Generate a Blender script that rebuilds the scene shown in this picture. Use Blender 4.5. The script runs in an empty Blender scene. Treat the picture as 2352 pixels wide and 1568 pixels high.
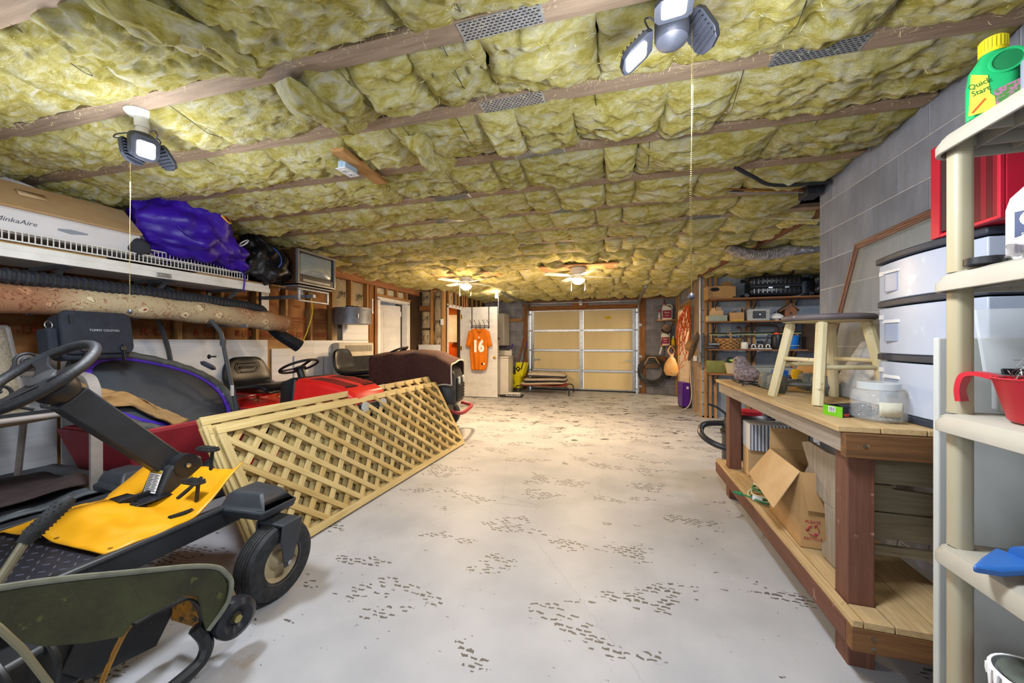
import bpy, math, random
import numpy as np
from mathutils import Vector, Matrix, Euler

# ---------------------------------------------------------------- scene, camera, light
random.seed(7)
sc = bpy.context.scene
COL = sc.collection
PI = math.pi
rad = math.radians

cam_d = bpy.data.cameras.new('camera')
cam = bpy.data.objects.new('camera', cam_d)
COL.objects.link(cam)
cam_d.sensor_width = 36.0
cam_d.lens = 830.0 / 2352 * 36.0
cam_d.clip_start = 0.02
cam.location = (0, 0, 1.31)
cam.rotation_euler = (rad(90), 0, math.atan(242 / 830.0))
sc.camera = cam

sc.view_settings.view_transform = 'Standard'
sc.view_settings.look = 'None'
sc.view_settings.gamma = 1
sc.view_settings.exposure = 0.33
sc.view_settings.use_curve_mapping = False

world = bpy.data.worlds.new('world')
sc.world = world
world.use_nodes = True
world.node_tree.nodes['Background'].inputs[0].default_value = (0.93, 0.96, 1.0, 1)
world.node_tree.nodes['Background'].inputs[1].default_value = 1.25   # added soft frontal fill, let in where the back end is left unbuilt


def light(name, kind, loc, energy, color=(1, 1, 1), size=0.1, rot=None, sizey=None):
    d = bpy.data.lights.new(name, kind)
    d.energy = energy
    d.color = color
    if kind == 'AREA':
        d.size = size
        if sizey:
            d.shape = 'RECTANGLE'
            d.size_y = sizey
    else:
        d.shadow_soft_size = size
    o = bpy.data.objects.new(name, d)
    COL.objects.link(o)
    o.location = loc
    if rot:
        o.rotation_euler = rot
    return o


WARM = (1.0, 0.70, 0.40)
COOL = (0.90, 0.94, 1.0)
# the two ceiling work lights, the two fan bulbs, the bare bulb, the lit rooms behind the side doors
light('work_light_beam', 'AREA', (-2.27, 1.21, 2.10), 20, COOL, 0.22)
light('work_light_beam', 'AREA', (0.17, 1.24, 2.12), 22, COOL, 0.22)
light('work_light_glow', 'POINT', (-2.15, 1.1, 1.98), 24, COOL, 0.10)
light('work_light_glow', 'POINT', (0.15, 1.1, 2.03), 28, COOL, 0.10)
light('rear_work_light_glow', 'POINT', (-0.9, -1.5, 1.95), 42, COOL, 0.25)
light('fan_bulb_beam', 'AREA', (-2.34, 5.38, 2.10), 60, WARM, 0.16)
light('fan_bulb_beam', 'AREA', (-0.545, 5.30, 2.10), 60, WARM, 0.16)
light('fan_bulb_glow', 'POINT', (-2.34, 5.38, 1.98), 34, WARM, 0.06)
light('fan_bulb_glow', 'POINT', (-0.545, 5.30, 1.98), 34, WARM, 0.06)
light('bare_bulb_glow', 'POINT', (-2.56, 7.42, 2.26), 10, (1, .85, .65), 0.04)
light('bathroom_glow', 'AREA', (-4.6, 8.2, 2.3), 34, (1, 0.62, 0.25), 0.6)
light('passage_glow', 'AREA', (2.6, 8.5, 2.2), 48, (1, 0.78, 0.5), 0.6, (0, rad(35), 0))
light('alcove_fill', 'AREA', (2.7, 5.0, 2.36), 30, COOL, 0.4)  # added fill, hidden by the block wall, to brighten the dark alcove
light('side_room_glow', 'AREA', (-5.3, 6.3, 2.2), 12, COOL, 0.6)


# ---------------------------------------------------------------- helpers
def lin(h):
    h = h.lstrip('#')
    out = []
    for i in (0, 2, 4):
        c = int(h[i:i + 2], 16) / 255
        out.append(c / 12.92 if c <= 0.04045 else ((c + 0.055) / 1.055) ** 2.4)
    return (*out, 1)


_tab = np.random.RandomState(3).rand(32, 32, 32).astype(np.float32)


def vnoise(p):
    p = np.asarray(p, dtype=np.float32)
    i = np.floor(p).astype(int)
    f = p - i
    f = f * f * (3 - 2 * f)
    r = 0
    for dx in (0, 1):
        for dy in (0, 1):
            for dz in (0, 1):
                w = (f[:, 0] if dx else 1 - f[:, 0]) * (f[:, 1] if dy else 1 - f[:, 1]) * (f[:, 2] if dz else 1 - f[:, 2])
                r = r + w * _tab[(i[:, 0] + dx) & 31, (i[:, 1] + dy) & 31, (i[:, 2] + dz) & 31]
    return r * 2 - 1


def fbm(p, octs=4, gain=0.5):
    a, r = 1.0, 0
    p = np.asarray(p, dtype=np.float32)
    for k in range(octs):
        r = r + a * vnoise(p * 2 ** k + 7.3 * k)
        a *= gain
    return r


MATS = {}


def _new(name):
    m = bpy.data.materials.new(name)
    m.use_nodes = True
    nt = m.node_tree
    b = nt.nodes['Principled BSDF']
    return m, nt, b


def N(nt, t, **kw):
    n = nt.nodes.new(t)
    for k, v in kw.items():
        if isinstance(k, str) and k.startswith('i_'):
            key = k[2:]
            n.inputs[int(key) if key.isdigit() else key.replace('_', ' ')].default_value = v
        else:
            setattr(n, k, v)
    return n


def mat(name, c1, c2=None, scale=6, st=(1, 1, 1), rough=0.6, metal=0, bump=0, bscale=None, lo=0.35, hi=0.65,
        vary=0, trans=0, alpha=1, spec=0.5, emit=0, ecol=None, dirt=None, coat=0, det=5, ior=1.45):
    """plain procedural material: two-tone noise, optional bump, per-object shade variation, dark specks"""
    if name in MATS:
        return MATS[name]
    m, nt, b = _new(name)
    L = nt.links.new
    c1 = lin(c1)
    c2 = lin(c2) if c2 else c1
    tc = N(nt, 'ShaderNodeTexCoord')
    mp = N(nt, 'ShaderNodeMapping')
    mp.inputs['Scale'].default_value = st
    L(tc.outputs['Object'], mp.inputs['Vector'])
    nz = N(nt, 'ShaderNodeTexNoise', i_Scale=scale, i_Detail=det, i_Roughness=0.6)
    L(mp.outputs[0], nz.inputs['Vector'])
    rp = N(nt, 'ShaderNodeValToRGB')
    rp.color_ramp.elements[0].position = lo
    rp.color_ramp.elements[1].position = hi
    rp.color_ramp.elements[0].color = c1
    rp.color_ramp.elements[1].color = c2
    L(nz.outputs['Fac'], rp.inputs[0])
    out = rp.outputs[0]
    if vary:
        oi = N(nt, 'ShaderNodeObjectInfo')
        mr = N(nt, 'ShaderNodeMapRange', i_3=1 - vary, i_4=1 + vary)
        L(oi.outputs['Random'], mr.inputs[0])
        vm = N(nt, 'ShaderNodeVectorMath', operation='SCALE')
        L(out, vm.inputs[0])
        L(mr.outputs[0], vm.inputs['Scale'])
        out = vm.outputs[0]
    if dirt:
        dcol, dscale, dthr = dirt
        n2 = N(nt, 'ShaderNodeTexNoise', i_Scale=dscale, i_Detail=6, i_Roughness=0.7)
        L(tc.outputs['Object'], n2.inputs['Vector'])
        r2 = N(nt, 'ShaderNodeMapRange', i_1=dthr, i_2=dthr + 0.06)
        L(n2.outputs['Fac'], r2.inputs[0])
        mx = N(nt, 'ShaderNodeMix', data_type='RGBA')
        L(r2.outputs[0], mx.inputs[0])
        L(out, mx.inputs[6])
        mx.inputs[7].default_value = lin(dcol)
        out = mx.outputs[2]
    L(out, b.inputs['Base Color'])
    b.inputs['Roughness'].default_value = rough
    b.inputs['Metallic'].default_value = metal
    b.inputs['Specular IOR Level'].default_value = spec
    b.inputs['IOR'].default_value = ior
    b.inputs['Transmission Weight'].default_value = trans
    b.inputs['Alpha'].default_value = alpha
    b.inputs['Coat Weight'].default_value = coat
    if emit:
        b.inputs['Emission Color'].default_value = lin(ecol) if ecol else c1
        b.inputs['Emission Strength'].default_value = emit
    if bump:
        n3 = N(nt, 'ShaderNodeTexNoise', i_Scale=bscale or scale * 4, i_Detail=6, i_Roughness=0.65)
        L(mp.outputs[0], n3.inputs['Vector'])
        bp = N(nt, 'ShaderNodeBump', i_Strength=bump, i_Distance=0.02)
        L(n3.outputs['Fac'], bp.inputs['Height'])
        L(bp.outputs[0], b.inputs['Normal'])
    MATS[name] = m
    return m


def wood(name, c1, c2, axis=0, scale=3.0, rough=0.7, bump=0.15, vary=0.12, dirt=None):
    st = [14, 14, 14]
    st[axis] = 1.0
    return mat(name, c1, c2, scale, tuple(st), rough, bump=bump, bscale=scale * 2, lo=0.3, hi=0.7, vary=vary, dirt=dirt)


def bez(pts, n=8):
    """smooth path through points (Catmull-Rom)"""
    P = [Vector(p) for p in pts]
    if len(P) < 3:
        return P
    out = []
    for i in range(len(P) - 1):
        a, b, c, d = P[max(i - 1, 0)], P[i], P[i + 1], P[min(i + 2, len(P) - 1)]
        for k in range(n):
            t = k / n
            out.append(0.5 * (2 * b + (c - a) * t + (2 * a - 5 * b + 4 * c - d) * t * t + (3 * b - a - 3 * c + d) * t ** 3))
    out.append(P[-1])
    return out


def rrect(w, h, r, n=4):
    """rounded rectangle outline centred on the origin"""
    o = []
    for cx, cy, a in ((w / 2 - r, h / 2 - r, 0), (-w / 2 + r, h / 2 - r, 90), (-w / 2 + r, -h / 2 + r, 180), (w / 2 - r, -h / 2 + r, 270)):
        for k in range(n + 1):
            t = rad(a + 90 * k / n)
            o.append((cx + r * math.cos(t), cy + r * math.sin(t)))
    return o


def frame_of(d, up=(0, 0, 1)):
    """matrix whose z axis runs along d"""
    z = Vector(d).normalized()
    u = Vector(up)
    if abs(z.dot(u.normalized())) > 0.98:
        u = Vector((0, 1, 0)) if abs(z.y) < 0.9 else Vector((1, 0, 0))
    x = u.cross(z).normalized()
    y = z.cross(x)
    return Matrix((x, y, z)).transposed()


class G:
    """collects simple solids; o() links them as one mesh object"""

    def __init__(s, T=None):
        s.v, s.f, s.T = [], [], T or Matrix()

    def add(s, vs, fs):
        n = len(s.v)
        s.v += [tuple(s.T @ Vector(p)) for p in vs]
        s.f += [tuple(i + n for i in f) for f in fs]
        return s

    def box(s, a, b):
        x0, y0, z0 = a
        x1, y1, z1 = b
        return s.add([(x0, y0, z0), (x1, y0, z0), (x1, y1, z0), (x0, y1, z0), (x0, y0, z1), (x1, y0, z1), (x1, y1, z1), (x0, y1, z1)],
                     [(3, 2, 1, 0), (4, 5, 6, 7), (0, 1, 5, 4), (1, 2, 6, 5), (2, 3, 7, 6), (3, 0, 4, 7)])

    def cbox(s, c, d, rot=None):
        """box by centre and size, optionally turned (euler)"""
        old = s.T
        s.T = old @ Matrix.Translation(c) @ (Euler(rot).to_matrix().to_4x4() if rot else Matrix())
        s.box((-d[0] / 2, -d[1] / 2, -d[2] / 2), (d[0] / 2, d[1] / 2, d[2] / 2))
        s.T = old
        return s

    def bar(s, p0, p1, w, h, up=(0, 0, 1)):
        p0, p1 = Vector(p0), Vector(p1)
        M = frame_of(p1 - p0, up)
        vs = []
        for p in (p0, p1):
            for x, y in ((-w / 2, -h / 2), (w / 2, -h / 2), (w / 2, h / 2), (-w / 2, h / 2)):
                vs.append(p + M @ Vector((x, y, 0)))
        return s.add(vs, [(3, 2, 1, 0), (4, 5, 6, 7), (0, 1, 5, 4), (1, 2, 6, 5), (2, 3, 7, 6), (3, 0, 4, 7)])

    def tube(s, pts, r, n=8, closed=False, cap=True, prof=None):
        """round (or prof-shaped) tube along a path; r a number or one per point"""
        P = [Vector(p) for p in pts]
        m = len(P)
        rs = r if isinstance(r, (list, tuple)) else [r] * m
        vs, fs = [], []
        prev = None
        for i in range(m):
            a = P[i - 1] if (i > 0 or closed) else P[i]
            b = P[(i + 1) % m] if (i < m - 1 or closed) else P[i]
            d = (b - a)
            d = d.normalized() if d.length > 1e-9 else Vector((0, 0, 1))
            if prev is None:
                F = frame_of(d)
                x = F.col[0].copy()
            else:
                x = (prev - d * prev.dot(d))
                x = x.normalized() if x.length > 1e-6 else frame_of(d).col[0].copy()
            y = d.cross(x)
            prev = x
            if prof:
                for u, w in prof:
                    vs.append(P[i] + x * u * rs[i] + y * w * rs[i])
            else:
                for k in range(n):
                    t = 2 * PI * k / n
                    vs.append(P[i] + (x * math.cos(t) + y * math.sin(t)) * rs[i])
        if prof:
            n = len(prof)
        for i in range(m if closed else m - 1):
            for k in range(n):
                a, b = i * n, ((i + 1) % m) * n
                fs.append((a + k, a + (k + 1) % n, b + (k + 1) % n, b + k))
        if cap and not closed:
            fs.append(tuple(reversed(range(n))))
            fs.append(tuple(range((m - 1) * n, m * n)))
        return s.add(vs, fs)

    def cyl(s, p0, p1, r0, r1=None, n=16):
        return s.tube([p0, p1], [r0, r0 if r1 is None else r1], n)

    def lathe(s, prof, n=24, c=(0, 0, 0), d=(0, 0, 1), a0=0, a1=360):
        """profile of (radius, height) turned about direction d at c"""
        M = frame_of(d)
        full = abs(a1 - a0) >= 360
        k1 = n if full else n + 1
        vs, fs = [], []
        for r, z in prof:
            for k in range(k1):
                t = rad(a0 + (a1 - a0) * k / n)
                vs.append(Vector(c) + M @ Vector((r * math.cos(t), r * math.sin(t), z)))
        for i in range(len(prof) - 1):
            for k in range(n):
                kk = (k + 1) % k1
                fs.append((i * k1 + k, i * k1 + kk, (i + 1) * k1 + kk, (i + 1) * k1 + k))
        if full:
            if prof[0][0] > 1e-5:
                fs.append(tuple(reversed(range(n))))
            if prof[-1][0] > 1e-5:
                fs.append(tuple(range((len(prof) - 1) * n, len(prof) * n)))
        return s.add(vs, fs)

    def prism(s, poly, z0, z1, M=None):
        """outline in local xy pushed from z0 to z1 (M places it)"""
        M = M or Matrix()
        n = len(poly)
        vs = [M @ Vector((x, y, z0)) for x, y in poly] + [M @ Vector((x, y, z1)) for x, y in poly]
        fs = [tuple(reversed(range(n))), tuple(range(n, 2 * n))]
        fs += [(i, (i + 1) % n, n + (i + 1) % n, n + i) for i in range(n)]
        return s.add(vs, fs)

    def loft(s, loops, cap=True, closed=False):
        """skin through equal-length rings of points"""
        n = len(loops[0])
        vs = [p for l in loops for p in l]
        fs = []
        m = len(loops)
        for i in range(m if closed else m - 1):
            for k in range(n):
                a, b = i * n, ((i + 1) % m) * n
                fs.append((a + k, a + (k + 1) % n, b + (k + 1) % n, b + k))
        if cap and not closed:
            fs.append(tuple(reversed(range(n))))
            fs.append(tuple(range((m - 1) * n, m * n)))
        return s.add(vs, fs)

    def grid(s, fn, nu, nv):
        vs = [fn(i / nu, j / nv) for j in range(nv + 1) for i in range(nu + 1)]
        fs = [(j * (nu + 1) + i, j * (nu + 1) + i + 1, (j + 1) * (nu + 1) + i + 1, (j + 1) * (nu + 1) + i) for j in range(nv) for i in range(nu)]
        return s.add(vs, fs)

    def ball(s, c, r, n=16, m=10):
        rx, ry, rz = r if isinstance(r, (tuple, list)) else (r, r, r)
        loops = []
        for j in range(m + 1):
            t = PI * (j + 0.001) / (m + 0.002)
            loops.append([(c[0] + rx * math.sin(t) * math.cos(2 * PI * k / n), c[1] + ry * math.sin(t) * math.sin(2 * PI * k / n), c[2] - rz * math.cos(t)) for k in range(n)])
        return s.loft(loops)

    def wob(s, amp, freq=3, seed=0, octs=3):
        """push the vertices about with smooth noise"""
        p = np.array(s.v, dtype=np.float32)
        for k in range(3):
            d = fbm(p * freq + seed * 3.7 + 11.1 * k, octs) * amp
            s.v = [tuple(a + (d[i] if j == k else 0) for j, a in enumerate(v)) for i, v in enumerate(s.v)]
        return s

    def o(s, name, m, parent=None, bev=0, sm=35, sub=0, solid=0, bseg=2, **kw):
        me = bpy.data.meshes.new(name)
        me.from_pydata(s.v, [], s.f)
        me.validate()
        me.update()
        for mm in (m if isinstance(m, (list, tuple)) else [m]):
            me.materials.append(mm)
        if sm:
            me.polygons.foreach_set('use_smooth', [True] * len(me.polygons))
            if sm < 180:
                me.set_sharp_from_angle(angle=rad(sm))
        return link(name, me, parent, bev, sub, solid, bseg, **kw)


def link(name, me, parent=None, bev=0, sub=0, solid=0, bseg=2, label=None, cat=None, group=None, kind=None, loc=None, rot=None):
    ob = bpy.data.objects.new(name, me)
    COL.objects.link(ob)
    if parent:
        ob.parent = parent
    if loc:
        ob.location = loc
    if rot:
        ob.rotation_euler = rot
    if solid:
        d = ob.modifiers.new('thick', 'SOLIDIFY')
        d.thickness = solid
        d.offset = 0
    if bev:
        d = ob.modifiers.new('edge', 'BEVEL')
        d.width = bev
        d.segments = bseg
        d.limit_method = 'ANGLE'
        d.angle_limit = rad(40)
    if sub:
        d = ob.modifiers.new('smooth', 'SUBSURF')
        d.levels = sub
        d.render_levels = sub
    return tag(ob, label, cat, group, kind)


def tag(ob, label=None, cat=None, group=None, kind=None):
    for k, v in (('label', label), ('category', cat), ('group', group), ('kind', kind)):
        if v:
            ob[k] = v
    return ob


def thing(name, label, cat, loc=(0, 0, 0), rz=0, group=None, rot=None, kind=None):
    ob = bpy.data.objects.new(name, None)
    COL.objects.link(ob)
    ob.empty_display_size = 0.05
    ob.location = loc
    ob.rotation_euler = rot or (0, 0, rz)
    return tag(ob, label, cat, group, kind)


def dup(root, loc=None, rz=None, label=None, rot=None, scale=None):
    """copy of a thing with copies of its parts and their sub-parts"""
    def cp(src, par):
        c = src.copy()
        COL.objects.link(c)
        if par:
            c.parent = par
        for ch in list(src.children):
            cp(ch, c)
        return c
    r = cp(root, None)
    if loc:
        r.location = loc
    if rz is not None:
        r.rotation_euler = (0, 0, rz)
    if rot:
        r.rotation_euler = rot
    if scale:
        r.scale = scale
    if label:
        r['label'] = label
    return r


def piece(me_obj, name, parent, loc, rot=None, scale=None):
    """another object sharing the mesh of me_obj"""
    c = me_obj.copy()
    c.name = name
    COL.objects.link(c)
    c.parent = parent
    c.location = loc
    if rot:
        c.rotation_euler = rot
    if scale:
        c.scale = scale
    return c


TEXTS = []


def text(body, size, m, parent, loc, rot, name='lettering', ext=0.0008, align='CENTER', xs=1.0, shear=0, bold=0, label=None):
    cu = bpy.data.curves.new(name, 'FONT')
    cu.body = body
    cu.size = size
    cu.align_x = align
    cu.align_y = 'CENTER'
    cu.extrude = ext
    cu.resolution_u = 2
    cu.shear = shear
    cu.offset = bold
    cu.materials.append(m)
    ob = bpy.data.objects.new(name, cu)
    COL.objects.link(ob)
    ob.parent = parent
    ob.location = loc
    ob.rotation_euler = rot
    ob.scale = (xs, 1, 1)
    if label:
        ob['label'] = label
    TEXTS.append(ob)
    return ob


# common materials
PINE_X = wood('pine_along_x', '#b98f58', '#8f6638', 0)
PINE_Y = wood('pine_along_y', '#b98f58', '#8f6638', 1)
PINE_Z = wood('pine_along_z', '#b98f58', '#8f6638', 2)
BLACK = mat('black_plastic', '#16171a', '#22242a', 9, rough=0.42)
RUBBER = mat('black_rubber', '#1d1f22', '#303236', 30, rough=0.7, bump=0.1)
GALV = mat('galvanised_steel', '#a9adb2', '#8d9299', 25, rough=0.35, metal=0.8)
STEEL = mat('bright_steel', '#c8c8c8', '#a8a8a8', 20, rough=0.3, metal=1)
WHITE = mat('white_paint', '#dedee0', '#d0d1d4', 8, rough=0.5)
CARD = mat('cardboard', '#b08c5e', '#a07c50', 4, rough=0.85, bump=0.05)
CARD_L = mat('pale_cardboard', '#c4a67c', '#b49468', 4, rough=0.85, bump=0.05)
INK = mat('black_ink', '#15151a', rough=0.8)
RED_INK = mat('red_ink', '#8e2f22', rough=0.8)
WHITE_INK = mat('white_ink', '#f0f0f0', rough=0.7)
# ================================================================ the room itself
def S(ob, label, cat):
    return tag(ob, label, cat, None, 'structure')


def floor_mat():
    m, nt, b = _new('painted_concrete')
    L = nt.links.new
    tc = N(nt, 'ShaderNodeTexCoord')
    # wobbled coordinates
    dn = N(nt, 'ShaderNodeTexNoise', i_Scale=16, i_Detail=4)
    L(tc.outputs['Object'], dn.inputs['Vector'])
    dv = N(nt, 'ShaderNodeVectorMath', operation='MULTIPLY_ADD')
    L(dn.outputs['Color'], dv.inputs[0])
    dv.inputs[1].default_value = (0.055, 0.055, 0)
    L(tc.outputs['Object'], dv.inputs[2])
    # tyre tread blocks
    br = N(nt, 'ShaderNodeTexBrick', i_Scale=1.0, i_Mortar_Size=0.0065, i_Brick_Width=0.047, i_Row_Height=0.024, i_Mortar_Smooth=0.0)
    br.inputs['Color1'].default_value = (0, 0, 0, 1)
    br.inputs['Color2'].default_value = (1, 1, 1, 1)
    br.inputs['Mortar'].default_value = (0, 0, 0, 1)
    L(dv.outputs[0], br.inputs['Vector'])
    b1 = N(nt, 'ShaderNodeMath', operation='GREATER_THAN', i_1=0.36)
    L(br.outputs['Color'], b1.inputs[0])
    # where a tyre stood and lifted the paint: patches drawn out across the floor
    mp = N(nt, 'ShaderNodeMapping')
    mp.inputs['Scale'].default_value = (1.0, 1.9, 1)
    L(tc.outputs['Object'], mp.inputs['Vector'])
    pn = N(nt, 'ShaderNodeTexNoise', i_Scale=2.1, i_Detail=1.2, i_Roughness=0.5)
    L(mp.outputs[0], pn.inputs['Vector'])
    fine = N(nt, 'ShaderNodeTexNoise', i_Scale=22, i_Detail=3, i_Roughness=0.6)
    L(tc.outputs['Object'], fine.inputs['Vector'])
    pa = N(nt, 'ShaderNodeMath', operation='MULTIPLY_ADD', i_1=0.16)
    L(fine.outputs['Fac'], pa.inputs[0])
    L(pn.outputs['Fac'], pa.inputs[2])
    p1 = N(nt, 'ShaderNodeMath', operation='GREATER_THAN', i_1=0.665)
    L(pa.outputs[0], p1.inputs[0])
    chips = N(nt, 'ShaderNodeMath', operation='MULTIPLY')
    L(b1.outputs[0], chips.inputs[0])
    L(p1.outputs[0], chips.inputs[1])
    # small loose chips
    cn = N(nt, 'ShaderNodeTexNoise', i_Scale=17, i_Detail=4, i_Roughness=0.62)
    L(mp.outputs[0], cn.inputs['Vector'])
    c2 = N(nt, 'ShaderNodeMath', operation='GREATER_THAN', i_1=0.69)
    L(cn.outputs['Fac'], c2.inputs[0])
    # bigger bare patches towards the garage door, where cars turn
    mp2 = N(nt, 'ShaderNodeMapping')
    mp2.inputs['Scale'].default_value = (1.0, 1.5, 1)
    L(tc.outputs['Object'], mp2.inputs['Vector'])
    wn = N(nt, 'ShaderNodeTexNoise', i_Scale=4.2, i_Detail=6, i_Roughness=0.68)
    L(mp2.outputs[0], wn.inputs['Vector'])
    sx = N(nt, 'ShaderNodeSeparateXYZ')
    L(tc.outputs['Object'], sx.inputs[0])
    yr = N(nt, 'ShaderNodeMapRange', i_1=2.0, i_2=6.0, i_3=0.715, i_4=0.585)
    L(sx.outputs['Y'], yr.inputs[0])
    w1 = N(nt, 'ShaderNodeMath', operation='GREATER_THAN')
    L(wn.outputs['Fac'], w1.inputs[0])
    L(yr.outputs[0], w1.inputs[1])
    mx = N(nt, 'ShaderNodeMath', operation='MAXIMUM')
    L(chips.outputs[0], mx.inputs[0])
    L(c2.outputs[0], mx.inputs[1])
    mx2 = N(nt, 'ShaderNodeMath', operation='MAXIMUM')
    L(mx.outputs[0], mx2.inputs[0])
    L(w1.outputs[0], mx2.inputs[1])
    # hairline cracks
    vr = N(nt, 'ShaderNodeTexVoronoi', feature='DISTANCE_TO_EDGE', i_Scale=0.55)
    L(dv.outputs[0], vr.inputs['Vector'])
    ck = N(nt, 'ShaderNodeMath', operation='LESS_THAN', i_1=0.0012)
    L(vr.outputs['Distance'], ck.inputs[0])
    # colours
    base = N(nt, 'ShaderNodeValToRGB')
    base.color_ramp.elements[0].color = lin('#999ca3')
    base.color_ramp.elements[1].color = lin('#abadb3')
    base.color_ramp.elements[0].position = 0.3
    base.color_ramp.elements[1].position = 0.6
    bn = N(nt, 'ShaderNodeTexNoise', i_Scale=2.5, i_Detail=6)
    L(tc.outputs['Object'], bn.inputs['Vector'])
    L(bn.outputs['Fac'], base.inputs[0])
    st = N(nt, 'ShaderNodeTexNoise', i_Scale=3.3, i_Detail=5, i_Roughness=0.7)
    mp3 = N(nt, 'ShaderNodeMapping')
    mp3.inputs['Location'].default_value = (5, 9, 2)
    L(tc.outputs['Object'], mp3.inputs['Vector'])
    L(mp3.outputs[0], st.inputs['Vector'])
    sr = N(nt, 'ShaderNodeMapRange', i_1=0.66, i_2=0.74, i_3=0, i_4=0.45)
    L(st.outputs['Fac'], sr.inputs[0])
    m0 = N(nt, 'ShaderNodeMix', data_type='RGBA')
    L(sr.outputs[0], m0.inputs[0])
    L(base.outputs[0], m0.inputs[6])
    m0.inputs[7].default_value = lin('#8f7a58')
    cc = N(nt, 'ShaderNodeValToRGB')
    cc.color_ramp.elements[0].color = lin('#4a4c50')
    cc.color_ramp.elements[1].color = lin('#66635c')
    L(fine.outputs['Fac'], cc.inputs[0])
    m1 = N(nt, 'ShaderNodeMix', data_type='RGBA')
    L(mx2.outputs[0], m1.inputs[0])
    L(m0.outputs[2], m1.inputs[6])
    L(cc.outputs[0], m1.inputs[7])
    m2 = N(nt, 'ShaderNodeMix', data_type='RGBA')
    ckm = N(nt, 'ShaderNodeMath', operation='MULTIPLY', i_1=0.2)
    L(ck.outputs[0], ckm.inputs[0])
    L(ckm.outputs[0], m2.inputs[0])
    L(m1.outputs[2], m2.inputs[6])
    m2.inputs[7].default_value = lin('#5b5a58')
    L(m2.outputs[2], b.inputs['Base Color'])
    b.inputs['Roughness'].default_value = 0.5
    bp = N(nt, 'ShaderNodeBump', i_Strength=0.25, i_Distance=0.004, invert=True)
    L(mx2.outputs[0], bp.inputs['Height'])
    L(bp.outputs[0], b.inputs['Normal'])
    return m


FLOOR = G().box((-6.5, -2.6, -0.12), (4.4, 10.1, 0)).o('floor', floor_mat(), sm=0)
S(FLOOR, 'light grey painted concrete garage floor with chipped tyre prints', 'floor')

BLOCK = mat('grey_concrete_block', '#7d828e', '#989daa', 2.2, rough=0.95, bump=0.35, bscale=120, vary=0.13, dirt=('#55575d', 40, 0.69))
BLOCK_B = mat('blue_grey_block', '#8390a0', '#98a4b3', 3, rough=0.95, bump=0.35, bscale=110, vary=0.1)
BLOCK_D = mat('dark_grey_block', '#7b7c86', '#9696a0', 3, rough=0.95, bump=0.35, bscale=110, vary=0.16)
BLOCK_T = mat('tan_painted_block', '#b79f86', '#c4ad94', 3, rough=0.95, bump=0.2, bscale=110, vary=0.06)
MORTAR = mat('mortar', '#c4c4c8', '#b4b4b8', 20, rough=0.95, bump=0.3, bscale=90)
MORTAR_D = mat('dark_mortar', '#adadb0', '#9d9da1', 20, rough=0.95, bump=0.3, bscale=90)
MORTAR_T = mat('tan_mortar', '#a08a72', '#94806a', 20, rough=0.95)
_blk = {}


def blocks(parent, m, org, ud, L, z0, z1, zoff, uoff, rz, name='block'):
    """courses of concrete blocks, each an object; org at u=0, ud the direction along the wall, facing by rz (local -y is the face)"""
    k = m.name
    if k not in _blk:
        o = G().box((-0.5, -0.0035, -0.0965), (0.5, 0.012, 0.0965)).o(name, m, parent, sm=0)
        _blk[k] = o.data
        bpy.data.objects.remove(o)
    row = 0
    z = zoff
    while z < z1:
        za, zb = max(z, z0), min(z + 0.2035, z1)
        if zb - za > 0.03:
            u = uoff - (0.203 if row % 2 else 0) - 0.406
            while u < L:
                a, b = max(u, 0), min(u + 0.406, L)
                if b - a > 0.03:
                    c = (a + b) / 2
                    o = link(name, _blk[k], parent, loc=(org[0] + ud[0] * c, org[1] + ud[1] * c, (za + zb) / 2), rot=(0, 0, rz))
                    o.scale = (b - a - 0.009, 1, (zb - za - 0.009) / 0.193)
                u += 0.406
        z += 0.2035
        row += 1


# near right wall of block (its face looks to -x)
wr = G().box((1.43, -2.6, 0), (1.62, 3.183, 2.62)).o('wall_right', MORTAR, sm=0)
S(wr, 'grey concrete block wall behind the workbench and the plastic shelf', 'wall')
blocks(wr, BLOCK, (1.43, -2.6), (0, 1), 5.783, 0, 2.5, 0.057, 0.15 - 0.009, rad(-90))
# alcove: back wall with the shelves, and its outer side wall
wa = G().box((1.40, 6.94, 0), (4.2, 7.1, 2.62)).o('wall_alcove', MORTAR_D, sm=0)
S(wa, 'blue grey block wall behind the storage shelves', 'wall')
blocks(wa, BLOCK_B, (1.40, 6.94), (1, 0), 2.8, 0, 2.5, 0.02, 0.25, 0)
S(G().box((4.2, 3.0, 0), (4.35, 7.1, 2.62)).o('wall_alcove_side', BLOCK_B, sm=0), 'blue grey side wall of the storage alcove', 'wall')
S(G().box((1.62, 3.0, 0), (4.35, 3.183, 2.62)).o('wall_alcove_front', BLOCK_B, sm=0), 'alcove wall behind the near block wall', 'wall')
# far right wall with the passage opening
w = G().box((1.41, 6.94, 0), (1.60, 7.9, 2.62)).box((1.41, 9.3, 0), (1.60, 9.9, 2.62)).box((1.41, 7.9, 2.14), (1.60, 9.3, 2.62))
wf = w.o('wall_passage', MORTAR_D, sm=0)
S(wf, 'grey block wall beside the garage door with the lit passage opening', 'wall')
blocks(wf, BLOCK_D, (1.41, 9.75), (0, -1), 0.45, 0, 2.5, 0.02, 0.1, rad(-90))
blocks(wf, BLOCK_D, (1.41, 7.9), (0, -1), 0.96, 0, 2.5, 0.02, 0.1, rad(-90))
blocks(wf, BLOCK_D, (1.41, 9.3), (0, -1), 1.4, 2.16, 2.5, 0.02, 0.1, rad(-90))
for y0, y1 in ((6.945, 6.99), (7.35, 7.40), (7.86, 7.9), (9.3, 9.34), (9.62, 9.66)):
    G().box((1.372, y0, 0), (1.408, y1, 2.42)).o('furring_strip', PINE_Z, wf, sm=0, bev=0.002)
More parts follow.
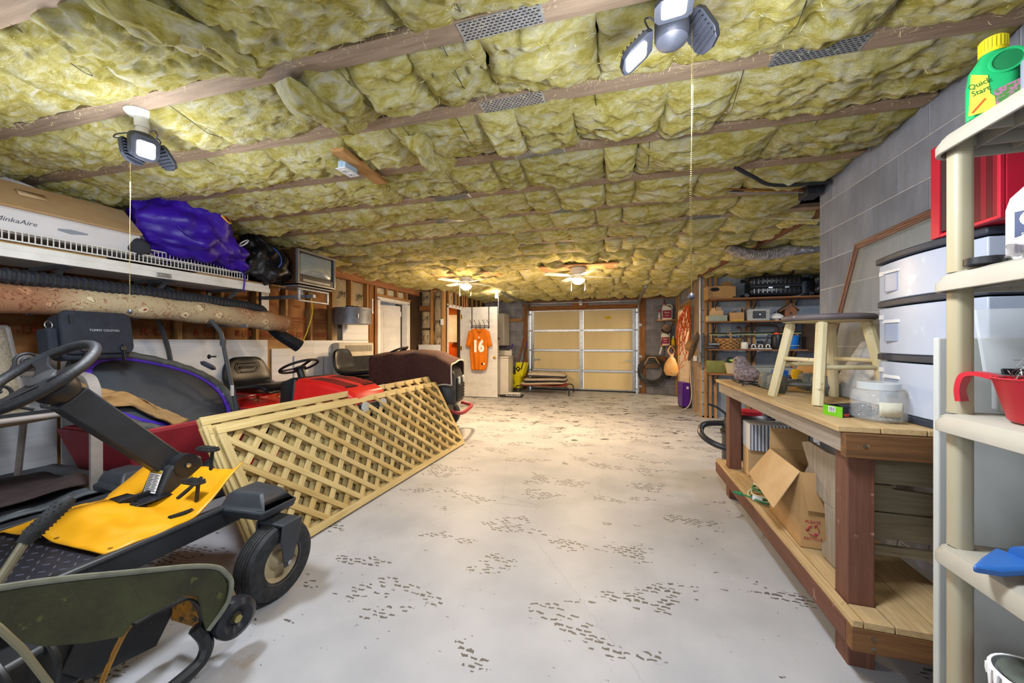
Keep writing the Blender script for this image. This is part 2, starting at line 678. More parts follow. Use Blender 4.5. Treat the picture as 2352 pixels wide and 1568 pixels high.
G().box((1.41, 7.9, 2.06), (1.6, 9.3, 2.14)).o('opening_header', PINE_Y, wf, sm=0, bev=0.003)
wp = G().box((1.60, 9.31, 0), (3.4, 9.46, 2.62)).o('wall_passage_end', MORTAR_T, sm=0)
S(wp, 'tan painted block wall inside the lit side passage', 'wall')
blocks(wp, BLOCK_T, (1.42, 9.302), (1, 0), 1.9, 0, 2.06, 0.02, 0.25, 0)
S(G().box((3.4, 7.1, 0), (3.5, 9.46, 2.62)).o('wall_passage_side', BLOCK_T, sm=0), 'tan wall closing the side passage', 'wall')

# far wall with the garage door
w = G().box((-3.8, 9.76, 0), (-2.38, 9.95, 2.62)).box((0.58, 9.76, 0), (1.6, 9.95, 2.62)).box((-2.38, 9.76, 2.22), (0.58, 9.95, 2.62))
wg = w.o('wall_far', MORTAR_D, sm=0)
S(wg, 'dark grey block wall around the garage door', 'wall')
blocks(wg, BLOCK_D, (-3.7, 9.76), (1, 0), 1.22, 0, 2.5, 0.0, 0.1, 0)
blocks(wg, BLOCK_D, (0.66, 9.76), (1, 0), 0.75, 0, 2.5, 0.0, 0.2, 0)
blocks(wg, BLOCK_D, (-2.4, 9.76), (1, 0), 3.0, 2.3, 2.5, 0.0, 0.2, 0)
OLDPINE_Z = wood('old_pine_z', '#9a6a38', '#6f4520', 2)
OLDPINE_X = wood('old_pine_x', '#96632f', '#6b421e', 0)
G().box((-2.50, 9.70, 0), (-2.33, 9.755, 2.40)).o('jamb', OLDPINE_Z, wg, bev=0.003, sm=0)
G().box((0.50, 9.70, 0), (0.68, 9.755, 2.40)).o('jamb', OLDPINE_Z, wg, bev=0.003, sm=0)
G().box((-2.33, 9.70, 2.15), (0.50, 9.755, 2.27)).o('header', OLDPINE_X, wg, bev=0.003, sm=0)
G().box((-1.15, 9.66, 2.19), (-0.78, 9.698, 2.36)).o('spring_block', OLDPINE_X, wg, bev=0.003, sm=0)
G().box((-3.66, 9.70, 1.86), (-2.52, 9.752, 1.95)).o('ledger', PINE_X, wg, bev=0.003, sm=0)
G().box((0.70, 9.70, 0.78), (1.30, 9.752, 0.93)).o('hose_board', OLDPINE_X, wg, bev=0.003, sm=0)
G().box((-2.4, 9.62, 2.385), (1.3, 9.70, 2.42)).o('top_plate', OLDPINE_X, wg, bev=0.003, sm=0)

# garage door: four sections of two insulated panels between galvanised rails and stiles
GD = thing('door_1', 'closed beige sectional garage door with galvanised rails at the far end', 'garage door', (-0.915, 9.74, 0), kind='structure')
BEIGE = mat('beige_insulation_board', '#d2c196', '#dccb9f', 2, st=(1, 1, 0.2), rough=0.75, bump=0.04, vary=0.03, dirt=('#a08a5c', 60, 0.73))
zs = [0.03, 0.535, 1.075, 1.605, 2.155]
for i in range(4):
    for s in (-1, 1):
        x0, x1 = (-1.30, -0.055) if s < 0 else (0.055, 1.30)
        G().box((x0, 0.0, zs[i] + 0.03), (x1, 0.03, zs[i + 1] - 0.03)).o('door_panel', BEIGE, GD, bev=0.004, sm=0)
    G().box((-1.30, -0.02, zs[i + 1] - 0.031), (1.30, 0.028, zs[i + 1] - 0.003)).o('section_rail', GALV, GD, bev=0.002, sm=0)
    G().box((-1.30, -0.02, zs[i] + 0.003), (1.30, 0.028, zs[i] + 0.031)).o('section_rail', GALV, GD, bev=0.002, sm=0)
    for x in (-1.335, 0, 1.335):
        G().box((x - 0.05, -0.03, zs[i] + 0.005), (x + 0.05, -0.021, zs[i + 1] - 0.005)).o('stile', GALV, GD, bev=0.001, sm=0)
for i in range(1, 4):
    for x in (-1.335, 0, 1.335):
        h = G().box((x - 0.025, -0.042, zs[i] - 0.05), (x + 0.025, -0.031, zs[i] + 0.05)).cyl((x - 0.035, -0.045, zs[i]), (x + 0.035, -0.045, zs[i]), 0.008)
        h.o('hinge', GALV, GD)
for s in (-1, 1):
    for z in (0.1, 0.535, 1.075, 1.605, 2.05):
        G().cyl((s * 1.37, -0.05, z), (s * 1.43, -0.05, z), 0.022).cyl((s * 1.33, -0.05, z), (s * 1.40, -0.05, z), 0.007).o('roller', STEEL, GD)
    G().box((s * 1.32 - 0.06, -0.045, 0.78), (s * 1.32 + 0.06, -0.032, 0.86)).box((s * 1.2 - 0.09, -0.05, 0.81), (s * 1.2 + 0.09, -0.04, 0.83)).o('latch', GALV, GD)
G().box((-1.37, -0.03, 0), (1.37, 0.03, 0.03)).o('bottom_seal', RUBBER, GD, bev=0.004)
G().prism([(-.09, -.03), (-.03, -.05), (.06, -.045), (.085, 0), (.05, .035), (-.04, .04), (-.085, .015)], 0, 0.003,
          Matrix.Translation((0.68, 0, 1.94)) @ Euler((rad(90), 0, 0)).to_matrix().to_4x4()).o('yellow_sticker', mat('sticker_yellow', '#d9c01f', '#b99a10', 20), GD, label='small torn yellow sticker')
for s, nm, lb in ((-1, 'left', 'galvanised garage door track curving up beside the yellow mop bucket side of the door'), (1, 'right', 'galvanised garage door track curving up beside the coiled hose')):
    xt = -0.915 + s * 1.42
    T = thing('door_track', lb, 'track', (xt, 9.66, 0))
    pr = [(-1, -1), (1, -1), (1, 1), (-1, 1)]
    G().tube([(0, 0, 0.02), (0, 0, 1.95)], 0.024, prof=pr).o('vertical_track', GALV, T, sm=0)
    G().tube([(0, 0, 1.95)] + [(0, -0.36 + 0.36 * math.cos(a), 1.95 + 0.36 * math.sin(a)) for a in np.linspace(0.2, 1.57, 8)] + [(0, -2.45, 2.34)], 0.022, prof=pr).o('curved_track', GALV, T, sm=0)
    a = G().bar((0, -2.38, 2.36), (0.02, -2.38, 2.46), 0.03, 0.004).bar((0, -2.38, 2.34), (-0.12, -2.1, 2.46), 0.03, 0.004)
    a.bar((-0.25, -2.38, 2.462), (0.25, -2.38, 2.462), 0.035, 0.006)
    a.o('hanger_bracket', GALV, T, sm=0)
    for z in (0.15, 0.9, 1.7):
        G().box((-0.03 if s < 0 else -0.01, 0.01, z), (0.01 if s < 0 else 0.09, 0.04, z + 0.06)).o('track_bracket', GALV, T)
# torsion shaft above the door
T = thing('torsion_shaft', 'steel torsion shaft with centre bearing above the garage door', 'shaft', (-0.93, 9.62, 2.34))
G().cyl((-1.5, 0, 0), (1.5, 0, 0), 0.013).o('shaft', STEEL, T)
G().box((-.04, .0, -.08), (.04, .038, .06)).cyl((-.03, -.03, 0), (.03, -.03, 0), .03).o('centre_bearing', GALV, T)
for s in (-1, 1):
    G().cyl((s * 1.42, 0, 0), (s * 1.48, 0, 0), 0.05).o('cable_drum', GALV, T)

# ---------------------------------------------------------------- left wall: studs, kraft batts, white foam board
SHEATH = mat('wall_sheathing', '#3b2c1e', '#4a3827', 4, rough=0.95)
KRAFT = mat('kraft_paper', '#9c6f42', '#7d532c', 5, rough=0.8, bump=0.25, bscale=14, vary=0.1)
JM = mat('grey_kraft_paper', '#a99c84', '#8f836c', 4, rough=0.8, bump=0.2, bscale=12, vary=0.07)
FOAM = mat('white_foam_board', '#d6d9de', '#c6cad0', 3, st=(1, .2, 8), rough=0.6, vary=0.03, dirt=('#a9a9a4', 30, 0.72))
w = G().box((-4.55, -2.6, 0), (-4.40, 5.85, 2.62)).box((-4.55, 6.72, 0), (-4.40, 7.4, 2.62)).box((-4.55, 5.85, 2.08), (-4.40, 6.72, 2.62))
wl = w.o('wall_left', SHEATH, sm=0)
S(wl, 'unfinished stud wall with brown paper insulation and white foam board', 'wall')
STUDY = [2.188 + 0.415 * k for k in range(-8, 9)]
for y in STUDY:
    G().box((-4.40, y - 0.019, 0), (-4.302, y + 0.019, 2.30)).o('stud', PINE_Z, wl, bev=0.003, sm=0)


def paper_batt(parent, m, y0, y1, z0, z1, x, seed, puff=0.05, face='x'):
    g = G()
    def fn(u, v):
        pu = (1 - abs(2 * u - 1) ** 3)
        pv = (1 - abs(2 * v - 1) ** 8)
        d = puff * pu * pv
        d += 0.018 * float(fbm(np.array([[u * 3 + seed, v * 5, seed * .7]]), 3)[0]) * pu
        if face == 'x':
            return (x + d, y0 + (y1 - y0) * u, z0 + (z1 - z0) * v)
        return (y0 + (y1 - y0) * u, x - d, z0 + (z1 - z0) * v)
    g.grid(fn, 10, 18)
    return g.o('paper_batt', m, parent, sm=180)


for i in range(len(STUDY) - 1):
    y0, y1 = STUDY[i] + 0.02, STUDY[i + 1] - 0.02
    if y1 < 1.2:
        continue
    m = KRAFT if y1 < 4.75 else JM
    b = paper_batt(wl, m, y0, y1, 0.9, 2.30, -4.39, i * 1.7)
    ym = (y0 + y1) / 2
    if y1 < 4.75:
        for z, t, s in ((1.40, 'R-13', .10), (1.62, 'KRAFT FACED', .035), (1.58, 'STAPLE FLANGE', .028), (1.78, 'R-13', .05)):
            text(t, s, RED_INK, b, (-4.318, ym + random.uniform(-.05, .05), z), (rad(90), 0, rad(90)), 'red_print')
        for z in (1.50, 1.53, 1.555):
            text('-----------------', 0.025, RED_INK, b, (-4.322, ym, z), (rad(90), 0, rad(90)), 'red_print')
    else:
        for z, t, s in ((1.55, 'R13', .12), (2.05, 'JM', .13)):
            text(t, s, INK, b, (-4.315, ym, z), (rad(90), 0, rad(90)), 'black_print', shear=.2)
# big header beam, cripples and frame over the side door
BEAM = wood('reddish_beam_wood', '#a8744c', '#8a5a38', 1)
G().box((-4.40, 4.55, 2.30), (-4.28, 7.23, 2.52)).o('header_beam', BEAM, wl, bev=0.004, sm=0)
G().box((-4.40, 1.0, 2.30), (-4.30, 4.55, 2.40)).o('top_plate', BEAM, wl, bev=0.004, sm=0)
for y0, y1 in ((5.54, 5.66), (5.70, 5.76)):
    G().box((-4.40, y0, 0), (-4.298, y1, 2.30)).o('stud', OLDPINE_Z, wl, bev=0.003, sm=0)
G().box((-4.40, 5.76, 2.13), (-4.298, 6.9, 2.17)).o('door_header', PINE_Y, wl, bev=0.003, sm=0)
for y in (6.05, 6.4, 6.75):
    G().box((-4.40, y, 2.17), (-4.30, y + 0.04, 2.30)).o('cripple_stud', PINE_Z, wl, bev=0.002, sm=0)
for y in (5.78, 6.1, 6.45):
    paper_batt(wl, mat('white_batt_paper', '#c8c2b4', '#a59c88', 6, bump=.4), y, y + .27, 2.17, 2.3, -4.36, y, .04)
# white foam boards along the lower wall, each a sheet of its own
for y0, y1, z0, z1, x in ((-.6, 1.75, .0, 1.22, -4.285), (1.77, 3.55, .0, 1.33, -4.28), (3.98, 5.50, 0, 1.325, -4.285), (4.85, 5.47, 1.33, 1.63, -4.27)):
    G().box((x - .012, y0, z0), (x, y1, z1)).o('foam_board', FOAM, wl, bev=0.002, sm=0)
G().box((-4.30, 3.56, 0), (-4.292, 3.97, 1.33)).o('tan_board', CARD, wl, sm=0)
G().box((-4.282, 3.60, .80), (-4.27, 4.05, 1.22)).o('foam_board', FOAM, wl, bev=0.002, sm=0)
G().box((-4.262, 3.92, .55), (-4.25, 4.42, 1.12)).o('foam_board', FOAM, wl, bev=0.002, sm=0)
G().box((-4.27, 3.60, .45), (-4.262, 4.6, .70)).o('tan_board', CARD, wl, sm=0)

# side door in the left wall
D3 = thing('door_3', 'white door standing ajar in the left stud wall', 'door', (-4.4, 5.85, 0), kind='structure')
for a, b in (((-.02, -.09, 0), (.125, -.02, 2.08)), ((-.02, .88, 0), (.125, .99, 2.08)), ((-.02, -.09, 2.06), (.125, .99, 2.12))):
    G().box(a, b).o('casing', WHITE, D3, bev=0.004, sm=0)
d = Matrix.Translation((-.03, .86, 0)) @ Matrix.Rotation(rad(-115), 4, 'Z')
G(d).box((0, -0.02, 0.01), (0.84, 0.02, 2.03)).o('door_slab', WHITE, D3, bev=0.003, sm=0)
g = G(d)
for x0, x1 in ((.10, .38), (.46, .74)):
    for z0, z1 in ((.2, .75), (.87, 1.5), (1.6, 1.9)):
        g.box((x0, -0.026, z0), (x1, -0.018, z1)).box((x0, .018, z0), (x1, .026, z1))
g.o('door_panels', WHITE, D3, bev=0.006, sm=0)
for z in (.3, 1.1, 1.82):
    G().cyl((-.015, .865, z), (-.015, .865, z + .09), .008).o('hinge', STEEL, D3)
sr = G().box((-6.4, 5.0, 0), (-6.3, 7.6, 2.5)).box((-6.4, 7.3, 0), (-4.55, 7.4, 2.5)).box((-6.4, 4.9, 0), (-4.55, 5.0, 2.5)).box((-6.4, 4.9, 2.5), (-4.55, 7.6, 2.6))
S(sr.o('wall_side_room', WHITE, sm=0), 'white walls of the side room through the left door', 'wall')

# short wall facing us between the two doors, with printed paper batts
w2 = G().box((-4.40, 7.33, 0), (-3.70, 7.42, 2.62)).o('wall_return', SHEATH, sm=0)
S(w2, 'short stud wall with grey printed paper batts between the two doors', 'wall')
for x0, x1 in ((-4.01, -3.97), (-3.745, -3.69)):
    G().box((x0, 7.235, 0), (x1, 7.33, 2.42)).o('stud', PINE_Z, w2, bev=0.003, sm=0)
G().box((-4.28, 7.235, 1.98), (-4.02, 7.33, 2.08)).o('blocking', OLDPINE_X, w2, bev=0.003, sm=0)
G().box((-4.40, 7.23, 2.42), (-3.69, 7.33, 2.52)).o('top_plate', OLDPINE_X, w2, bev=0.003, sm=0)
for x0, x1, z0, z1 in ((-4.27, -4.02, 2.08, 2.42), (-4.27, -4.02, 1.6, 1.97), (-4.27, -4.02, 1.0, 1.56), (-3.96, -3.755, 1.0, 1.4), (-3.96, -3.755, 1.4, 2.42)):
    b = paper_batt(w2, JM, x0, x1, z0, z1, 7.32, x0 * 9 + z0, 0.05, 'y')
    zt = [(z1 - .16, .13)] if z1 - z0 < .6 else [(2.25, .13), (1.72, .13)]
    for z, s in zt:
        text('JM', s, INK, b, ((x0 + x1) / 2, 7.262, z), (rad(90), 0, 0), 'black_print', shear=.15, xs=.9)
        text('______', s * .5, INK, b, ((x0 + x1) / 2, 7.262, z - .1), (rad(90), 0, 0), 'black_print')
    if z1 - z0 > .9:
        text('09126  1  R13 C', .055, INK, b, (-3.93, 7.265, 1.72), (rad(90), rad(-90), 0), 'black_print')
        text('-----------', .04, INK, b, (-3.86, 7.262, 2.1), (rad(90), 0, 0), 'black_print')
        text('----------', .04, INK, b, (-3.86, 7.262, 1.95), (rad(90), 0, 0), 'black_print')
G().box((-4.29, 7.218, .3), (-3.76, 7.232, 1.24)).o('foam_board', FOAM, w2, bev=0.002, sm=0)

# wall of the lit bathroom and its open white door
w3 = G().box((-3.80, 7.42, 2.08), (-3.70, 8.2, 2.62)).box((-3.80, 8.16, 0), (-3.70, 9.8, 2.62)).o('wall_bathroom', SHEATH, sm=0)
S(w3, 'stud wall with copper pipes above the open bathroom door', 'wall')
for y in (7.46, 7.62, 7.82, 8.0, 8.2, 8.5, 8.8, 9.1, 9.4):
    G().box((-3.70, y, 2.1 if y < 8.15 else 0), (-3.665, y + .04, 2.42)).o('stud', PINE_Z, w3, bev=0.002, sm=0)
G().box((-3.70, 7.43, 2.42), (-3.66, 9.75, 2.52)).o('top_plate', PINE_Y, w3, bev=.003, sm=0)
for y in (8.25, 8.35):
    G().cyl((-3.64, y, 1.9), (-3.64, y, 2.45), .011).o('copper_pipe', mat('copper', '#b87a4a', rough=.35, metal=1), w3)
paper_batt(w3, JM, 7.5, 7.62, 2.12, 2.42, -3.69, 5.5, .03)
for a, b in (((-3.71, 7.42, 0), (-3.675, 7.47, 2.10)), ((-3.71, 7.42, 2.06), (-3.675, 8.22, 2.14)), ((-3.71, 8.14, 0), (-3.675, 8.2, 2.10))):
    G().box(a, b).o('casing', WHITE, w3, bev=.003, sm=0)
ORANGE_W = mat('orange_wall_paint', '#d98a3a', '#d28434', 2, rough=.7)
br = G().box((-6.0, 9.6, 0), (-3.8, 9.7, 2.5)).box((-6.1, 7.42, 0), (-6.0, 9.7, 2.5)).box((-6.1, 7.42, 2.5), (-3.8, 9.7, 2.6)).o('wall_bathroom_inside', ORANGE_W, sm=0)
S(br, 'warm orange painted walls inside the bathroom', 'wall')
c = thing('bathroom_cabinet', 'white wall cabinet seen through the bathroom doorway', 'cabinet', (-4.42, 9.6, 1.28))
G().box((-.16, -.28, 0), (.5, -.002, .78)).o('body', WHITE, c, bev=.004, sm=0)
G().box((-.155, -.30, .01), (.15, -.282, .77)).o('cabinet_door', WHITE, c, bev=.004, sm=0)
t = thing('orange_towel', 'orange towel hanging in the bathroom below the white cabinet', 'towel', (-4.42, 9.5, .45))
G().grid(lambda u, v: (-.35 + .7 * u, .02 * math.sin(u * 14) - .01, .78 * v), 24, 4).o('cloth', mat('orange_cloth', '#d9610f', '#c9550a', 30, rough=.95), t, solid=.012)
G().cyl((-.42, 0.03, .77), (.42, .03, .77), .009).o('towel_bar', STEEL, t)

D2 = thing('door_2', 'white six panel door standing open with the orange jersey on it', 'door', (-3.69, 8.13, 0), rad(4), kind='structure')
G().box((0.0, 0, 0.012), (0.90, 0.036, 2.12)).o('door_slab', WHITE, D2, bev=.003, sm=0)
for x0, x1 in ((.11, .41), (.49, .79)):
    for z0, z1 in ((.28, .86), (1.02, 1.66), (1.78, 1.98)):
        g = G().box((x0 + .035, -.008, z0 + .035), (x1 - .035, -.0005, z1 - .035))
        g.o('door_panel', WHITE, D2, bev=.006, sm=0)
        g = G()
        for a, b in (((x0, z0), (x1, z0 + .012)), ((x0, z1 - .012), (x1, z1)), ((x0, z0), (x0 + .012, z1)), ((x1 - .012, z0), (x1, z1))):
            g.box((a[0], -.006, a[1]), (b[0], -.0005, b[1]))
        g.o('panel_moulding', WHITE, D2, bev=.002, sm=0)
BRASS = mat('brass', '#c9a24a', '#b08a36', 20, rough=.3, metal=1)
G().lathe([(.03, 0), (.03, .006), (.012, .01), (.012, .03), (.028, .042), (.03, .055), (.022, .066), (.0, .07)], c=(.84, -.001, .94), d=(0, -1, 0)).o('door_knob', BRASS, D2)
for z in (.28, 1.1, 1.84):
    G().cyl((-.004, -.006, z), (-.004, -.006, z + .1), .009).box((0, -.003, z), (.03, -.0005, z + .1)).o('hinge', BRASS, D2)

wl.location.x = .16
wl.scale.y = .963
D3.location = (-4.24, 5.63, 0)
D3.scale.y = .963
w2.location = (.13, -.23, 0)
w3.location = (.12, -.24, 0)
D2.location = (-3.57, 7.89, 0)

# ---------------------------------------------------------------- ceiling: chords, batts
SUB = mat('dark_subfloor', '#2a2118', '#3a2d20', 4, rough=.95)
ce = G().box((-4.5, -2.6, 2.66), (4.35, 10.0, 2.72)).o('ceiling', SUB, sm=0)
S(ce, 'open ceiling of wooden joists stuffed with yellow insulation', 'ceiling')
CHORD = wood('joist_wood', '#a08b76', '#826f5c', 0, scale=4)


def shear(x, y):
    return y + 0.035 * (x + 0.5)


def wool_mat():
    m, nt, b = _new('yellow_glass_wool')
    L = nt.links.new
    tc = N(nt, 'ShaderNodeTexCoord')
    oi = N(nt, 'ShaderNodeObjectInfo')
    ad = N(nt, 'ShaderNodeVectorMath', operation='MULTIPLY_ADD')
    L(oi.outputs['Random'], ad.inputs[0])
    ad.inputs[1].default_value = (40, 40, 40)
    L(tc.outputs['Object'], ad.inputs[2])
    mp = N(nt, 'ShaderNodeMapping')
    mp.inputs['Scale'].default_value = (1, 2.2, 1.6)
    L(ad.outputs[0], mp.inputs['Vector'])
    n1 = N(nt, 'ShaderNodeTexNoise', i_Scale=7, i_Detail=9, i_Roughness=.66, i_Distortion=1.3)
    L(mp.outputs[0], n1.inputs['Vector'])
    rp = N(nt, 'ShaderNodeValToRGB')
    e = rp.color_ramp.elements
    e[0].position, e[0].color = .25, lin('#a1923c')
    e[1].position, e[1].color = .66, lin('#fbf6da')
    k = e.new(.40)
    k.color = lin('#d4c564')
    k = e.new(.52)
    k.color = lin('#ebe19a')
    L(n1.outputs['Fac'], rp.inputs[0])
    mr = N(nt, 'ShaderNodeMapRange', i_3=.85, i_4=1.08)
    L(oi.outputs['Random'], mr.inputs[0])
    vm = N(nt, 'ShaderNodeVectorMath', operation='SCALE')
    L(rp.outputs[0], vm.inputs[0])
    L(mr.outputs[0], vm.inputs['Scale'])
    L(vm.outputs[0], b.inputs['Base Color'])
    b.inputs['Roughness'].default_value = 1
    b.inputs['Specular IOR Level'].default_value = .1
    n2 = N(nt, 'ShaderNodeTexNoise', i_Scale=30, i_Detail=9, i_Roughness=.78, i_Distortion=1.6)
    L(mp.outputs[0], n2.inputs['Vector'])
    bp = N(nt, 'ShaderNodeBump', i_Strength=.9, i_Distance=.035)
    L(n2.outputs['Fac'], bp.inputs['Height'])
    L(bp.outputs[0], b.inputs['Normal'])
    return m


WOOL = wool_mat()
CH = [-.25, .24, .71, 1.175, 1.60, 2.08, 2.585] + [3.08 + .487 * k for k in range(14)]
rs = np.random.RandomState(5)


def x_right(y):
    return 1.42 if (y < 3.2 or y > 6.9) else 4.1


def x_left(y):
    return -4.35 if y < 7.2 else -3.66


for k, y in enumerate(CH):
    xl, xr = x_left(y), x_right(y + .1)
    vs = [(x, shear(x, yy) if y < 7.1 else yy, z) for z in (2.444, 2.482) for x, yy in ((xl, y), (xr, y), (xr, y + .089), (xl, y + .089))]
    g = G().add(vs, [(3, 2, 1, 0), (4, 5, 6, 7), (0, 1, 5, 4), (1, 2, 6, 5), (2, 3, 7, 6), (3, 0, 4, 7)])
    g.o('joist', CHORD, ce, bev=.002, sm=0)


def batt(x0, x1, y0, y1, res, seed, D, flat=3.0, z0=2.475):
    nx, ny = max(6, int((x1 - x0) / res)), max(6, int((y1 - y0) / res))
    u, v = np.meshgrid(np.linspace(0, 1, nx + 1), np.linspace(0, 1, ny + 1))
    u, v = u.ravel(), v.ravel()
    X = x0 + (x1 - x0) * u
    Yy = y0 + (y1 - y0) * v
    pu = (1 - np.abs(2 * u - 1) ** (flat + 1)) ** .55
    pv = (1 - np.abs(2 * v - 1) ** flat) ** .6
    P = np.stack([X, Yy, np.full_like(X, seed * 1.31)], 1)
    big = fbm(P * 3.5, 2)
    mid = fbm(P * [9, 14, 1], 3)
    rid = 1 - np.abs(fbm(P * [5, 11, 1] + 31, 3))
    fin = fbm(P * [30, 46, 1], 2) if res < .03 else 0
    body = pu * pv
    z = z0 - D * body * (1 + .35 * big) - .022 * mid * body - .026 * (rid - .6) * body - .012 * fin * np.sqrt(body)
    edge = (1 - body)
    X = X + .02 * fbm(P * 8 + 3, 3) * (0.3 + edge)
    Yy = Yy + .022 * fbm(P * 8 + 9, 3) * (0.3 + edge)
    sh = np.where(y0 < 6.9, .035 * (X + .5), 0)
    c = ((x0 + x1) / 2, (y0 + y1) / 2, z0)
    V = np.stack([X - c[0], Yy + sh - c[1], z - c[2]], 1)
    w = nx + 1
    i, j = np.meshgrid(np.arange(nx), np.arange(ny))
    a = (j * w + i).ravel()
    F = np.stack([a, a + w, a + w + 1, a + 1], 1)
    me = bpy.data.meshes.new('insulation_batt')
    me.from_pydata(V.tolist(), [], F.tolist())
    me.materials.append(WOOL)
    me.polygons.foreach_set('use_smooth', [True] * len(me.polygons))
    return link('insulation_batt', me, ce, loc=c)


SEAMS = [-4.3, -3.62, -3.05, -2.5, -2.02, -1.55, -1.12, -.72, -.52, -.14, .12, .55, .92, 1.42, 1.85, 2.3, 2.75, 3.2, 3.65, 4.1]
for k in range(1, len(CH) - 1):
    y0, y1 = CH[k] + .083, CH[k + 1] + .004
    xl, xr = x_left(y0), x_right(y0)
    res = .0105 if y0 < 2.2 else (.016 if y0 < 4 else (.028 if y0 < 6 else .04))
    xs = [xl] + [s + rs.uniform(-.1, .1) for s in SEAMS if xl + .2 < s < xr - .2 and rs.rand() > .12] + [xr]
    for i in range(len(xs) - 1):
        D = rs.uniform(.055, .085) if y0 < 3.6 else rs.uniform(.07, .105)
        batt(xs[i] - .012, xs[i + 1] + .012, y0 - rs.uniform(-.005, .012), y1 + rs.uniform(-.005, .022), res, k * 31 + i * 7, D, rs.uniform(2.2, 4))
# offcut strips of batt hanging across the joists
for x, y, L_, wd, rz, tl in ((-1.45, .95, .52, .13, 70, -8), (-1.30, 1.42, .42, .12, 78, -6), (-1.02, 1.9, .40, .10, 84, -5)):
    o = batt(-L_ / 2, L_ / 2, -wd / 2, wd / 2, .012, int(x * 77) % 50, .07, 5)
    me = o.data
    for v in me.vertices:
        v.co.y -= 0
    o.location = (x, shear(x, y), 2.425)
    o.rotation_euler = (0, rad(tl), rad(rz))

# wire pulls under the batts and truss plates on the joists
PLATE = mat('truss_plate_steel', '#b3bac4', '#98a0ab', 30, rough=.35, metal=.7)
pl = G().box((-.155, -.041, -.0022), (.155, .041, 0)).o('truss_plate', PLATE, ce, sm=0)
slots = G()
for i in range(16):
    for j in range(7):
        x = -.14 + i * .0187 + (.009 if j % 2 else 0)
        y = -.034 + j * .0113
        if x < .148:
            slots.box((x - .006, y - .0018, -.0030), (x + .006, y + .0018, -.0021))
SLOT = mat('dark_slots', '#1f1d1c', rough=.9)
so = slots.o('plate_slots', SLOT, pl, sm=0, kind='stuff')
pl.location = (-.40, shear(-.40, CH[3] + .0445), 2.4435)
for x, k in ((-.48, 4), (.75, 4), (-.45, 5), (-1.25, 6), (-1.5, 7), (-.4, 7), (-1.0, 9), (.75, 8), (1.8, 9), (2.2, 10)):
    c = pl.copy()
    COL.objects.link(c)
    c.location = (x, shear(x, CH[k] + .0445), 2.4435)
    s2 = so.copy()
    COL.objects.link(s2)
    s2.parent = c
WIRE = mat('dark_wire', '#2a2622', rough=.6)
for k in range(2, 12):
    for s in SEAMS[2:14]:
        if rs.rand() < .55 and x_left(CH[k]) < s < x_right(CH[k]):
            x = s + rs.uniform(-.08, .08)
            ya, yb = CH[k] + .08, CH[k + 1]
            G().tube([(x, shear(x, ya), 2.446), (x + .01, shear(x, (ya + yb) / 2), 2.40), (x, shear(x, yb), 2.446)], .0016, 4).o('support_wire', WIRE, ce)
# loose glass fibres along the batt edges: nobody could count them
fv, ff = [], []
for n in range(9000):
    k = rs.choice([2, 2, 3, 3, 3, 4, 4, 5, 6, 7])
    x = rs.uniform(-3.9, 1.4)
    y = CH[k + 1] + rs.uniform(-.06, .03) if rs.rand() < .7 else rs.uniform(CH[k] + .09, CH[k + 1])
    x0, y0_, z0_ = x, shear(x, y), (2.435 if abs(y - CH[k + 1]) < .07 else 2.39) + rs.uniform(-.012, .02)
    d = rs.normal(0, 1, 3) * [1, .6, .5]
    d = d / np.linalg.norm(d) * rs.uniform(.006, .022)
    w = rs.normal(0, 1, 3)
    w = w / np.linalg.norm(w) * .0005
    b0 = len(fv)
    e = rs.normal(0, .004, 3)
    for t in (0, .5, 1):
        p = np.array([x0, y0_, z0_]) + d * t + e * t * t
        fv += [tuple(p - w), tuple(p + w)]
    ff += [(b0, b0 + 1, b0 + 3, b0 + 2), (b0 + 2, b0 + 3, b0 + 5, b0 + 4)]
g = G()
g.v, g.f = fv, ff
g.o('loose_fibres', mat('pale_fibre', '#efe6b4', '#d9cf90', 9, rough=1), ce, sm=0, kind='stuff')
# ================================================================ things on the ceiling
DARK = mat('dark_lamp_plastic', '#23252c', '#2d3038', 9, rough=.4)
LED = mat('lit_lamp_panel', '#ffffff', emit=14, ecol='#f4f2ff')
PORC = mat('porcelain', '#c9c9c4', '#bdbdb8', 9, rough=.35)
BEAD = mat('beaded_chain_brass', '#8f8250', '#6f6440', 30, rough=.35, metal=.8)


def chain(parent, p, length, bead=.0019, step=.0066, name='pull_chain', end=True, m=None):
    """beaded pull chain: one part"""
    g = G()
    n = int(length / step)
    for i in range(n):
        c = (p[0] + .004 * math.sin(i * .05), p[1], p[2] - i * step)
        g.add([(c[0] + a * bead, c[1] + b * bead, c[2] + e * bead * 1.2) for a, b, e in ((1, 0, 0), (0, 1, 0), (-1, 0, 0), (0, -1, 0), (0, 0, 1), (0, 0, -1))],
              [(0, 1, 4), (1, 2, 4), (2, 3, 4), (3, 0, 4), (1, 0, 5), (2, 1, 5), (3, 2, 5), (0, 3, 5)])
    g.cyl(p, (p[0], p[1], p[2] - length), bead * .35, n=4)
    o = g.o(name, m or BEAD, parent)
    if end:
        G().lathe([(0, .0), (.006, -.004), (.011, -.014), (.011, -.018), (0, -.024)], 10, (p[0], p[1], p[2] - length)).o('chain_pendant', DARK, o)
    return o


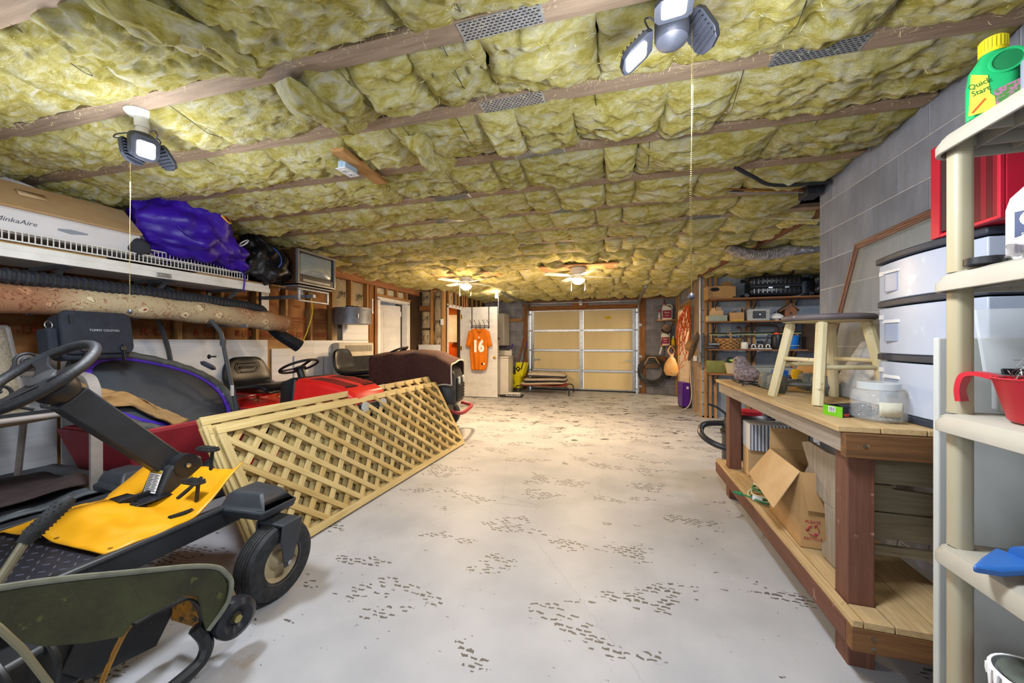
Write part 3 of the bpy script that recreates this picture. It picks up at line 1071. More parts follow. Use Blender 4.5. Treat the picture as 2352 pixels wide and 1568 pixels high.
def work_light(loc, label, wings, chain_at, clen):
    t = thing('work_light', label, 'lamp', loc, group='work lights on the joists')
    G().lathe([(.0, .20), (.062, .20), (.066, .19), (.058, .178), (.03, .165), (.028, .12), (0, .12)], 24).o('lamp_holder', PORC, t)
    G().cyl((0, 0, .12), (0, 0, .085), .024).o('screw_neck', PORC, t)
    G().lathe([(0, .085), (.045, .085), (.052, .075), (.052, -.005), (.046, -.02), (.02, -.034), (0, -.036)], 24).o('hub', DARK, t)
    for az, pitch, out in wings:
        M = Matrix.Rotation(rad(az), 4, 'Z') @ Matrix.Translation((.058, 0, .06 if out else 0)) @ Matrix.Rotation(rad(pitch), 4, 'Y')
        g = G(M)
        g.prism([(0, -.04), (.02, -.052), (.085, -.052), (.11, -.036), (.118, 0), (.11, .036), (.085, .052), (.02, .052), (0, .04)], -.004, .012)
        for k in range(6):
            zf = (-.014, -.004) if out else (.012, .022)
            g.box((.02 + k * .015, -.045, zf[0]), (.023 + k * .015, .045, zf[1]))
        w = g.o('lamp_wing', DARK, t, bev=.002, sm=0)
        G(M).prism(rrect(.075, .066, .012), *((.0125, .0155) if out else (-.0075, -.0045)), Matrix.Translation((.064, 0, 0))).o('led_lens', LED, w, sm=0)
        G(M).tube(bez([(.0, .03, .02), (-.01, .03, .05), (-.03, .02, .045), (-.03, .015, .0)], 5), .003, 5).o('wire', BLACK, w)
    chain(t, (chain_at[0], chain_at[1], .06), clen)
    return t


work_light((-2.27, 1.21, 2.25), 'black three wing work light with a pull chain above the fan carton', ((-15, 96, 1), (-165, 100, 1), (90, 55, 1)), (-.05, -.02), .84)
work_light((.165, 1.235, 2.275), 'black three wing work light hung over the middle of the floor with bright upper panel', ((-95, 12, 0), (178, 38, 0), (20, 52, 1)), (.06, .02), .87)

# two hugger fans
FANW = mat('fan_white', '#d3d2cc', '#c6c5bf', 9, rough=.4)
BOWL = mat('lit_glass_bowl', '#fff3e0', emit=4, ecol='#ffe9cf')


def make_fan(loc, label, a0):
    t = thing('ceiling_fan', label, 'ceiling fan', loc, group='ceiling fans near the garage door')
    t.scale = (1, 1, .82)
    G().box((-.55, -.16, -.004), (.55, .20, .02)).o('mounting_board', mat('fan_board', '#b58a62', '#a47a52', 4, st=(1, 6, 6), rough=.8), t, bev=.003, sm=0)
    G().lathe([(.10, 0), (.112, -.012), (.112, -.085), (.10, -.10), (.085, -.112), (0, -.112)], 28, (0, 0, -.004)).o('motor_housing', FANW, t)
    g = G().lathe([(.085, -.112), (.088, -.13), (.05, -.14), (.045, -.19), (.065, -.20), (0, -.20)], 24, (0, 0, -.004))
    for k in range(20):
        c, s = math.cos(k * PI / 10), math.sin(k * PI / 10)
        g.box((c * .088 - .004, s * .088 - .004, -.134), (c * .088 + .004, s * .088 + .004, -.12))
    g.o('switch_housing', FANW, t)
    for k in range(4):
        M = Matrix.Rotation(rad(a0 + 90 * k), 4, 'Z') @ Matrix.Translation((0, 0, -.15)) @ Matrix.Rotation(rad(11), 4, 'X')
        b = G(M).prism([(.17, -.05), (.30, -.058), (.49, -.056), (.52, -.04), (.52, .04), (.49, .056), (.30, .058), (.17, .05)], -.003, .003).o('blade', FANW, t, sm=0, bev=.001)
        G(M).prism([(.06, -.012), (.12, -.012), (.17, -.035), (.21, -.03), (.21, .03), (.17, .035), (.12, .012), (.06, .012)], -.008, -.0035).o('blade_iron', FANW, b, sm=0)
    g = G().lathe([(.06, -.20), (.09, -.215), (.092, -.235), (.075, -.27), (.045, -.295), (0, -.305)], 24)
    g.o('glass_bowl', BOWL, t)
    g = G()
    for k in range(8):
        c, s = math.cos(k * PI / 4), math.sin(k * PI / 4)
        g.tube([(c * .045, s * .045, -.175), (c * .085, s * .085, -.195), (c * .094, s * .094, -.225)], .003, 5)
    g.o('light_cage', FANW, t)
    for s in (-1, 1):
        chain(t, (s * .098, -.03, -.2), .2, .0022, .0062, m=STEEL)
    return t


make_fan((-2.34, 5.38, 2.385), 'white four blade ceiling fan with lit bowl nearer the bathroom door', 61)
make_fan((-.545, 5.30, 2.385), 'white four blade ceiling fan with lit bowl in front of the garage door', 32)

t = thing('bare_bulb', 'bare lit bulb with pull string beside the white door', 'lamp', (-2.56, 7.55, 2.44))
G().lathe([(0, 0), (.055, 0), (.055, -.012), (.03, -.03), (.028, -.07), (0, -.07)], 20).o('lamp_holder', PORC, t)
G().lathe([(.014, -.07), (.015, -.09), (.03, -.12), (.032, -.145), (.022, -.17), (0, -.178)], 20).o('bulb', mat('lit_bulb', '#ffffff', emit=25, ecol='#fff1de'), t)
G().tube([(.05, -.02, -.03), (.055, -.02, -.55)], .003, 5).o('pull_string', WHITE, t)

# receptacle box on the blocking
t = thing('blocking_board', 'diagonal wooden blocking board between two ceiling joists', 'board', (0, 0, 0))
G().bar((-1.535, 1.70, 2.405), (-1.56, 2.14, 2.405), .085, .022, (0, 0, 1)).o('board', PINE_Y, t, bev=.002, sm=0)
t = thing('receptacle_box', 'pale blue electrical receptacle box fixed to the blocking board under the ceiling', 'electrical box', (-1.60, 1.86, 2.44), rad(-2))
BLUE_BOX = mat('pale_blue_plastic', '#a9c3da', '#9db8cf', 9, rough=.5)
G().box((-.028, -.05, -.08), (.028, .05, 0)).box((-.003, -.052, -.07), (.003, -.05, 0)).o('box', BLUE_BOX, t, bev=.003, sm=0)
G().box((-.036, -.062, -.087), (.036, .062, -.081)).o('cover_plate', WHITE, t, bev=.002, sm=0)
for y in (-.025, .025):
    p = G().lathe([(.019, 0), (.019, -.003), (0, -.003)], 18, (0, y, -.087)).o('outlet', WHITE, t)
    G().box((-.008, y - .006, -.0915), (-.0055, y + .003, -.0900)).box((.0055, y - .006, -.0915), (.008, y + .003, -.0900)).box((-.002, y + .007, -.0915), (.002, y + .011, -.0900)).o('slots', SLOT, p, sm=0)

# foil duct, black pipe, cables, diagonal brace over the alcove
FOIL = mat('foil_duct', '#c2bfc0', '#8c8888', 30, rough=.25, metal=.95, bump=.6, bscale=60)
pts = bez([(1.22, 4.70, 2.40), (1.36, 4.73, 2.34), (1.56, 4.77, 2.31), (1.76, 4.82, 2.33), (1.95, 4.88, 2.37), (2.25, 5.0, 2.41)], 18)
G().tube(pts, [.065 + (.005 if i % 2 else -.004) for i in range(len(pts))], 14).wob(.008, 14, 3).o('foil_duct', FOIL, sm=60, label='crinkled foil air duct sagging below the insulation over the alcove', cat='duct')
G().tube(bez([(.70, 2.60, 2.43), (.85, 2.72, 2.395), (1.0, 2.86, 2.38), (1.2, 2.93, 2.385), (1.40, 2.97, 2.40)], 8), .012, 8).o('black_pipe', RUBBER, label='black plastic pipe curving across the insulation above the block wall', cat='pipe')
G().tube(bez([(.66, 2.97, 2.438), (.9, 3.0, 2.415), (1.2, 3.08, 2.405), (1.9, 3.2, 2.40), (2.4, 3.26, 2.40)], 8), .006, 6).o('copper_tube', MATS['copper'], label='thin copper tube running under the ceiling into the alcove', cat='pipe')
G().tube(bez([(.66, 2.98, 2.432), (1.0, 3.06, 2.40), (1.9, 3.24, 2.395), (2.4, 3.3, 2.395)], 8), .005, 6).o('grey_cable', mat('grey_cable', '#8d8583', rough=.5), label='grey cable strung beside the copper tube under the ceiling', cat='cable')
G().tube(bez([(1.0, 3.62, 2.43), (1.5, 3.75, 2.385), (2.1, 3.9, 2.38), (2.8, 4.0, 2.41)], 8), .006, 6).o('white_cable', mat('cream_cable', '#d8cfb4', rough=.5), label='cream cable sagging below the joists at the alcove', cat='cable')
G().bar((1.70, 3.5, 2.43), (1.30, 6.75, 2.43), .038, .085).o('diagonal_brace', wood('dark_brace_wood', '#6f4630', '#55331f', 1), bev=.003, sm=0, label='dark brown wooden brace running across the joists over the alcove', cat='brace')
g = G().box((1.30, 3.06, 2.36), (1.40, 3.20, 2.47)).box((.68, 3.045, 2.43), (1.42, 3.07, 2.475))
g.o('joist_hanger', mat('black_steel_plate', '#2a2d33', '#383b42', 12, rough=.45, metal=.5), bev=.003, sm=0, label='black steel beam plate at the top corner of the block wall', cat='bracket')
# ================================================================ at the garage door end
BRONZE = mat('dark_bronze_wire', '#3a2a24', '#2b1f1b', 9, rough=.4, metal=.6)
t = thing('over_door_hook_rack', 'dark wire hook rack hung over the top of the white door', 'hook rack', (-3.28, 7.90, 2.13), rad(4))
for x in (0, .41):
    g = G()
    g.bar((x, -.008, -.50), (x, -.008, .005), .016, .003, (0, 1, 0)).bar((x, -.01, .004), (x, .06, .004), .016, .003).bar((x, .058, .004), (x, .058, -.05), .016, .003, (0, 1, 0))
    g.o('over_door_strap', BRONZE, t, sm=0)
G().cyl((-.02, -.015, -.45), (.43, -.015, -.45), .006, n=8).cyl((-.02, -.015, -.49), (.43, -.015, -.49), .006, n=8).o('rail', BRONZE, t)
for k in range(5):
    x = .0 + k * .103
    G().tube(bez([(x - .02, -.10, -.33), (x, -.05, -.40), (x, -.018, -.45), (x, -.018, -.50), (x, -.05, -.52), (x, -.07, -.49)], 5), .005, 6).ball((x - .02, -.10, -.33), .009, 8, 5).ball((x, -.07, -.487), .009, 8, 5).o('hook', BRONZE, t)

t = thing('clothes_hanger', 'thin wire hanger holding the orange jersey on the hook rack', 'hanger', (-3.07, 7.80, 1.62), rad(4))
G().tube(bez([(-.012, 0, .07), (-.02, 0, .09), (0, 0, .115), (.02, 0, .095), (.0, 0, .06), (0, 0, .03)], 5), .004, 6).tube([(0, 0, .03), (-.20, 0, -.09), (.20, 0, -.09), (0, 0, .03)], .004, 6).o('wire', mat('dark_hanger', '#4a1c1a', rough=.5), t)

ORANGE = mat('orange_jersey_mesh', '#d9770a', '#c96a04', 4, rough=.85, bump=.25, bscale=160)
t = thing('jersey', 'orange football jersey with a white 16 hanging on the white door', 'jersey', (-3.07, 7.80, 1.62), rad(4))


def cloth_slab(outline, thick, seed, fold=.012, n=1, m=None, name='body', par=None):
    """cloth with thickness whose outline is a list of rows (z, x0, x1)"""
    g = G()
    cols = 16
    front, back = [], []
    for z, a, b in outline:
        for i in range(cols + 1):
            u = i / cols
            x = a + (b - a) * u
            e = math.sqrt(max(0, 1 - (2 * u - 1) ** 2))
            y = -thick * e - fold * math.sin(u * 17 + z * 2 + seed) * e * (1 + max(0, -z))
            front.append((x, y, z))
            back.append((x, thick * .35 * e, z))
    R_ = len(outline)
    w = cols + 1
    fs = []
    for j in range(R_ - 1):
        for i in range(cols):
            fs.append((j * w + i, (j + 1) * w + i, (j + 1) * w + i + 1, j * w + i + 1))
            o = R_ * w
            fs.append((o + j * w + i, o + j * w + i + 1, o + (j + 1) * w + i + 1, o + (j + 1) * w + i))
    g.add(front + back, fs)
    return g.o(name, m, par, sm=60)


rows = [(-.02, -.10, -.05), (-.03, -.16, .0), (-.06, -.22, .0)]
# body without the neck notch is lofted in two halves with a V between them
for s in (-1, 1):
    pass
g = G()
zz = [-.01, -.035, -.07, -.12, -.17, -.24, -.40, -.60, -.80, -.93, -.97]
lo_ = [-.105, -.17, -.205, -.215, -.215, -.215, -.225, -.22, -.20, -.185, -.15]
hi_ = [.105, .17, .205, .215, .215, .215, .215, .215, .20, .17, .15]
cols = 24
for j, z in enumerate(zz):
    nh = max(0, .085 * (1 - (-z) / .17)) if z > -.17 else 0
    for i in range(cols + 1):
        u = i / cols
        if u <= .5:
            x = lo_[j] + (-nh - lo_[j]) * (u * 2)
        else:
            x = nh + (hi_[j] - nh) * (u * 2 - 1)
        e = math.sqrt(max(0, 1 - (2 * u - 1) ** 4))
        y = -.045 * e - .010 * math.sin(u * 21 + 1) * (0.3 + -z) - .01 * math.sin(u * 9 + z * 4)
        g.v.append((x, y, z))
    if j:
        w = cols + 1
        for i in range(cols):
            if i == cols // 2 and zz[j] > -.171:
                continue
            g.f.append(((j - 1) * w + i, j * w + i, j * w + i + 1, (j - 1) * w + i + 1))
bd = g.o('body', ORANGE, t, sm=80, solid=.006)
G().grid(lambda u, v: (-.10 + .2 * u, .012, -.02 - .2 * v), 4, 4).o('back_panel', ORANGE, t, solid=.004)
for s in (-1, 1):
    g = G()
    loops = []
    for k in range(6):
        q = k / 5
        c = Vector((s * (.185 + .085 * q), -.02, -.09 - .34 * q))
        ax = Vector((s * .9, 0, .35)).normalized()
        rr = .085 - .018 * q
        loops.append([c + ax * rr * math.cos(a) * .75 + Vector((0, 1, 0)) * .032 * math.sin(a) for a in np.linspace(0, 2 * PI, 13)[:-1]])
    g.loft(loops, cap=False).o('sleeve', ORANGE, t, sm=80, solid=.004)
text('16', .36, WHITE_INK, t, (.005, -.068, -.43), (rad(90), 0, 0), 'number', bold=.018, xs=.78, ext=.003)
text('T', .055, WHITE_INK, t, (.02, -.06, -.225), (rad(90), 0, 0), 'crest', bold=.004, ext=.002)
G().prism([(-.02, 0), (.02, 0), (0, .03)], 0, .003, Matrix.Translation((.01, -.062, -.28)) @ Euler((rad(90), 0, 0)).to_matrix().to_4x4()).o('chest_mark', INK, t, sm=0)
G().box((.075, -.062, -.84), (.115, -.056, -.80)).o('hem_tag', INK, t, sm=0)
G().box((.118, -.062, -.84), (.155, -.056, -.80)).o('hem_tag', WHITE_INK, t, sm=0)

# washing machine, food bin, jar, mop things
t = thing('washing_machine', 'white top loading washing machine half hidden behind the white door', 'washing machine', (-2.88, 8.64, 0), rad(6))
APP = mat('white_enamel', '#d9d4cc', '#d0cbc2', 5, rough=.3, dirt=('#b59f80', 26, .74))
G().box((-.36, -.33, .02), (.32, .33, .90)).o('cabinet', APP, t, bev=.012)
G().box((-.365, -.335, .905), (.325, .335, .945)).o('top_lid', APP, t, bev=.012)
G().box((-.34, .22, .945), (.30, .33, 1.08)).o('control_panel', APP, t, bev=.02)
for x in (-.3, .26):
    for y in (-.28, .28):
        G().cyl((x, y, 0), (x, y, .03), .025).o('foot', RUBBER, t)
t = thing('food_storage_bin', 'tall clear food storage bin with blue lid on the washing machine', 'container', (-2.98, 8.50, .9462), rad(6))
CLEARP = mat('cloudy_clear_plastic', '#a9a39c', '#9c968f', 5, rough=.25, alpha=.75)
G().box((-.12, -.15, 0), (.14, .13, .42)).o('bin_body', CLEARP, t, bev=.02)
G().box((-.135, -.165, .42), (.155, .145, .46)).o('bin_lid', mat('slate_blue_lid', '#3f5266', rough=.4), t, bev=.015)
G().box((.144, -.1, .02), (.152, .0, .40)).o('bin_strip', mat('cream_strip', '#d3c7ad', rough=.5), t)
t = thing('steel_bowl', 'shiny steel bowl on the washing machine corner', 'bowl', (-2.80, 8.36, .9462))
G().lathe([(.045, 0), (.065, .01), (.075, .05), (.078, .09), (.073, .09), (.06, .015), (0, .01)], 20).o('bowl_body', STEEL, t)
t = thing('tall_white_panel', 'narrow tall white cabinet side standing past the white door', 'cabinet', (-2.96, 9.35, 0))
G().box((-.4, -.2, 1.20), (.07, .3, 2.06)).o('body', APP, t, bev=.008)
G().box((-.39, -.222, 1.22), (.06, -.203, 2.04)).o('front_door', APP, t, bev=.004)

YEL = mat('mop_bucket_yellow', '#d6cf1a', '#c6bf10', 4, rough=.4)
t = thing('mop_bucket', 'yellow wheeled mop bucket with wringer by the garage door', 'bucket', (-2.58, 9.22, 0), rad(-8))
def ringlike(g, rows, n=5):
    loops = []
    for z, wx, wy, cx in rows:
        loops.append([(cx + x, y, z) for x, y in rrect(wx, wy, min(wx, wy) * .25, n)])
    return g.loft(loops)
ringlike(G(), [(.10, .34, .28, 0), (.40, .40, .34, 0), (.43, .44, .37, 0), (.45, .44, .37, 0), (.45, .40, .33, 0), (.2, .34, .27, 0)]).o('tub', YEL, t, sm=40)
ringlike(G(), [(.40, .22, .26, .13), (.62, .27, .30, .16), (.76, .30, .31, .18), (.76, .27, .28, .18), (.5, .2, .22, .14)]).o('wringer', YEL, t, sm=40)
G().tube([(.22, -.16, .60), (.30, -.17, .85), (.36, -.17, 1.18)], .014, 8).o('wringer_handle', mat('dark_handle', '#24202c', rough=.5), t)
G().cyl((.36, -.17, 1.16), (.385, -.17, 1.30), .018).o('handle_grip', mat('purple_grip', '#3a2a7a', rough=.5), t)
for s, nm in ((-.0, 'tub_sign'),):
    g = G().prism([(-.07, 0), (.07, 0), (0, .12)], 0, .002, Matrix.Translation((-.02, -.172, .22)) @ Euler((rad(90), 0, 0)).to_matrix().to_4x4())
    o = g.o('warning_triangle', INK, t, sm=0)
    G().prism([(-.048, .013), (.048, .013), (0, .095)], .0025, .004, Matrix.Translation((-.02, -.172, .22)) @ Euler((rad(90), 0, 0)).to_matrix().to_4x4()).o('triangle_field', YEL, o, sm=0)
    G().bar((-.045, -.178, .24), (.0, -.178, .28), .012, .004).o('slip_figure', INK, o, sm=0)
d_ = G().prism([(-.075, 0), (0, -.075), (.075, 0), (0, .075)], 0, .003, Matrix.Translation((.13, -.158, .60)) @ Euler((rad(90), 0, 0)).to_matrix().to_4x4()).o('diamond_mark', INK, t, sm=0)
text('M', .06, YEL, t, (.13, -.163, .60), (rad(90), 0, 0), 'mark_letter', bold=.004)
for x in (-.12, .12):
    for y in (-.1, .1):
        G().cyl((x - .012, y, .045), (x + .012, y, .045), .045).box((x - .02, y - .02, .06), (x + .02, y + .02, .11)).o('caster', STEEL, t)
HW = wood('broom_wood', '#a8623a', '#8f4f2c', 2)
t = thing('push_broom', 'brown wooden handled broom leaning by the yellow mop bucket', 'broom', (-2.74, 9.55, 0))
G().tube([(-.02, 0, .16), (.30, .12, 1.58)], .014, 8).o('handle', HW, t)
G().box((-.12, -.03, .10), (.08, .03, .17)).o('head_block', HW, t, bev=.006)
G().box((-.13, -.04, .0), (.09, .04, .10)).wob(.006, 30).o('bristles', mat('straw_bristles', '#9a7a4a', '#7b5d35', 50, rough=1), t, sm=0)
t = thing('sponge_mop', 'white and blue handled sponge mop propped in the tall cream bin', 'mop', (-2.91, 9.28, .60))
G().tube([(-.02, 0, -.1), (.10, .05, .28)], .018, 8).o('blue_end', mat('navy_plastic', '#2e2c8a', rough=.4), t)
G().tube([(.06, .03, .18), (.16, .07, .50)], .021, 8).o('white_tube', WHITE, t)
G().tube([(.155, .07, .48), (.20, .09, .64)], .022, 8).o('blue_grip', MATS['navy_plastic'], t)
t = thing('tall_cream_bin', 'tall narrow cream bin between the washing machine and the mop bucket', 'bin', (-2.95, 9.28, 0), rad(4))
ringlike(G(), [(0, .18, .22, 0), (.75, .24, .28, 0), (.78, .28, .32, 0), (.80, .28, .32, 0), (.80, .24, .28, 0), (.1, .17, .2, 0)]).o('bin_body', mat('cream_plastic', '#cfc7ae', '#c2b99f', 6, rough=.5), t, sm=40)
t = thing('dust_mop', 'thin grey handled dust mop hung on the pine ledger board', 'mop', (-2.99, 9.68, .95))
G().cyl((0, 0, 0), (.005, 0, .85), .012).o('handle', mat('grey_tube', '#6a6d72', rough=.4, metal=.6), t)
G().cyl((.005, 0, .83), (.005, 0, .93), .016).o('grip', BLACK, t)
G().box((-.13, -.04, -.03), (.13, .03, .02)).o('mop_head', mat('grey_mop', '#77757a', '#5f5d62', 30, rough=1, bump=.5), t, bev=.015)

# pet cot with its cushions
t = thing('pet_cot', 'red fabric raised pet cot with black legs holding a stack of cushions', 'pet bed', (-1.77, 9.05, 0), rad(-2))
g = G()
for x0 in (-.57, .57):
    s = 1 if x0 > 0 else -1
    g2 = G().tube(bez([(x0 + s * .10, -.35, 0), (x0 + s * .10, -.35, .14), (x0 + s * .06, -.35, .20), (x0, -.35, .21), (x0 - s * .3, -.35, .21)], 5), .014, 8)
    g2.o('leg_rail', BLACK, t)
    G().tube(bez([(x0 + s * .10, .35, 0), (x0 + s * .10, .35, .14), (x0 + s * .06, .35, .20), (x0, .35, .21), (x0 - s * .3, .35, .21)], 5), .014, 8).o('leg_rail', BLACK, t)
    G().cyl((x0 - s * .02, -.35, .21), (x0 - s * .02, .35, .21), .013).o('end_rail', BLACK, t)
G().grid(lambda u, v: (-.55 + 1.1 * u, -.34 + .68 * v, .225 - .02 * math.sin(PI * u) * math.sin(PI * v)), 14, 8).o('bed_fabric', mat('red_cot_fabric', '#b5452e', '#a23a26', 9, rough=.9), t, solid=.01)
CREAM_C = mat('cream_cushion', '#bdb2a2', '#a99d8c', 7, rough=1, bump=.3, bscale=30)
NAVY = mat('navy_piping', '#2b2b3a', rough=.9)
for k, (x, w, d, z, th, lb) in enumerate(((-.03, 1.12, .66, .243, .055, 'flattened grey sheepskin cushion directly on the red cot'), (.02, 1.06, .60, .318, .085, 'grey cushion with navy band in the middle of the cot stack'), (.06, .96, .60, .425, .12, 'cream cushion with navy band topmost of the cot stack'))):
    c = thing('pet_cushion', lb, 'cushion', (-1.77 + x, 9.05, z), rad((-2, 3, 6)[k]), group='cushions on the pet cot')
    g = G()
    loops = []
    for q, zz_ in ((.86, 0), (.97, .12), (1, .35), (1, .6), (.96, .85), (.6, 1.0), (.1, 1.06)):
        loops.append([(px_ * q, py_ * q, th * zz_ + .02 * math.sin(px_ * 4 + k)) for px_, py_ in rrect(w, d, .16, 6)])
    g.loft(loops).o('cushion_body', CREAM_C, c, sm=60)
    if k:
        G().tube([(px_ * 1.005, py_ * 1.005, th * .22 + .02 * math.sin(px_ * 4 + k)) for px_, py_ in rrect(w, d, .16, 6)], .016, 6, closed=True).o('navy_band', NAVY, c)
t = thing('shoe_tray', 'black boot tray with a white slotted crate on the floor by the white door', 'tray', (-2.42, 8.26, 0), rad(5))
G().box((-.25, -.14, 0), (.27, .16, .012)).box((-.25, -.14, .012), (.27, -.125, .03)).box((-.25, .145, .012), (.27, .16, .03)).box((-.25, -.125, .012), (-.235, .145, .03)).box((.255, -.125, .012), (.27, .145, .03)).o('tray_body', BLACK, t, bev=.003)
t = thing('slotted_crate', 'low white slotted crate lying in the black boot tray', 'crate', (-2.40, 8.25, .0135), rad(5))
g = G().box((-.13, -.08, .06), (.19, .10, .08))
for k in range(9):
    x = -.13 + k * .0385
    g.box((x, -.08, 0), (x + .014, -.07, .06)).box((x, .09, 0), (x + .014, .10, .06))
g.box((-.13, -.08, 0), (.19, .10, .008))
g.o('crate_body', WHITE, t, sm=0)

# right of the garage door: hose, shelves, jugs
t = thing('garden_hose', 'black garden hose coiled on a hose hanger beside the garage door', 'hose', (.82, 9.60, .62))
g = G()
HOSE = mat('hose_black', '#2b2d31', '#43464b', 9, rough=.5)
rsn = np.random.RandomState(4)
for k in range(9):
    r = .24 + .010 * k + rsn.uniform(-.01, .01)
    cz = -.03 - .02 * (k % 4)
    g.tube([(r * math.cos(a) + rsn.uniform(-.004, .004), -.012 * (k % 4) - rsn.uniform(0, .006), cz + r * math.sin(a) * 1.02) for a in np.linspace(0, 2 * PI, 40)[:-1]], .0125, 7, closed=True)
g.o('hose_coil', HOSE, t)
TAN = mat('tan_hanger_plastic', '#a58a6a', '#95795a', 6, rough=.6)
G().tube(bez([(-.18, -.03, .10), (-.12, -.05, .22), (-.07, -.05, .29), (.07, -.05, .29), (.12, -.05, .22), (.19, -.03, .10)], 6), .016, 8).o('hanger_arch', TAN, t)
G().prism([(-.15, 0), (.15, 0), (.17, .12), (.10, .18), (-.10, .18), (-.17, .12)], -.03, .06, Matrix.Translation((0, .05, .02)) @ Euler((rad(90), 0, 0)).to_matrix().to_4x4()).o('hanger_saddle', mat('brown_saddle', '#5c4a3c', rough=.7), t, bev=.01)
G().tube(bez([(.24, -.06, .2), (.30, -.07, .12), (.28, -.07, -.1), (.2, -.06, -.2)], 6), .012, 7).cyl((.20, -.06, .22), (.26, -.06, .17), .018).o('spray_end', BLACK, t)
G().tube([(.30, .08, 1.75), (.30, .08, .33), (-.2, .08, .33), (-.2, .08, .18)], .01, 7).o('water_pipe', mat('rusty_pipe', '#5a4a42', rough=.6, metal=.4), label='thin rusty water pipe above the coiled garden hose', cat='pipe', loc=(.82, 9.63, .62))
for z, x0, x1, lb in ((1.82, .93, 1.36, 'short upper wooden shelf in the corner holding a white jug'), (1.20, 1.0, 1.36, 'short lower wooden shelf in the corner holding a jug and yellow bottle')):
    t = thing('corner_shelf', lb, 'shelf', (0, 9.58, z))
    G().box((x0, -.10, 0), (x1, .16, .025)).o('shelf_board', PINE_X, t, bev=.002, sm=0)
    G().bar((x1 - .05, .15, -.12), (x1 - .05, -.05, -.005), .02, .02).o('shelf_bracket', OLDPINE_Z, t, sm=0)
JUG_W = mat('jug_white', '#d8d6d0', rough=.4)
MAROON = mat('label_maroon', '#7e1230', '#8e1a3a', 20, rough=.6)


def jug(loc, label, rz=0, s=1.0):
    t = thing('jug', label, 'jug', loc, rz, group='white jugs with maroon labels')
    g = G()
    loops = []
    for z, w, cx in ((0, .20, 0), (.012, .215, 0), (.20, .215, 0), (.25, .20, -.005), (.29, .13, -.035), (.315, .06, -.055), (.33, .05, -.06)):
        loops.append([((cx + x) * s, y * s, z * s) for x, y in rrect(w, min(.12, w), .03 if w > .08 else .02, 4)])
    g.loft(loops).o('jug_body', JUG_W, t, bev=0)
    G().cyl((-.06 * s, 0, .33 * s), (-.06 * s, 0, .355 * s), .026 * s).o('cap', mat('jug_cap_red', '#b3152a', rough=.4), t)
    G().tube(bez([(-.03 * s, 0, .305 * s), (.04 * s, 0, .325 * s), (.095 * s, 0, .29 * s), (.10 * s, 0, .22 * s)], 5), .014 * s, 8).o('handle', JUG_W, t)
    l = G().box((-.09 * s, -.0635 * s, .03 * s), (.09 * s, -.0605 * s, .20 * s)).o('label_panel', MAROON, t, sm=0)
    text('Sevin', .05 * s, WHITE_INK, l, (0, -.0655 * s, .15 * s), (rad(90), 0, 0), 'label_print')
    text('Insect', .03 * s, WHITE_INK, l, (0, -.0655 * s, .09 * s), (rad(90), 0, 0), 'label_print')
    return t


jug((1.17, 9.56, 1.8465), 'white jug with maroon label on the upper corner shelf', rad(-8), 1.12)
jug((1.13, 9.56, 1.2265), 'white jug with maroon label on the lower corner shelf', rad(-5), .95)
t = thing('spray_bottle', 'red and white spray bottle standing behind the upper jug', 'bottle', (1.00, 9.62, 1.8465))
G().lathe([(.03, 0), (.032, .01), (.032, .12), (.012, .16), (.012, .2)], 14).o('bottle_body', WHITE, t)
G().box((-.03, -.015, .19), (.02, .015, .24)).o('spray_head', MATS['jug_cap_red'], t, bev=.006)
t = thing('yellow_bottle', 'small yellow bottle with white cap at the end of the lower corner shelf', 'bottle', (1.305, 9.54, 1.2265))
G().lathe([(.04, 0), (.045, .01), (.045, .10), (.03, .15), (.018, .17)], 16).o('bottle_body', mat('yellow_plastic', '#d9b415', rough=.4), t)
G().lathe([(.02, .17), (.02, .2), (.012, .215), (0, .215)], 12).o('cap', WHITE, t)
t = thing('felt_hat', 'brown felt hat hung open side out under the upper corner shelf', 'hat', (1.14, 9.50, 1.62))
G().lathe([(.10, -.02), (.115, .0), (.105, .03), (.07, .13), (0, .16)], 22, d=(0.1, 1, .35)).o('crown', mat('brown_felt', '#7a6a58', '#5f5245', 9, rough=1), t, solid=.008)
G().tube([(-.1, -.02, -.02), (-.05, -.07, -.09), (.04, -.07, -.10), (.1, -.03, -.05)], .02, 8).o('brim', mat('black_felt', '#1f1c1b', rough=1), t)
t = thing('fly_swatter', 'white handled brush hanging off the lower corner shelf', 'brush', (.99, 9.50, 1.0))
G().tube([(0, 0, 0), (.05, .02, .18)], .016, 8).o('handle', WHITE, t)
G().tube([(.05, .02, .18), (.07, .03, .52)], .018, 8).o('grip', BLACK, t)
PBAG = mat('orange_tinted_bag', '#e0a45c', '#e8c08a', 9, rough=.35, bump=.5, bscale=18)
t = thing('plastic_bag', 'knotted orange tinted plastic bag hung on the wall post', 'bag', (1.24, 9.36, .48))
t.scale = (1.2, 1.1, 1.15)
g = G()
loops = []
for z, r in ((0, .03), (.02, .10), (.12, .14), (.25, .13), (.36, .075), (.42, .03), (.47, .035)):
    loops.append([(r * math.cos(a) * 1.05, r * .7 * math.sin(a), z) for a in np.linspace(0, 2 * PI, 19)[:-1]])
g.loft(loops).wob(.02, 9, 2).o('bag_body', PBAG, t, sm=80)
for s in (-1, 1):
    G().tube(bez([(s * .02, 0, .44), (s * .06, .03, .52), (s * .03, .05, .60), (.0, .05, .62)], 5), .012, 6).o('bag_handle', PBAG, t)
t = thing('black_trowel_holder', 'black tool hanging beside the coiled hose under the plastic bag', 'tool', (1.17, 9.62, .36))
G().box((-.02, -.02, .2), (.03, .02, .55)).o('shaft', BLACK, t, bev=.008)
G().ball((0, -.02, .12), (.11, .05, .09), 14, 8).o('tool_head', BLACK, t)

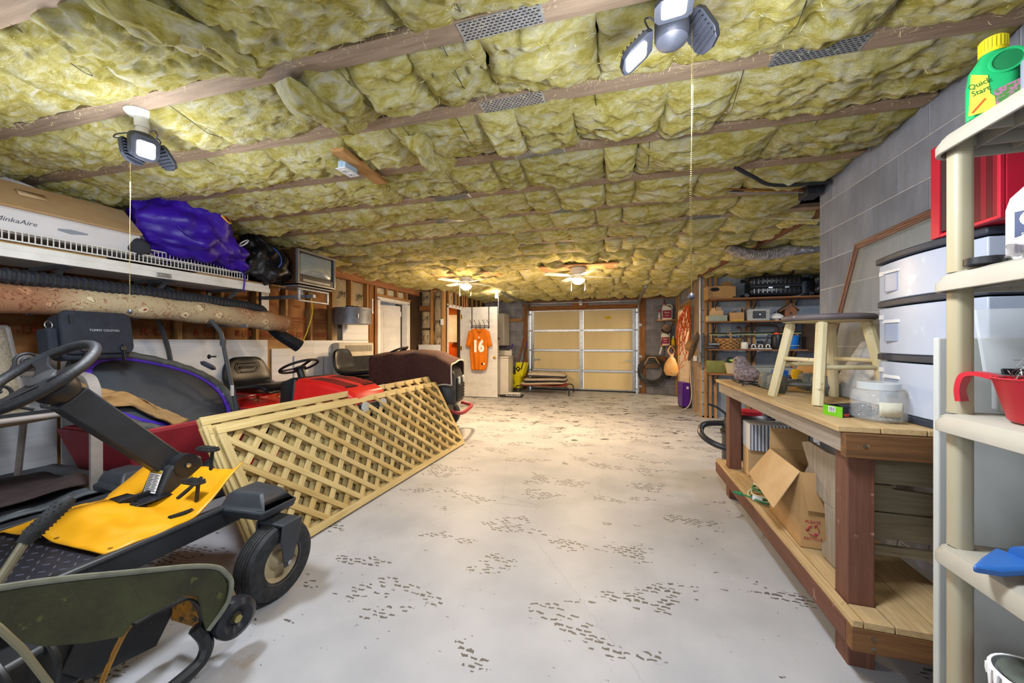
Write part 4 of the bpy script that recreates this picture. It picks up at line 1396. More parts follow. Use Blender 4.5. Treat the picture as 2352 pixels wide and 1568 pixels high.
# orange cord bundle, straw hat, purple box, conduit on the passage side
OCORD = mat('orange_cord', '#c4501a', '#d8642a', 9, rough=.5)
t = thing('extension_cord', 'long orange extension cord looped in a bundle over the passage post', 'cord', (1.34, 7.60, 1.98))
rsn = np.random.RandomState(9)
for k in range(15):
    ox = rsn.uniform(-.20, -.01)
    wv = rsn.uniform(.03, .09)
    ln = rsn.uniform(.40, .85) if k < 11 else rsn.uniform(.8, 1.05)
    pts = []
    for a in np.linspace(0, 2 * PI, 17)[:-1]:
        pts.append((min(-.012, -.05 + ox * (1 - math.cos(a)) / 2 - wv * math.sin(a) + rsn.uniform(-.02, .02)), rsn.uniform(-.05, .03) - .01 * k * .3, -ln * (1 - math.cos(a)) / 2 + rsn.uniform(-.02, .02)))
    g = G().tube(bez(pts + pts[:1], 4), .0062, 6)
    g.o('cord_loop', OCORD, t)
G().tube(bez([(-.06, .0, -.85), (-.10, .0, -1.0), (-.16, .0, -1.1), (-.20, .0, -1.2), (-.10, .0, -1.12)], 6), .0075, 6).o('cord_tail', OCORD, t)
STRAW = mat('straw_hat_weave', '#8d6f4c', '#6f5436', 60, rough=.9, bump=.3)
t = thing('straw_hat', 'brown straw hat hung brim outward on the passage post', 'hat', (1.26, 6.78, 1.22), rot=(0, rad(-74), rad(-18)))
prof = [(.26, .02), (.20, -.01), (.105, .0), (.10, .05), (.085, .12), (.05, .13), (0, .125)]
G().lathe(prof, 28).o('hat_body', STRAW, t, solid=.008)
G().lathe([(.108, .004), (.106, .035)], 28).o('hat_band', BLACK, t, solid=.003)
PURP = mat('purple_tin', '#4b1f86', '#561f95', 5, rough=.35)
t = thing('purple_box', 'tall purple box heater standing on the floor at the passage', 'box', (1.27, 7.90, 0), rad(6))
G().box((-.07, -.16, .03), (.07, .16, .50)).o('case', PURP, t, bev=.008)
G().box((-.06, -.15, 0), (.06, .15, .03)).o('base', BLACK, t, bev=.004)
G().box((.01, -.1635, .38), (.05, -.1615, .43)).o('paper_label', WHITE, t, sm=0)
G().box((-.05, -.1625, .06), (-.046, -.1612, .48)).o('front_seam', BLACK, t, sm=0)
G().tube(bez([(1.33, 7.60, .95), (1.34, 7.58, .6), (1.36, 7.57, .3), (1.30, 7.5, .1), (1.15, 7.42, .012), (.98, 7.36, .01)], 8), .008, 6).o('white_cable', mat('white_cable_pvc', '#c9c6c0', rough=.5), label='white power cable trailing from the purple box onto the floor', cat='cable')
g = G().cyl((1.375, 6.92, .95), (1.375, 6.92, 2.44), .013)
g.o('white_conduit', WHITE, label='white vertical conduit pipe on the corner of the storage shelves', cat='pipe')
G().box((1.35, 7.28, .95), (1.40, 7.38, 1.05)).o('outlet_box', WHITE, bev=.006, sm=0, label='white outlet box on the passage post under the orange cord', cat='outlet')

t = thing('thermometer', 'narrow white thermometer on the stud beside the left wall door', 'thermometer', (-4.13, 5.40, 1.80))
G().box((0, -.02, 0), (.014, .02, .26)).o('case', WHITE, t, bev=.006)
G().cyl((.016, 0, .05), (.016, 0, .22), .003).o('glass_tube', RED_INK, t)
t = thing('switch_box', 'small white electrical box on the post beside the bathroom doorway', 'switch', (-3.585, 6.985, 1.66))
G().box((-.03, -.03, 0), (.03, .004, .13)).o('box_case', WHITE, t, bev=.005)
G().box((-.006, -.036, .055), (.006, -.030, .075)).o('toggle', WHITE, t, sm=0)
# ================================================================ left wall: high shelf and what lies on it
WHITE_S = mat('shelf_white', '#d3d3cf', '#c4c4c0', 6, rough=.6, dirt=('#8f8a80', 22, .72))
t = thing('wall_shelf', 'long white shelf on black brackets along the stud wall', 'shelf', (0, 0, 0))
G().box((-4.13, -.4, 1.845), (-3.5, 2.92, 1.90)).o('shelf_panel', WHITE_S, t, bev=.004, sm=0)
G().box((-3.512, -.4, 1.815), (-3.49, 2.925, 1.862)).o('front_track', WHITE_S, t, bev=.004, sm=0)
G().box((-4.13, -.4, 1.902), (-3.53, 1.68, 1.915)).o('chipboard_sheet', mat('chipboard', '#a5824e', '#8f6d3d', 30, rough=.9), t, sm=0)
G().box((-3.9, 2.25, 1.902), (-3.50, 3.12, 1.912)).o('chipboard_sheet', MATS['chipboard'], t, sm=0)
for y in (.55, 1.55, 2.15, 2.75):
    g = G().box((-4.135, y - .015, 1.50), (-4.11, y + .015, 1.845)).box((-4.13, y - .015, 1.82), (-3.62, y + .015, 1.845)).bar((-4.12, y, 1.56), (-3.72, y, 1.825), .02, .025)
    g.o('shelf_bracket', mat('grey_bracket', '#7d838c', '#6a7078', 9, rough=.5, metal=.3), t, sm=0)
for y in (.6, 2.0):
    G().box((-3.492, y - .05, 1.822), (-3.482, y + .05, 1.856)).box((-3.482, y - .03, 1.832), (-3.476, y + .03, 1.845)).o('latch_plate', GALV, t, bev=.002, sm=0)

WIREW = mat('white_coated_wire', '#d9d9d6', '#cbcbc8', 9, rough=.45)
for k, (y0, y1, z, xo, lb) in enumerate(((-.3, 2.70, 1.945, -3.51, 'longest white wire shelf lying at the front of the high shelf'), (1.50, 2.62, 2.00, -3.545, 'white wire shelf stacked on the longest one beside the purple bag'), (1.62, 2.24, 2.055, -3.58, 'short white wire shelf topmost of the wire shelf stack under the purple bag'))):
    t = thing('wire_shelf', lb, 'wire shelf', (xo, 0, z), group='wire shelves stacked on the high shelf')
    g = G()
    for x, zz_ in ((0, -.025), (0, .034), (-.16, .03), (-.33, .03)):
        g.cyl((x, y0, zz_), (x, y1, zz_), .0055, n=6)
    g.o('long_wires', WIREW, t)
    n = int((y1 - y0) / .0255)
    g = G()
    for i in range(n + 1):
        y = y0 + (y1 - y0) * i / n
        g.tube([(0, y, -.025), (0, y, .032), (-.005, y, .037), (-.35, y, .037)], .0032, 4, cap=False)
    g.o('cross_wires', WIREW, t, kind='stuff')

CARTW = mat('white_carton_print', '#d8d8da', '#cfcfd2', 4, rough=.7)
t = thing('fan_carton', 'long brown and white carton lying on the wire shelves under the ceiling', 'box', (0, 0, 0))
# the white tray faces the room, the brown lid leans back over it
pts = lambda y: [(-3.55, y, 1.97), (-3.50, y, 2.10), (-3.52, y, 2.135), (-3.98, y, 2.20), (-4.02, y, 1.97)]
G().loft([pts(-.3), pts(.6), pts(1.86)]).o('carton_tray', CARTW, t, bev=.003, sm=0)
lid = lambda y, e: [(-3.49, y, 2.115), (-3.475, y, 2.125), (-3.70, y, 2.33 + e), (-4.0, y, 2.35 + e), (-4.0, y, 2.21)]
G().loft([lid(-.3, -.02), lid(.6, -.01), lid(1.86, .0)]).o('carton_lid', CARD_L, t, bev=.002, sm=0)
text('MinkaAire', .040, mat('grey_print', '#55585f', rough=.8), t, (-3.5205, 1.27, 2.045), (rad(111), 0, rad(90)), 'carton_print', shear=.15)
G().prism([(-.06, -.006), (.0, -.016), (.08, .0), (.08, .01), (.0, .016), (-.06, .006)], 0, .002, Matrix.Translation((-3.5215, 1.50, 2.045)) @ Euler((rad(111), 0, rad(90))).to_matrix().to_4x4()).o('carton_mark', mat('grey_blue_print', '#8a929e', rough=.8), t, sm=0)
G().add([(-3.575, 1.30, 2.226), (-3.62, 1.30, 2.268), (-3.62, 1.42, 2.268), (-3.575, 1.42, 2.226)], [(0, 1, 2, 3)]).o('packing_tape', mat('tape', '#cdb08a', rough=.3), t, solid=.002)
G().add([(-3.53, 1.862, 1.98), (-3.53, 1.862, 2.14), (-3.62, 2.02, 2.17), (-3.6, 1.99, 2.0)], [(0, 1, 2, 3)]).o('end_flap', mat('grey_card', '#a9a7a6', '#9a9896', 5, rough=.9), t, solid=.006, sm=0)
t = thing('rounded_white_board', 'white rounded plastic board standing behind the fan carton', 'board', (-3.95, 1.30, 2.36), rot=(0, rad(-10), 0))
G().prism([(-.5, -.3)] + [(x, y) for x, y in [(.42, -.3), (.40, -.1), (.2, .04), (-.02, .085), (-.10, .06), (-.13, 0), (-.14, -.1), (-.5, -.1)]], -.008, .008, Euler((rad(90), 0, rad(90))).to_matrix().to_4x4()).o('board_panel', WHITE, t, bev=.003, sm=0)
for y in (-.04, .08):
    G().cyl((.008, y, -.02), (.013, y, -.02), .007, n=10).o('screw', BRASS, t)


def sack(loops, name, m, par, amp, freq, seed, sub=1, sm=180):
    g = G().loft(loops)
    o_ = g.o(name, m, par, sm=sm, sub=0)
    # refine, then crumple
    bm_ = None
    import bmesh
    bm = bmesh.new()
    bm.from_mesh(o_.data)
    bmesh.ops.subdivide_edges(bm, edges=bm.edges[:], cuts=3, use_grid_fill=True, smooth=.4)
    bm.normal_update()
    P = np.array([v.co[:] for v in bm.verts], dtype=np.float32)
    d = 1 - np.abs(fbm(P * freq + seed, 3)) * 1.6
    d2 = fbm(P * freq * 2.3 + seed * 2, 3)
    for v, a, b_ in zip(bm.verts, d, d2):
        v.co += v.normal * float((a - .6) * amp + b_ * amp * .5)
    bm.to_mesh(o_.data)
    bm.free()
    o_.data.polygons.foreach_set('use_smooth', [True] * len(o_.data.polygons))
    return o_


def ring(c, ax, ry, rz_, n=16, sq=2.0):
    """ring of points round c in the yz or xz plane; sq>2 is boxier"""
    out = []
    for k in range(n):
        a = 2 * PI * k / n
        x, y = math.cos(a), math.sin(a)
        e = 2 / sq
        x = math.copysign(abs(x) ** e, x) * ry
        y = math.copysign(abs(y) ** e, y) * rz_
        out.append((c[0] + x, c[1], c[2] + y) if ax == 'y' else ((c[0], c[1] + x, c[2] + y) if ax == 'x' else (c[0] + x, c[1] + y, c[2])))
    return out


PURPLE = mat('purple_nylon', '#3a12a8', '#2a0b86', 5, rough=.42, bump=.3, bscale=8)
t = thing('purple_bag', 'big crumpled purple nylon bag with a gold emblem on the high shelf', 'bag', (-3.64, 2.22, 2.0))
L_ = [ring((.02, -.34, .24), 'y', .06, .06), ring((.03, -.30, .25), 'y', .17, .17, sq=2.6), ring((.05, -.16, .26), 'y', .23, .235, sq=2.8), ring((.07, .02, .27), 'y', .24, .245, sq=2.8), ring((.08, .18, .22), 'y', .22, .21, sq=2.5), ring((.09, .32, .14), 'y', .17, .14), ring((.09, .42, .07), 'y', .10, .06), ring((.09, .44, .06), 'y', .02, .02)]
sack(L_, 'bag_body', PURPLE, t, .055, 6.5, 4)
G().tube(bez([(.30, -.22, .22), (.325, -.16, .16), (.32, -.05, .13), (.31, .04, .17)], 6), .016, 4, prof=[(-1.4, -.25), (1.4, -.25), (1.4, .25), (-1.4, .25)]).o('carry_strap', PURPLE, t)
from mathutils.bvhtree import BVHTree
bagb = t.children[0]
bv = BVHTree.FromPolygons([v.co[:] for v in bagb.data.vertices], [p.vertices[:] for p in bagb.data.polygons])
hit, nor, _, _ = bv.ray_cast(Vector((.55, .18, .62)), Vector((-.42, -.06, -.30)).normalized())
if hit is None:
    hit, nor = Vector((.25, .15, .35)), Vector((.8, .2, .5))
if nor.x < 0:
    nor = -nor
EM = Matrix.Translation(hit - nor * .006) @ frame_of(nor).to_4x4()
G(EM).lathe([(.085, 0), (.085, .012), (0, .013)], 24).o('gold_emblem', mat('emblem_gold', '#e0b02a', rough=.5), t)
G(EM).prism([(-.05, -.03), (.04, -.05), (.05, .02), (0, .06), (-.04, .03)], .0135, .017).o('emblem_centre', mat('emblem_red', '#b5402a', rough=.5), t, sm=0)
G().tube([(.25 + .04 * math.cos(a), .35 + .03 * math.sin(a), .24 + .035 * math.sin(a)) for a in np.linspace(0, 2 * PI, 15)[:-1]], .006, 5, closed=True).o('white_ring', WHITE, t)
G().tube(bez([(.10, .40, .03), (.16, .42, -.04), (.15, .43, -.12), (.155, .42, -.19), (.14, .44, -.2)], 6), .007, 5).o('draw_cord', PURPLE, t)

BAGB = mat('black_bin_liner', '#0d0e12', '#15161b', 6, rough=.28, bump=.5, bscale=14)
t = thing('trash_bag', 'full black trash bag with a strip of blue tape beside the television', 'trash bag', (-3.62, 2.89, 1.915))
L_ = [ring((0, 0, 0), 'z', .10, .10), ring((0, 0, .02), 'z', .19, .24), ring((0.02, .02, .14), 'z', .23, .27), ring((.02, .0, .28), 'z', .22, .25), ring((.02, -.04, .38), 'z', .17, .19), ring((.03, -.10, .45), 'z', .09, .09), ring((.03, -.13, .48), 'z', .03, .03)]
sack(L_, 'bag_body', BAGB, t, .06, 7, 9)
t.scale = (1.0, 1.04, .98)
g = G()
for k in range(14):
    a = k * 2 * PI / 14
    g.tube(bez([(.03 + .015 * math.cos(a), -.12 + .015 * math.sin(a), .47), (.07 + .06 * math.cos(a), -.14 + .07 * math.sin(a), .44 + .03 * math.cos(a)), (.10 + .10 * math.cos(a), -.10 + .13 * math.sin(a), .36 + .06 * math.sin(a))], 4), .008, 5)
g.o('gathered_folds', BAGB, t, kind='stuff')
G().tube(bez([(.235, -.02, .36), (.27, .02, .30), (.285, .03, .22), (.27, .01, .16)], 6), .02, prof=[(-1, -.12), (1, -.12), (1, .12), (-1, .12)]).o('blue_tape', mat('blue_tape', '#1f56c8', rough=.5), t)
t = thing('grey_pouch', 'dark grey pouch squeezed between the carton and the purple bag', 'pouch', (-3.56, 1.86, 1.975))
sack([ring((0, -.06, .06), 'y', .03, .03), ring((0, -.03, .07), 'y', .08, .07), ring((0, .04, .06), 'y', .09, .06), ring((0, .08, .05), 'y', .03, .03)], 'pouch_body', mat('dark_grey_cloth', '#34373f', '#2a2c33', 9, rough=.9), t, .01, 9, 2)

# television on its wall bracket
WOODG = mat('walnut_veneer', '#4a3021', '#382417', 4, st=(1, 12, 12), rough=.45)
t = thing('television', 'old wood cased tube television on a grey wall bracket', 'television', (-3.39, 3.44, 1.955), rad(2))
t.scale = (1, 1.06, 1.08)
G().box((-.40, -.27, .0), (-.02, .27, .355)).box((-.55, -.2, .05), (-.40, .2, .30)).o('case', WOODG, t, bev=.006, sm=0)
FR = mat('tv_silver', '#8d8d8c', '#7c7c7c', 9, rough=.35, metal=.4)
g = G()
for a, b in (((-.02, -.27, 0), (.012, .27, .018)), ((-.02, -.27, .337), (.012, .27, .355)), ((-.02, -.27, .018), (.012, -.25, .337)), ((-.02, .25, .018), (.012, .27, .337))):
    g.box(a, b)
g.o('front_frame', FR, t, bev=.003, sm=0)
G().box((-.02, -.25, .018), (.002, .25, .085)).o('control_strip', BLACK, t, bev=.002, sm=0)
G().box((.002, -.20, .03), (.006, .19, .055)).o('button_row', FR, t, bev=.001, sm=0)
G().box((-.02, -.25, .085), (-.012, .25, .337)).o('screen_mask', BLACK, t, sm=0)
G().grid(lambda u, v: (-.012 + .018 * (1 - (2 * u - 1) ** 2) * (1 - (2 * v - 1) ** 2) ** .5, -.225 + .45 * u, .105 + .215 * v), 16, 12).o('screen_glass', mat('grey_green_tube', '#7f8d94', '#8b999f', 3, rough=.12, coat=1), t, sm=180)
B = thing('tv_bracket', 'grey steel wall bracket carrying the old television', 'bracket', (-3.40, 3.42, 1.94), rad(2))
g = G().box((-.40, -.25, -.012), (.01, .26, .0))
g.o('bracket_tray', mat('bracket_grey', '#8b9099', '#7a7f88', 9, rough=.45, metal=.4), B, bev=.002, sm=0)
g = G().box((-.02, -.24, -.03), (.0, .22, -.05)).box((-.02, -.24, -.16), (.0, .22, -.18)).box((-.02, -.24, -.16), (.0, -.21, -.05)).box((-.02, .19, -.16), (.0, .22, -.05))
g.o('swing_frame', MATS['bracket_grey'], B, bev=.003, sm=0)
G().bar((-.01, 0, -.1), (-.74, .0, -.1), .04, .04).cyl((-.2, 0, -.12), (-.2, 0, -.012), .02).box((-.75, -.05, -.25), (-.73, .05, .05)).o('wall_arm', MATS['bracket_grey'], B, sm=0)
G().tube(bez([(-3.62, 3.135, 2.30), (-3.60, 3.13, 2.2), (-3.61, 3.132, 2.05), (-3.59, 3.12, 1.90), (-3.62, 3.14, 1.87)], 8), .006, 6).o('tv_cable', mat('tv_cable_grey', '#8e9494', rough=.5), label='grey cable hanging down the wood side of the television', cat='cable')
G().tube(bez([(-3.76, 3.66, 1.985), (-3.92, 3.9, 1.75), (-3.99, 3.90, 1.5), (-4.02, 3.84, 1.31)], 8), .007, 6).o('power_cable', mat('yellow_cord', '#d6c422', rough=.5), label='yellow cord hanging from the television down the stud wall', cat='cord')

# corrugated pipe and rolled rug under the shelf
CORR = mat('black_corrugated', '#23262c', '#2e323a', 9, rough=.4)
pts = bez([(-3.66, .3, 1.71), (-3.66, 1.29, 1.72), (-3.68, 2.2, 1.70), (-3.74, 2.95, 1.67), (-3.86, 3.15, 1.60), (-3.84, 3.30, 1.42), (-3.74, 3.52, 1.25)], 150)
G().tube(pts, [.046 + .026 * max(0, (i - 600) / 300) + (.006 if (i // 3) % 2 else -.003) for i in range(len(pts))], 12).o('corrugated_pipe', CORR, sm=25, label='long black corrugated drain pipe lying over the rolled rug', cat='pipe')


def rug_mat():
    m, nt, b = _new('floral_rug')
    L = nt.links.new
    tc = N(nt, 'ShaderNodeTexCoord')
    dn = N(nt, 'ShaderNodeTexNoise', i_Scale=22, i_Detail=1)
    L(tc.outputs['Object'], dn.inputs['Vector'])
    dv = N(nt, 'ShaderNodeVectorMath', operation='MULTIPLY_ADD')
    L(dn.outputs['Color'], dv.inputs[0])
    dv.inputs[1].default_value = (.06, .06, .06)
    L(tc.outputs['Object'], dv.inputs[2])
    vo = N(nt, 'ShaderNodeTexVoronoi', i_Scale=8.5)
    L(dv.outputs[0], vo.inputs['Vector'])
    r = N(nt, 'ShaderNodeValToRGB')
    e = r.color_ramp.elements
    r.color_ramp.interpolation = 'CONSTANT'
    e[0].position, e[0].color = 0, lin('#7c3a2c')
    e[1].position, e[1].color = .09, lin('#cdc09e')
    for p, c in ((.27, '#76624a'), (.30, '#b3a585'), (.40, '#8f6a52'), (.42, '#ad9f80')):
        k = e.new(p)
        k.color = lin(c)
    L(vo.outputs['Distance'], r.inputs[0])
    w = N(nt, 'ShaderNodeTexNoise', i_Scale=13, i_Detail=1, i_Distortion=1.2)
    L(tc.outputs['Object'], w.inputs['Vector'])
    a1 = N(nt, 'ShaderNodeMath', operation='SUBTRACT', i_1=.5)
    L(w.outputs['Fac'], a1.inputs[0])
    a2 = N(nt, 'ShaderNodeMath', operation='ABSOLUTE')
    L(a1.outputs[0], a2.inputs[0])
    a3 = N(nt, 'ShaderNodeMath', operation='LESS_THAN', i_1=.012)
    L(a2.outputs[0], a3.inputs[0])
    mx = N(nt, 'ShaderNodeMix', data_type='RGBA')
    L(a3.outputs[0], mx.inputs[0])
    L(r.outputs[0], mx.inputs[6])
    mx.inputs[7].default_value = lin('#8a6a50')
    n3 = N(nt, 'ShaderNodeTexNoise', i_Scale=1.6, i_Detail=1)
    L(tc.outputs['Object'], n3.inputs['Vector'])
    mr = N(nt, 'ShaderNodeMapRange', i_1=.45, i_2=.6)
    L(n3.outputs['Fac'], mr.inputs[0])
    m2 = N(nt, 'ShaderNodeMix', data_type='RGBA', blend_type='MULTIPLY')
    L(mr.outputs[0], m2.inputs[0])
    L(mx.outputs[2], m2.inputs[6])
    m2.inputs[7].default_value = lin('#d0a596')
    L(m2.outputs[2], b.inputs['Base Color'])
    b.inputs['Roughness'].default_value = .95
    n4 = N(nt, 'ShaderNodeTexNoise', i_Scale=150)
    L(tc.outputs['Object'], n4.inputs['Vector'])
    bp = N(nt, 'ShaderNodeBump', i_Strength=.4, i_Distance=.01)
    L(n4.outputs['Fac'], bp.inputs['Height'])
    L(bp.outputs[0], b.inputs['Normal'])
    return m


t = thing('rolled_rug', 'rolled floral rug with its end towards the television, hung under the shelf', 'rug', (0, 0, 0))
path = bez([(-3.70, .2, 1.59), (-3.70, 1.2, 1.58), (-3.70, 1.8, 1.60), (-3.70, 2.4, 1.578), (-3.70, 2.9, 1.545), (-3.69, 3.25, 1.515)], 10)
G().tube(path, [.098 + .006 * math.sin(i * .9) for i in range(len(path))], 22).o('rug_roll', rug_mat(), t, sm=60)
sp = []
for i in range(60):
    a = i * .5
    r = .012 + .0028 * i * .5 * .98
    sp.append((-3.69 + r * math.cos(a), 3.256, 1.515 + r * math.sin(a)))
G().tube(sp, .0045, 5).o('spiral_end', mat('rug_backing', '#7a6248', '#5e4a36', 20, rough=1), t)
G().tube([(-3.69 + .094 * math.cos(a), 3.245, 1.515 + .094 * math.sin(a)) for a in np.linspace(0, 2 * PI, 25)[:-1]], .008, 5, closed=True).o('bound_edge', MATS['rug_backing'], t)
for y in (.9, 2.75):
    G().bar((-4.13, y, 1.48), (-3.58, y, 1.47), .02, .03).o('rug_bracket', MATS['grey_bracket'], t, sm=0)

# gas heater and galvanised tub
t = thing('gas_heater', 'beige vented gas heater mounted on the white foam board', 'heater', (-4.118, 4.86, .55))
HB = mat('heater_beige', '#b9b3a4', '#aea898', 6, rough=.45)
G().box((.0, -.40, .0), (.13, .40, .74)).o('heater_body', HB, t, bev=.02)
for k in range(22):
    y = -.25 + k * .0265
    G().box((.122, y, .60), (.136, y + .008, .70)).o('grille_fin', HB, t, sm=0)
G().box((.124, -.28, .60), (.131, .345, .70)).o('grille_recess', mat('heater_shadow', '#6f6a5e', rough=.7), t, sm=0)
G().box((.125, -.30, .10), (.134, .36, .53)).o('firebox_window', BLACK, t, bev=.004, sm=0)
t = thing('galvanised_tub', 'round galvanised tub hung on the stud wall above the white heater', 'tub', (-3.855, 4.58, 1.57))
G().lathe([(.0, .005), (.262, .0), (.265, .02), (.262, .21), (.27, .225), (.27, .24), (.255, .24), (.25, .03), (0, .02)], 36).o('tub_body', mat('dull_galvanised', '#8a9099', '#6f757d', 8, rough=.45, metal=.6, bump=.1), t, sm=40)
G().box((.2, -.15, .08), (.225, -.13, .14)).o('side_lug', GALV, t)
g = G()
for k in range(7):
    g.ball((.1 + .02 * (k % 3), -.2 + k * .06, .245), (.05, .04, .02), 8, 5)
g.o('dark_contents', BLACK, t, kind='stuff')
G().tube([(.04, -.24, 0), (.05, -.25, -.35)], .002, 4).o('hanging_string', WHITE, t)

# ================================================================ patio chair, black liner, trampoline in the red cart
LINER = mat('dusty_black_plastic', '#3c4046', '#5d6469', 5, rough=.6, bump=.3, bscale=20, dirt=('#7b8288', 9, .6))
t = thing('black_plastic_liner', 'dusty black plastic cargo liner under the patio chair behind the yellow mower', 'liner', (-3.47, .95, 0), rad(0))
g = G()
g.grid(lambda u, v: (-.5 + .98 * u, -.75 + 1.40 * v, .40 + .018 * float(fbm(np.array([[u * 5, v * 6, 2.0]]), 3)[0])), 22, 26)
g.o('liner_top', LINER, t, solid=.012, sm=180)
G().box((-.48, -.74, 0), (.46, .63, .375)).o('liner_body', LINER, t, bev=.03)
for k in range(3):
    G().tube([(.47, -.75, .36 - .05 * k), (.47, .64, .36 - .05 * k)], .014, 8).o('ribbed_edge', BLACK, t)
BROWNC = mat('dark_brown_cloth', '#3b3032', '#2d2426', 20, rough=1, bump=.3)
t = thing('brown_cloth', 'dark brown cloth thrown over the dusty black liner', 'cloth', (-3.30, .93, .425))
G().grid(lambda u, v: (-.45 + .62 * u + .1 * math.sin(v * 3), -.45 + .95 * v, .03 + .025 * float(fbm(np.array([[u * 4, v * 5, 7.0]]), 3)[0]) + .03 * math.sin(u * 6 + v * 2) * (1 - v)), 24, 24).o('cloth_sheet', BROWNC, t, solid=.008, sm=180)

CHF = mat('chair_taupe_metal', '#8a8480', '#7c7672', 9, rough=.45)
MESH = mat('beige_sling_mesh', '#b0a692', '#8d8371', 90, rough=.9, bump=.4, bscale=200)
t = thing('patio_chair', 'patio chair with beige mesh sling and taupe frame standing on the black liner', 'chair', (-3.33, 1.05, .415), rad(0))
# chair faces +x; seat, back, two arms each flowing into its front leg
G().grid(lambda u, v: (-.33 + .52 * u, -.30 + .60 * v, .47 - .05 * math.sin(PI * u) - .015 * math.sin(PI * v)), 12, 10).o('seat', MESH, t, solid=.006, sm=180)
G().grid(lambda u, v: (-.33 - .22 * u, -.30 + .60 * v, .46 + .52 * u), 8, 10).o('backrest', MESH, t, solid=.006, sm=180)
for s in (-1, 1):
    G().tube(bez([(-.58, s * .32, .99), (-.5, s * .32, .80), (-.34, s * .32, .47), (.0, s * .32, .44), (.20, s * .32, .47)], 6), .016, 8).o('side_rail', CHF, t)
    G().tube(bez([(-.44, s * .35, .68), (-.2, s * .36, .69), (.14, s * .36, .685), (.25, s * .355, .63), (.285, s * .35, .50), (.29, s * .35, .2), (.29, s * .35, .0)], 7), .02, prof=[(-1.3, -.7), (1.3, -.7), (1.3, .7), (-1.3, .7)]).o('arm_and_leg', CHF, t, bev=.003)
    G().tube([(-.40, s * .30, .0), (-.34, s * .31, .47)], .017, 8).o('rear_leg', CHF, t)
G().cyl((.20, -.32, .47), (.20, .32, .47), .016).o('front_rail', CHF, t)
G().cyl((-.58, -.32, .99), (-.58, .32, .99), .016).o('top_rail', CHF, t)
IRON = mat('black_wrought_iron', '#25282d', '#31353b', 9, rough=.5, metal=.4)
t = thing('iron_plant_stand', 'black wrought iron stand with scroll ends on the patio chair seat', 'plant stand', (-3.33, 1.10, .90), rad(0))


def scroll(g, c, r, turns, a0, ax, dir_=1, tail=None):
    pts = []
    n = int(18 * turns)
    for i in range(n + 1):
        q = i / n
        a = a0 + dir_ * 2 * PI * turns * q
        rr = r * (.25 + .75 * q)
        pts.append((c[0] + rr * math.cos(a) * ax[0], c[1] + rr * math.cos(a) * ax[1], c[2] + rr * math.sin(a)))
    if tail:
        pts += [tail]
    g.tube(pts, .009, 6)


g = G()
G().bar((.12, -.35, .0), (.12, .26, .0), .03, .02).o('foot_bar', IRON, t, sm=0)
for c, r, tl in (((.12, .10, .30), .05, (.12, -.02, .1)), ((.12, -.14, .26), .05, (.12, -.16, .02)), ((.12, .0, .12), .06, (.12, .12, .02)), ((.12, .18, .04), .03, (.12, .22, .01)), ((.12, -.2, .08), .045, (.12, -.3, .01))):
    g = G()
    scroll(g, c, r, 1.4, 1.0, (0, 1), 1, tl)
    g.o('scroll', IRON, t)
G().tube([(.12, -.05, .0), (.12, -.05, .34), (.12, -.02, .36)], .009, 6).o('upright', IRON, t)

RED_P = mat('faded_red_plastic', '#8f2530', '#7c1c28', 5, rough=.55, dirt=('#a8505a', 7, .66))
t = thing('dump_cart', 'red plastic dump cart holding the trampoline behind the lattice panels', 'cart', (-3.62, 2.15, 0))
T_ = [(-.40, -.52, .66), (.40, -.52, .66), (.40, .50, .66), (-.40, .50, .66)]
B_ = [(-.30, -.40, .22), (.30, -.40, .22), (.30, .38, .22), (-.30, .38, .22)]
g = G()
def ins(p, d):
    return (p[0] - math.copysign(d, p[0]), p[1] - math.copysign(d, p[1]), p[2])
ti = [ins(p, .05) for p in T_]
bi = [(ins(p, .03)[0], ins(p, .03)[1], .26) for p in B_]
g.loft([B_, T_, ti, bi])
g.o('tub', RED_P, t, bev=.012)
g = G()
to = [ins(p, -.03) for p in T_]
g.loft([[(x, y, .63) for x, y, z in to], [(x, y, .675) for x, y, z in to], [(x, y, .675) for x, y, z in ti], [(x, y, .63) for x, y, z in ti]], closed=True)
g.o('rim', mat('faded_red_rim', '#a83a40', '#94303a', 6, rough=.6), t, bev=.008)
for s in (-1, 1):
    w = G().lathe([(.03, -.05), (.10, -.055), (.155, -.05), (.175, -.03), (.175, .03), (.155, .05), (.10, .055), (.03, .05)], 28, (s * .38, .1, .175), (1, 0, 0)).o('wheel', RUBBER, t)
    G().lathe([(0, -.058), (.09, -.058), (.09, .058), (0, .058)], 20, (s * .38, .1, .175), (1, 0, 0)).o('hub', mat('dark_hub', '#2a2c30', rough=.6), w)
G().cyl((-.4, .1, .175), (.4, .1, .175), .014).bar((0, .1, .20), (0, .62, .30), .04, .04).o('axle_and_tongue', BLACK, t)

t = thing('trampoline', 'small oval trampoline with purple edge leaning in the red cart', 'trampoline', (0, 0, 0))
tc_ = Vector((-3.63, 2.10, .87))
e1 = Vector((.0, .955, -.297)).normalized()
e2 = Vector((.74, -.1, -.66))
e2 = (e2 - e1 * e2.dot(e1)).normalized()
nn = e1.cross(e2) * -1
TM = Matrix((e1, e2, nn)).transposed().to_4x4()
TM.translation = tc_
a_, b_2 = .60, .46
def ell(k, z=0, q=1.0, sq=2.5):
    x, y = math.cos(k), math.sin(k)
    return (math.copysign(abs(x) ** (2 / sq), x) * a_ * q, math.copysign(abs(y) ** (2 / sq), y) * b_2 * q, z)
ks = np.linspace(0, 2 * PI, 61)[:-1]
MATB = mat('trampoline_mat_black', '#3a4049', '#474d57', 3, rough=.8, bump=.1, bscale=150)
PADB = mat('trampoline_pad_black', '#4a5052', '#5d6364', 12, rough=.55, bump=.5, bscale=40)
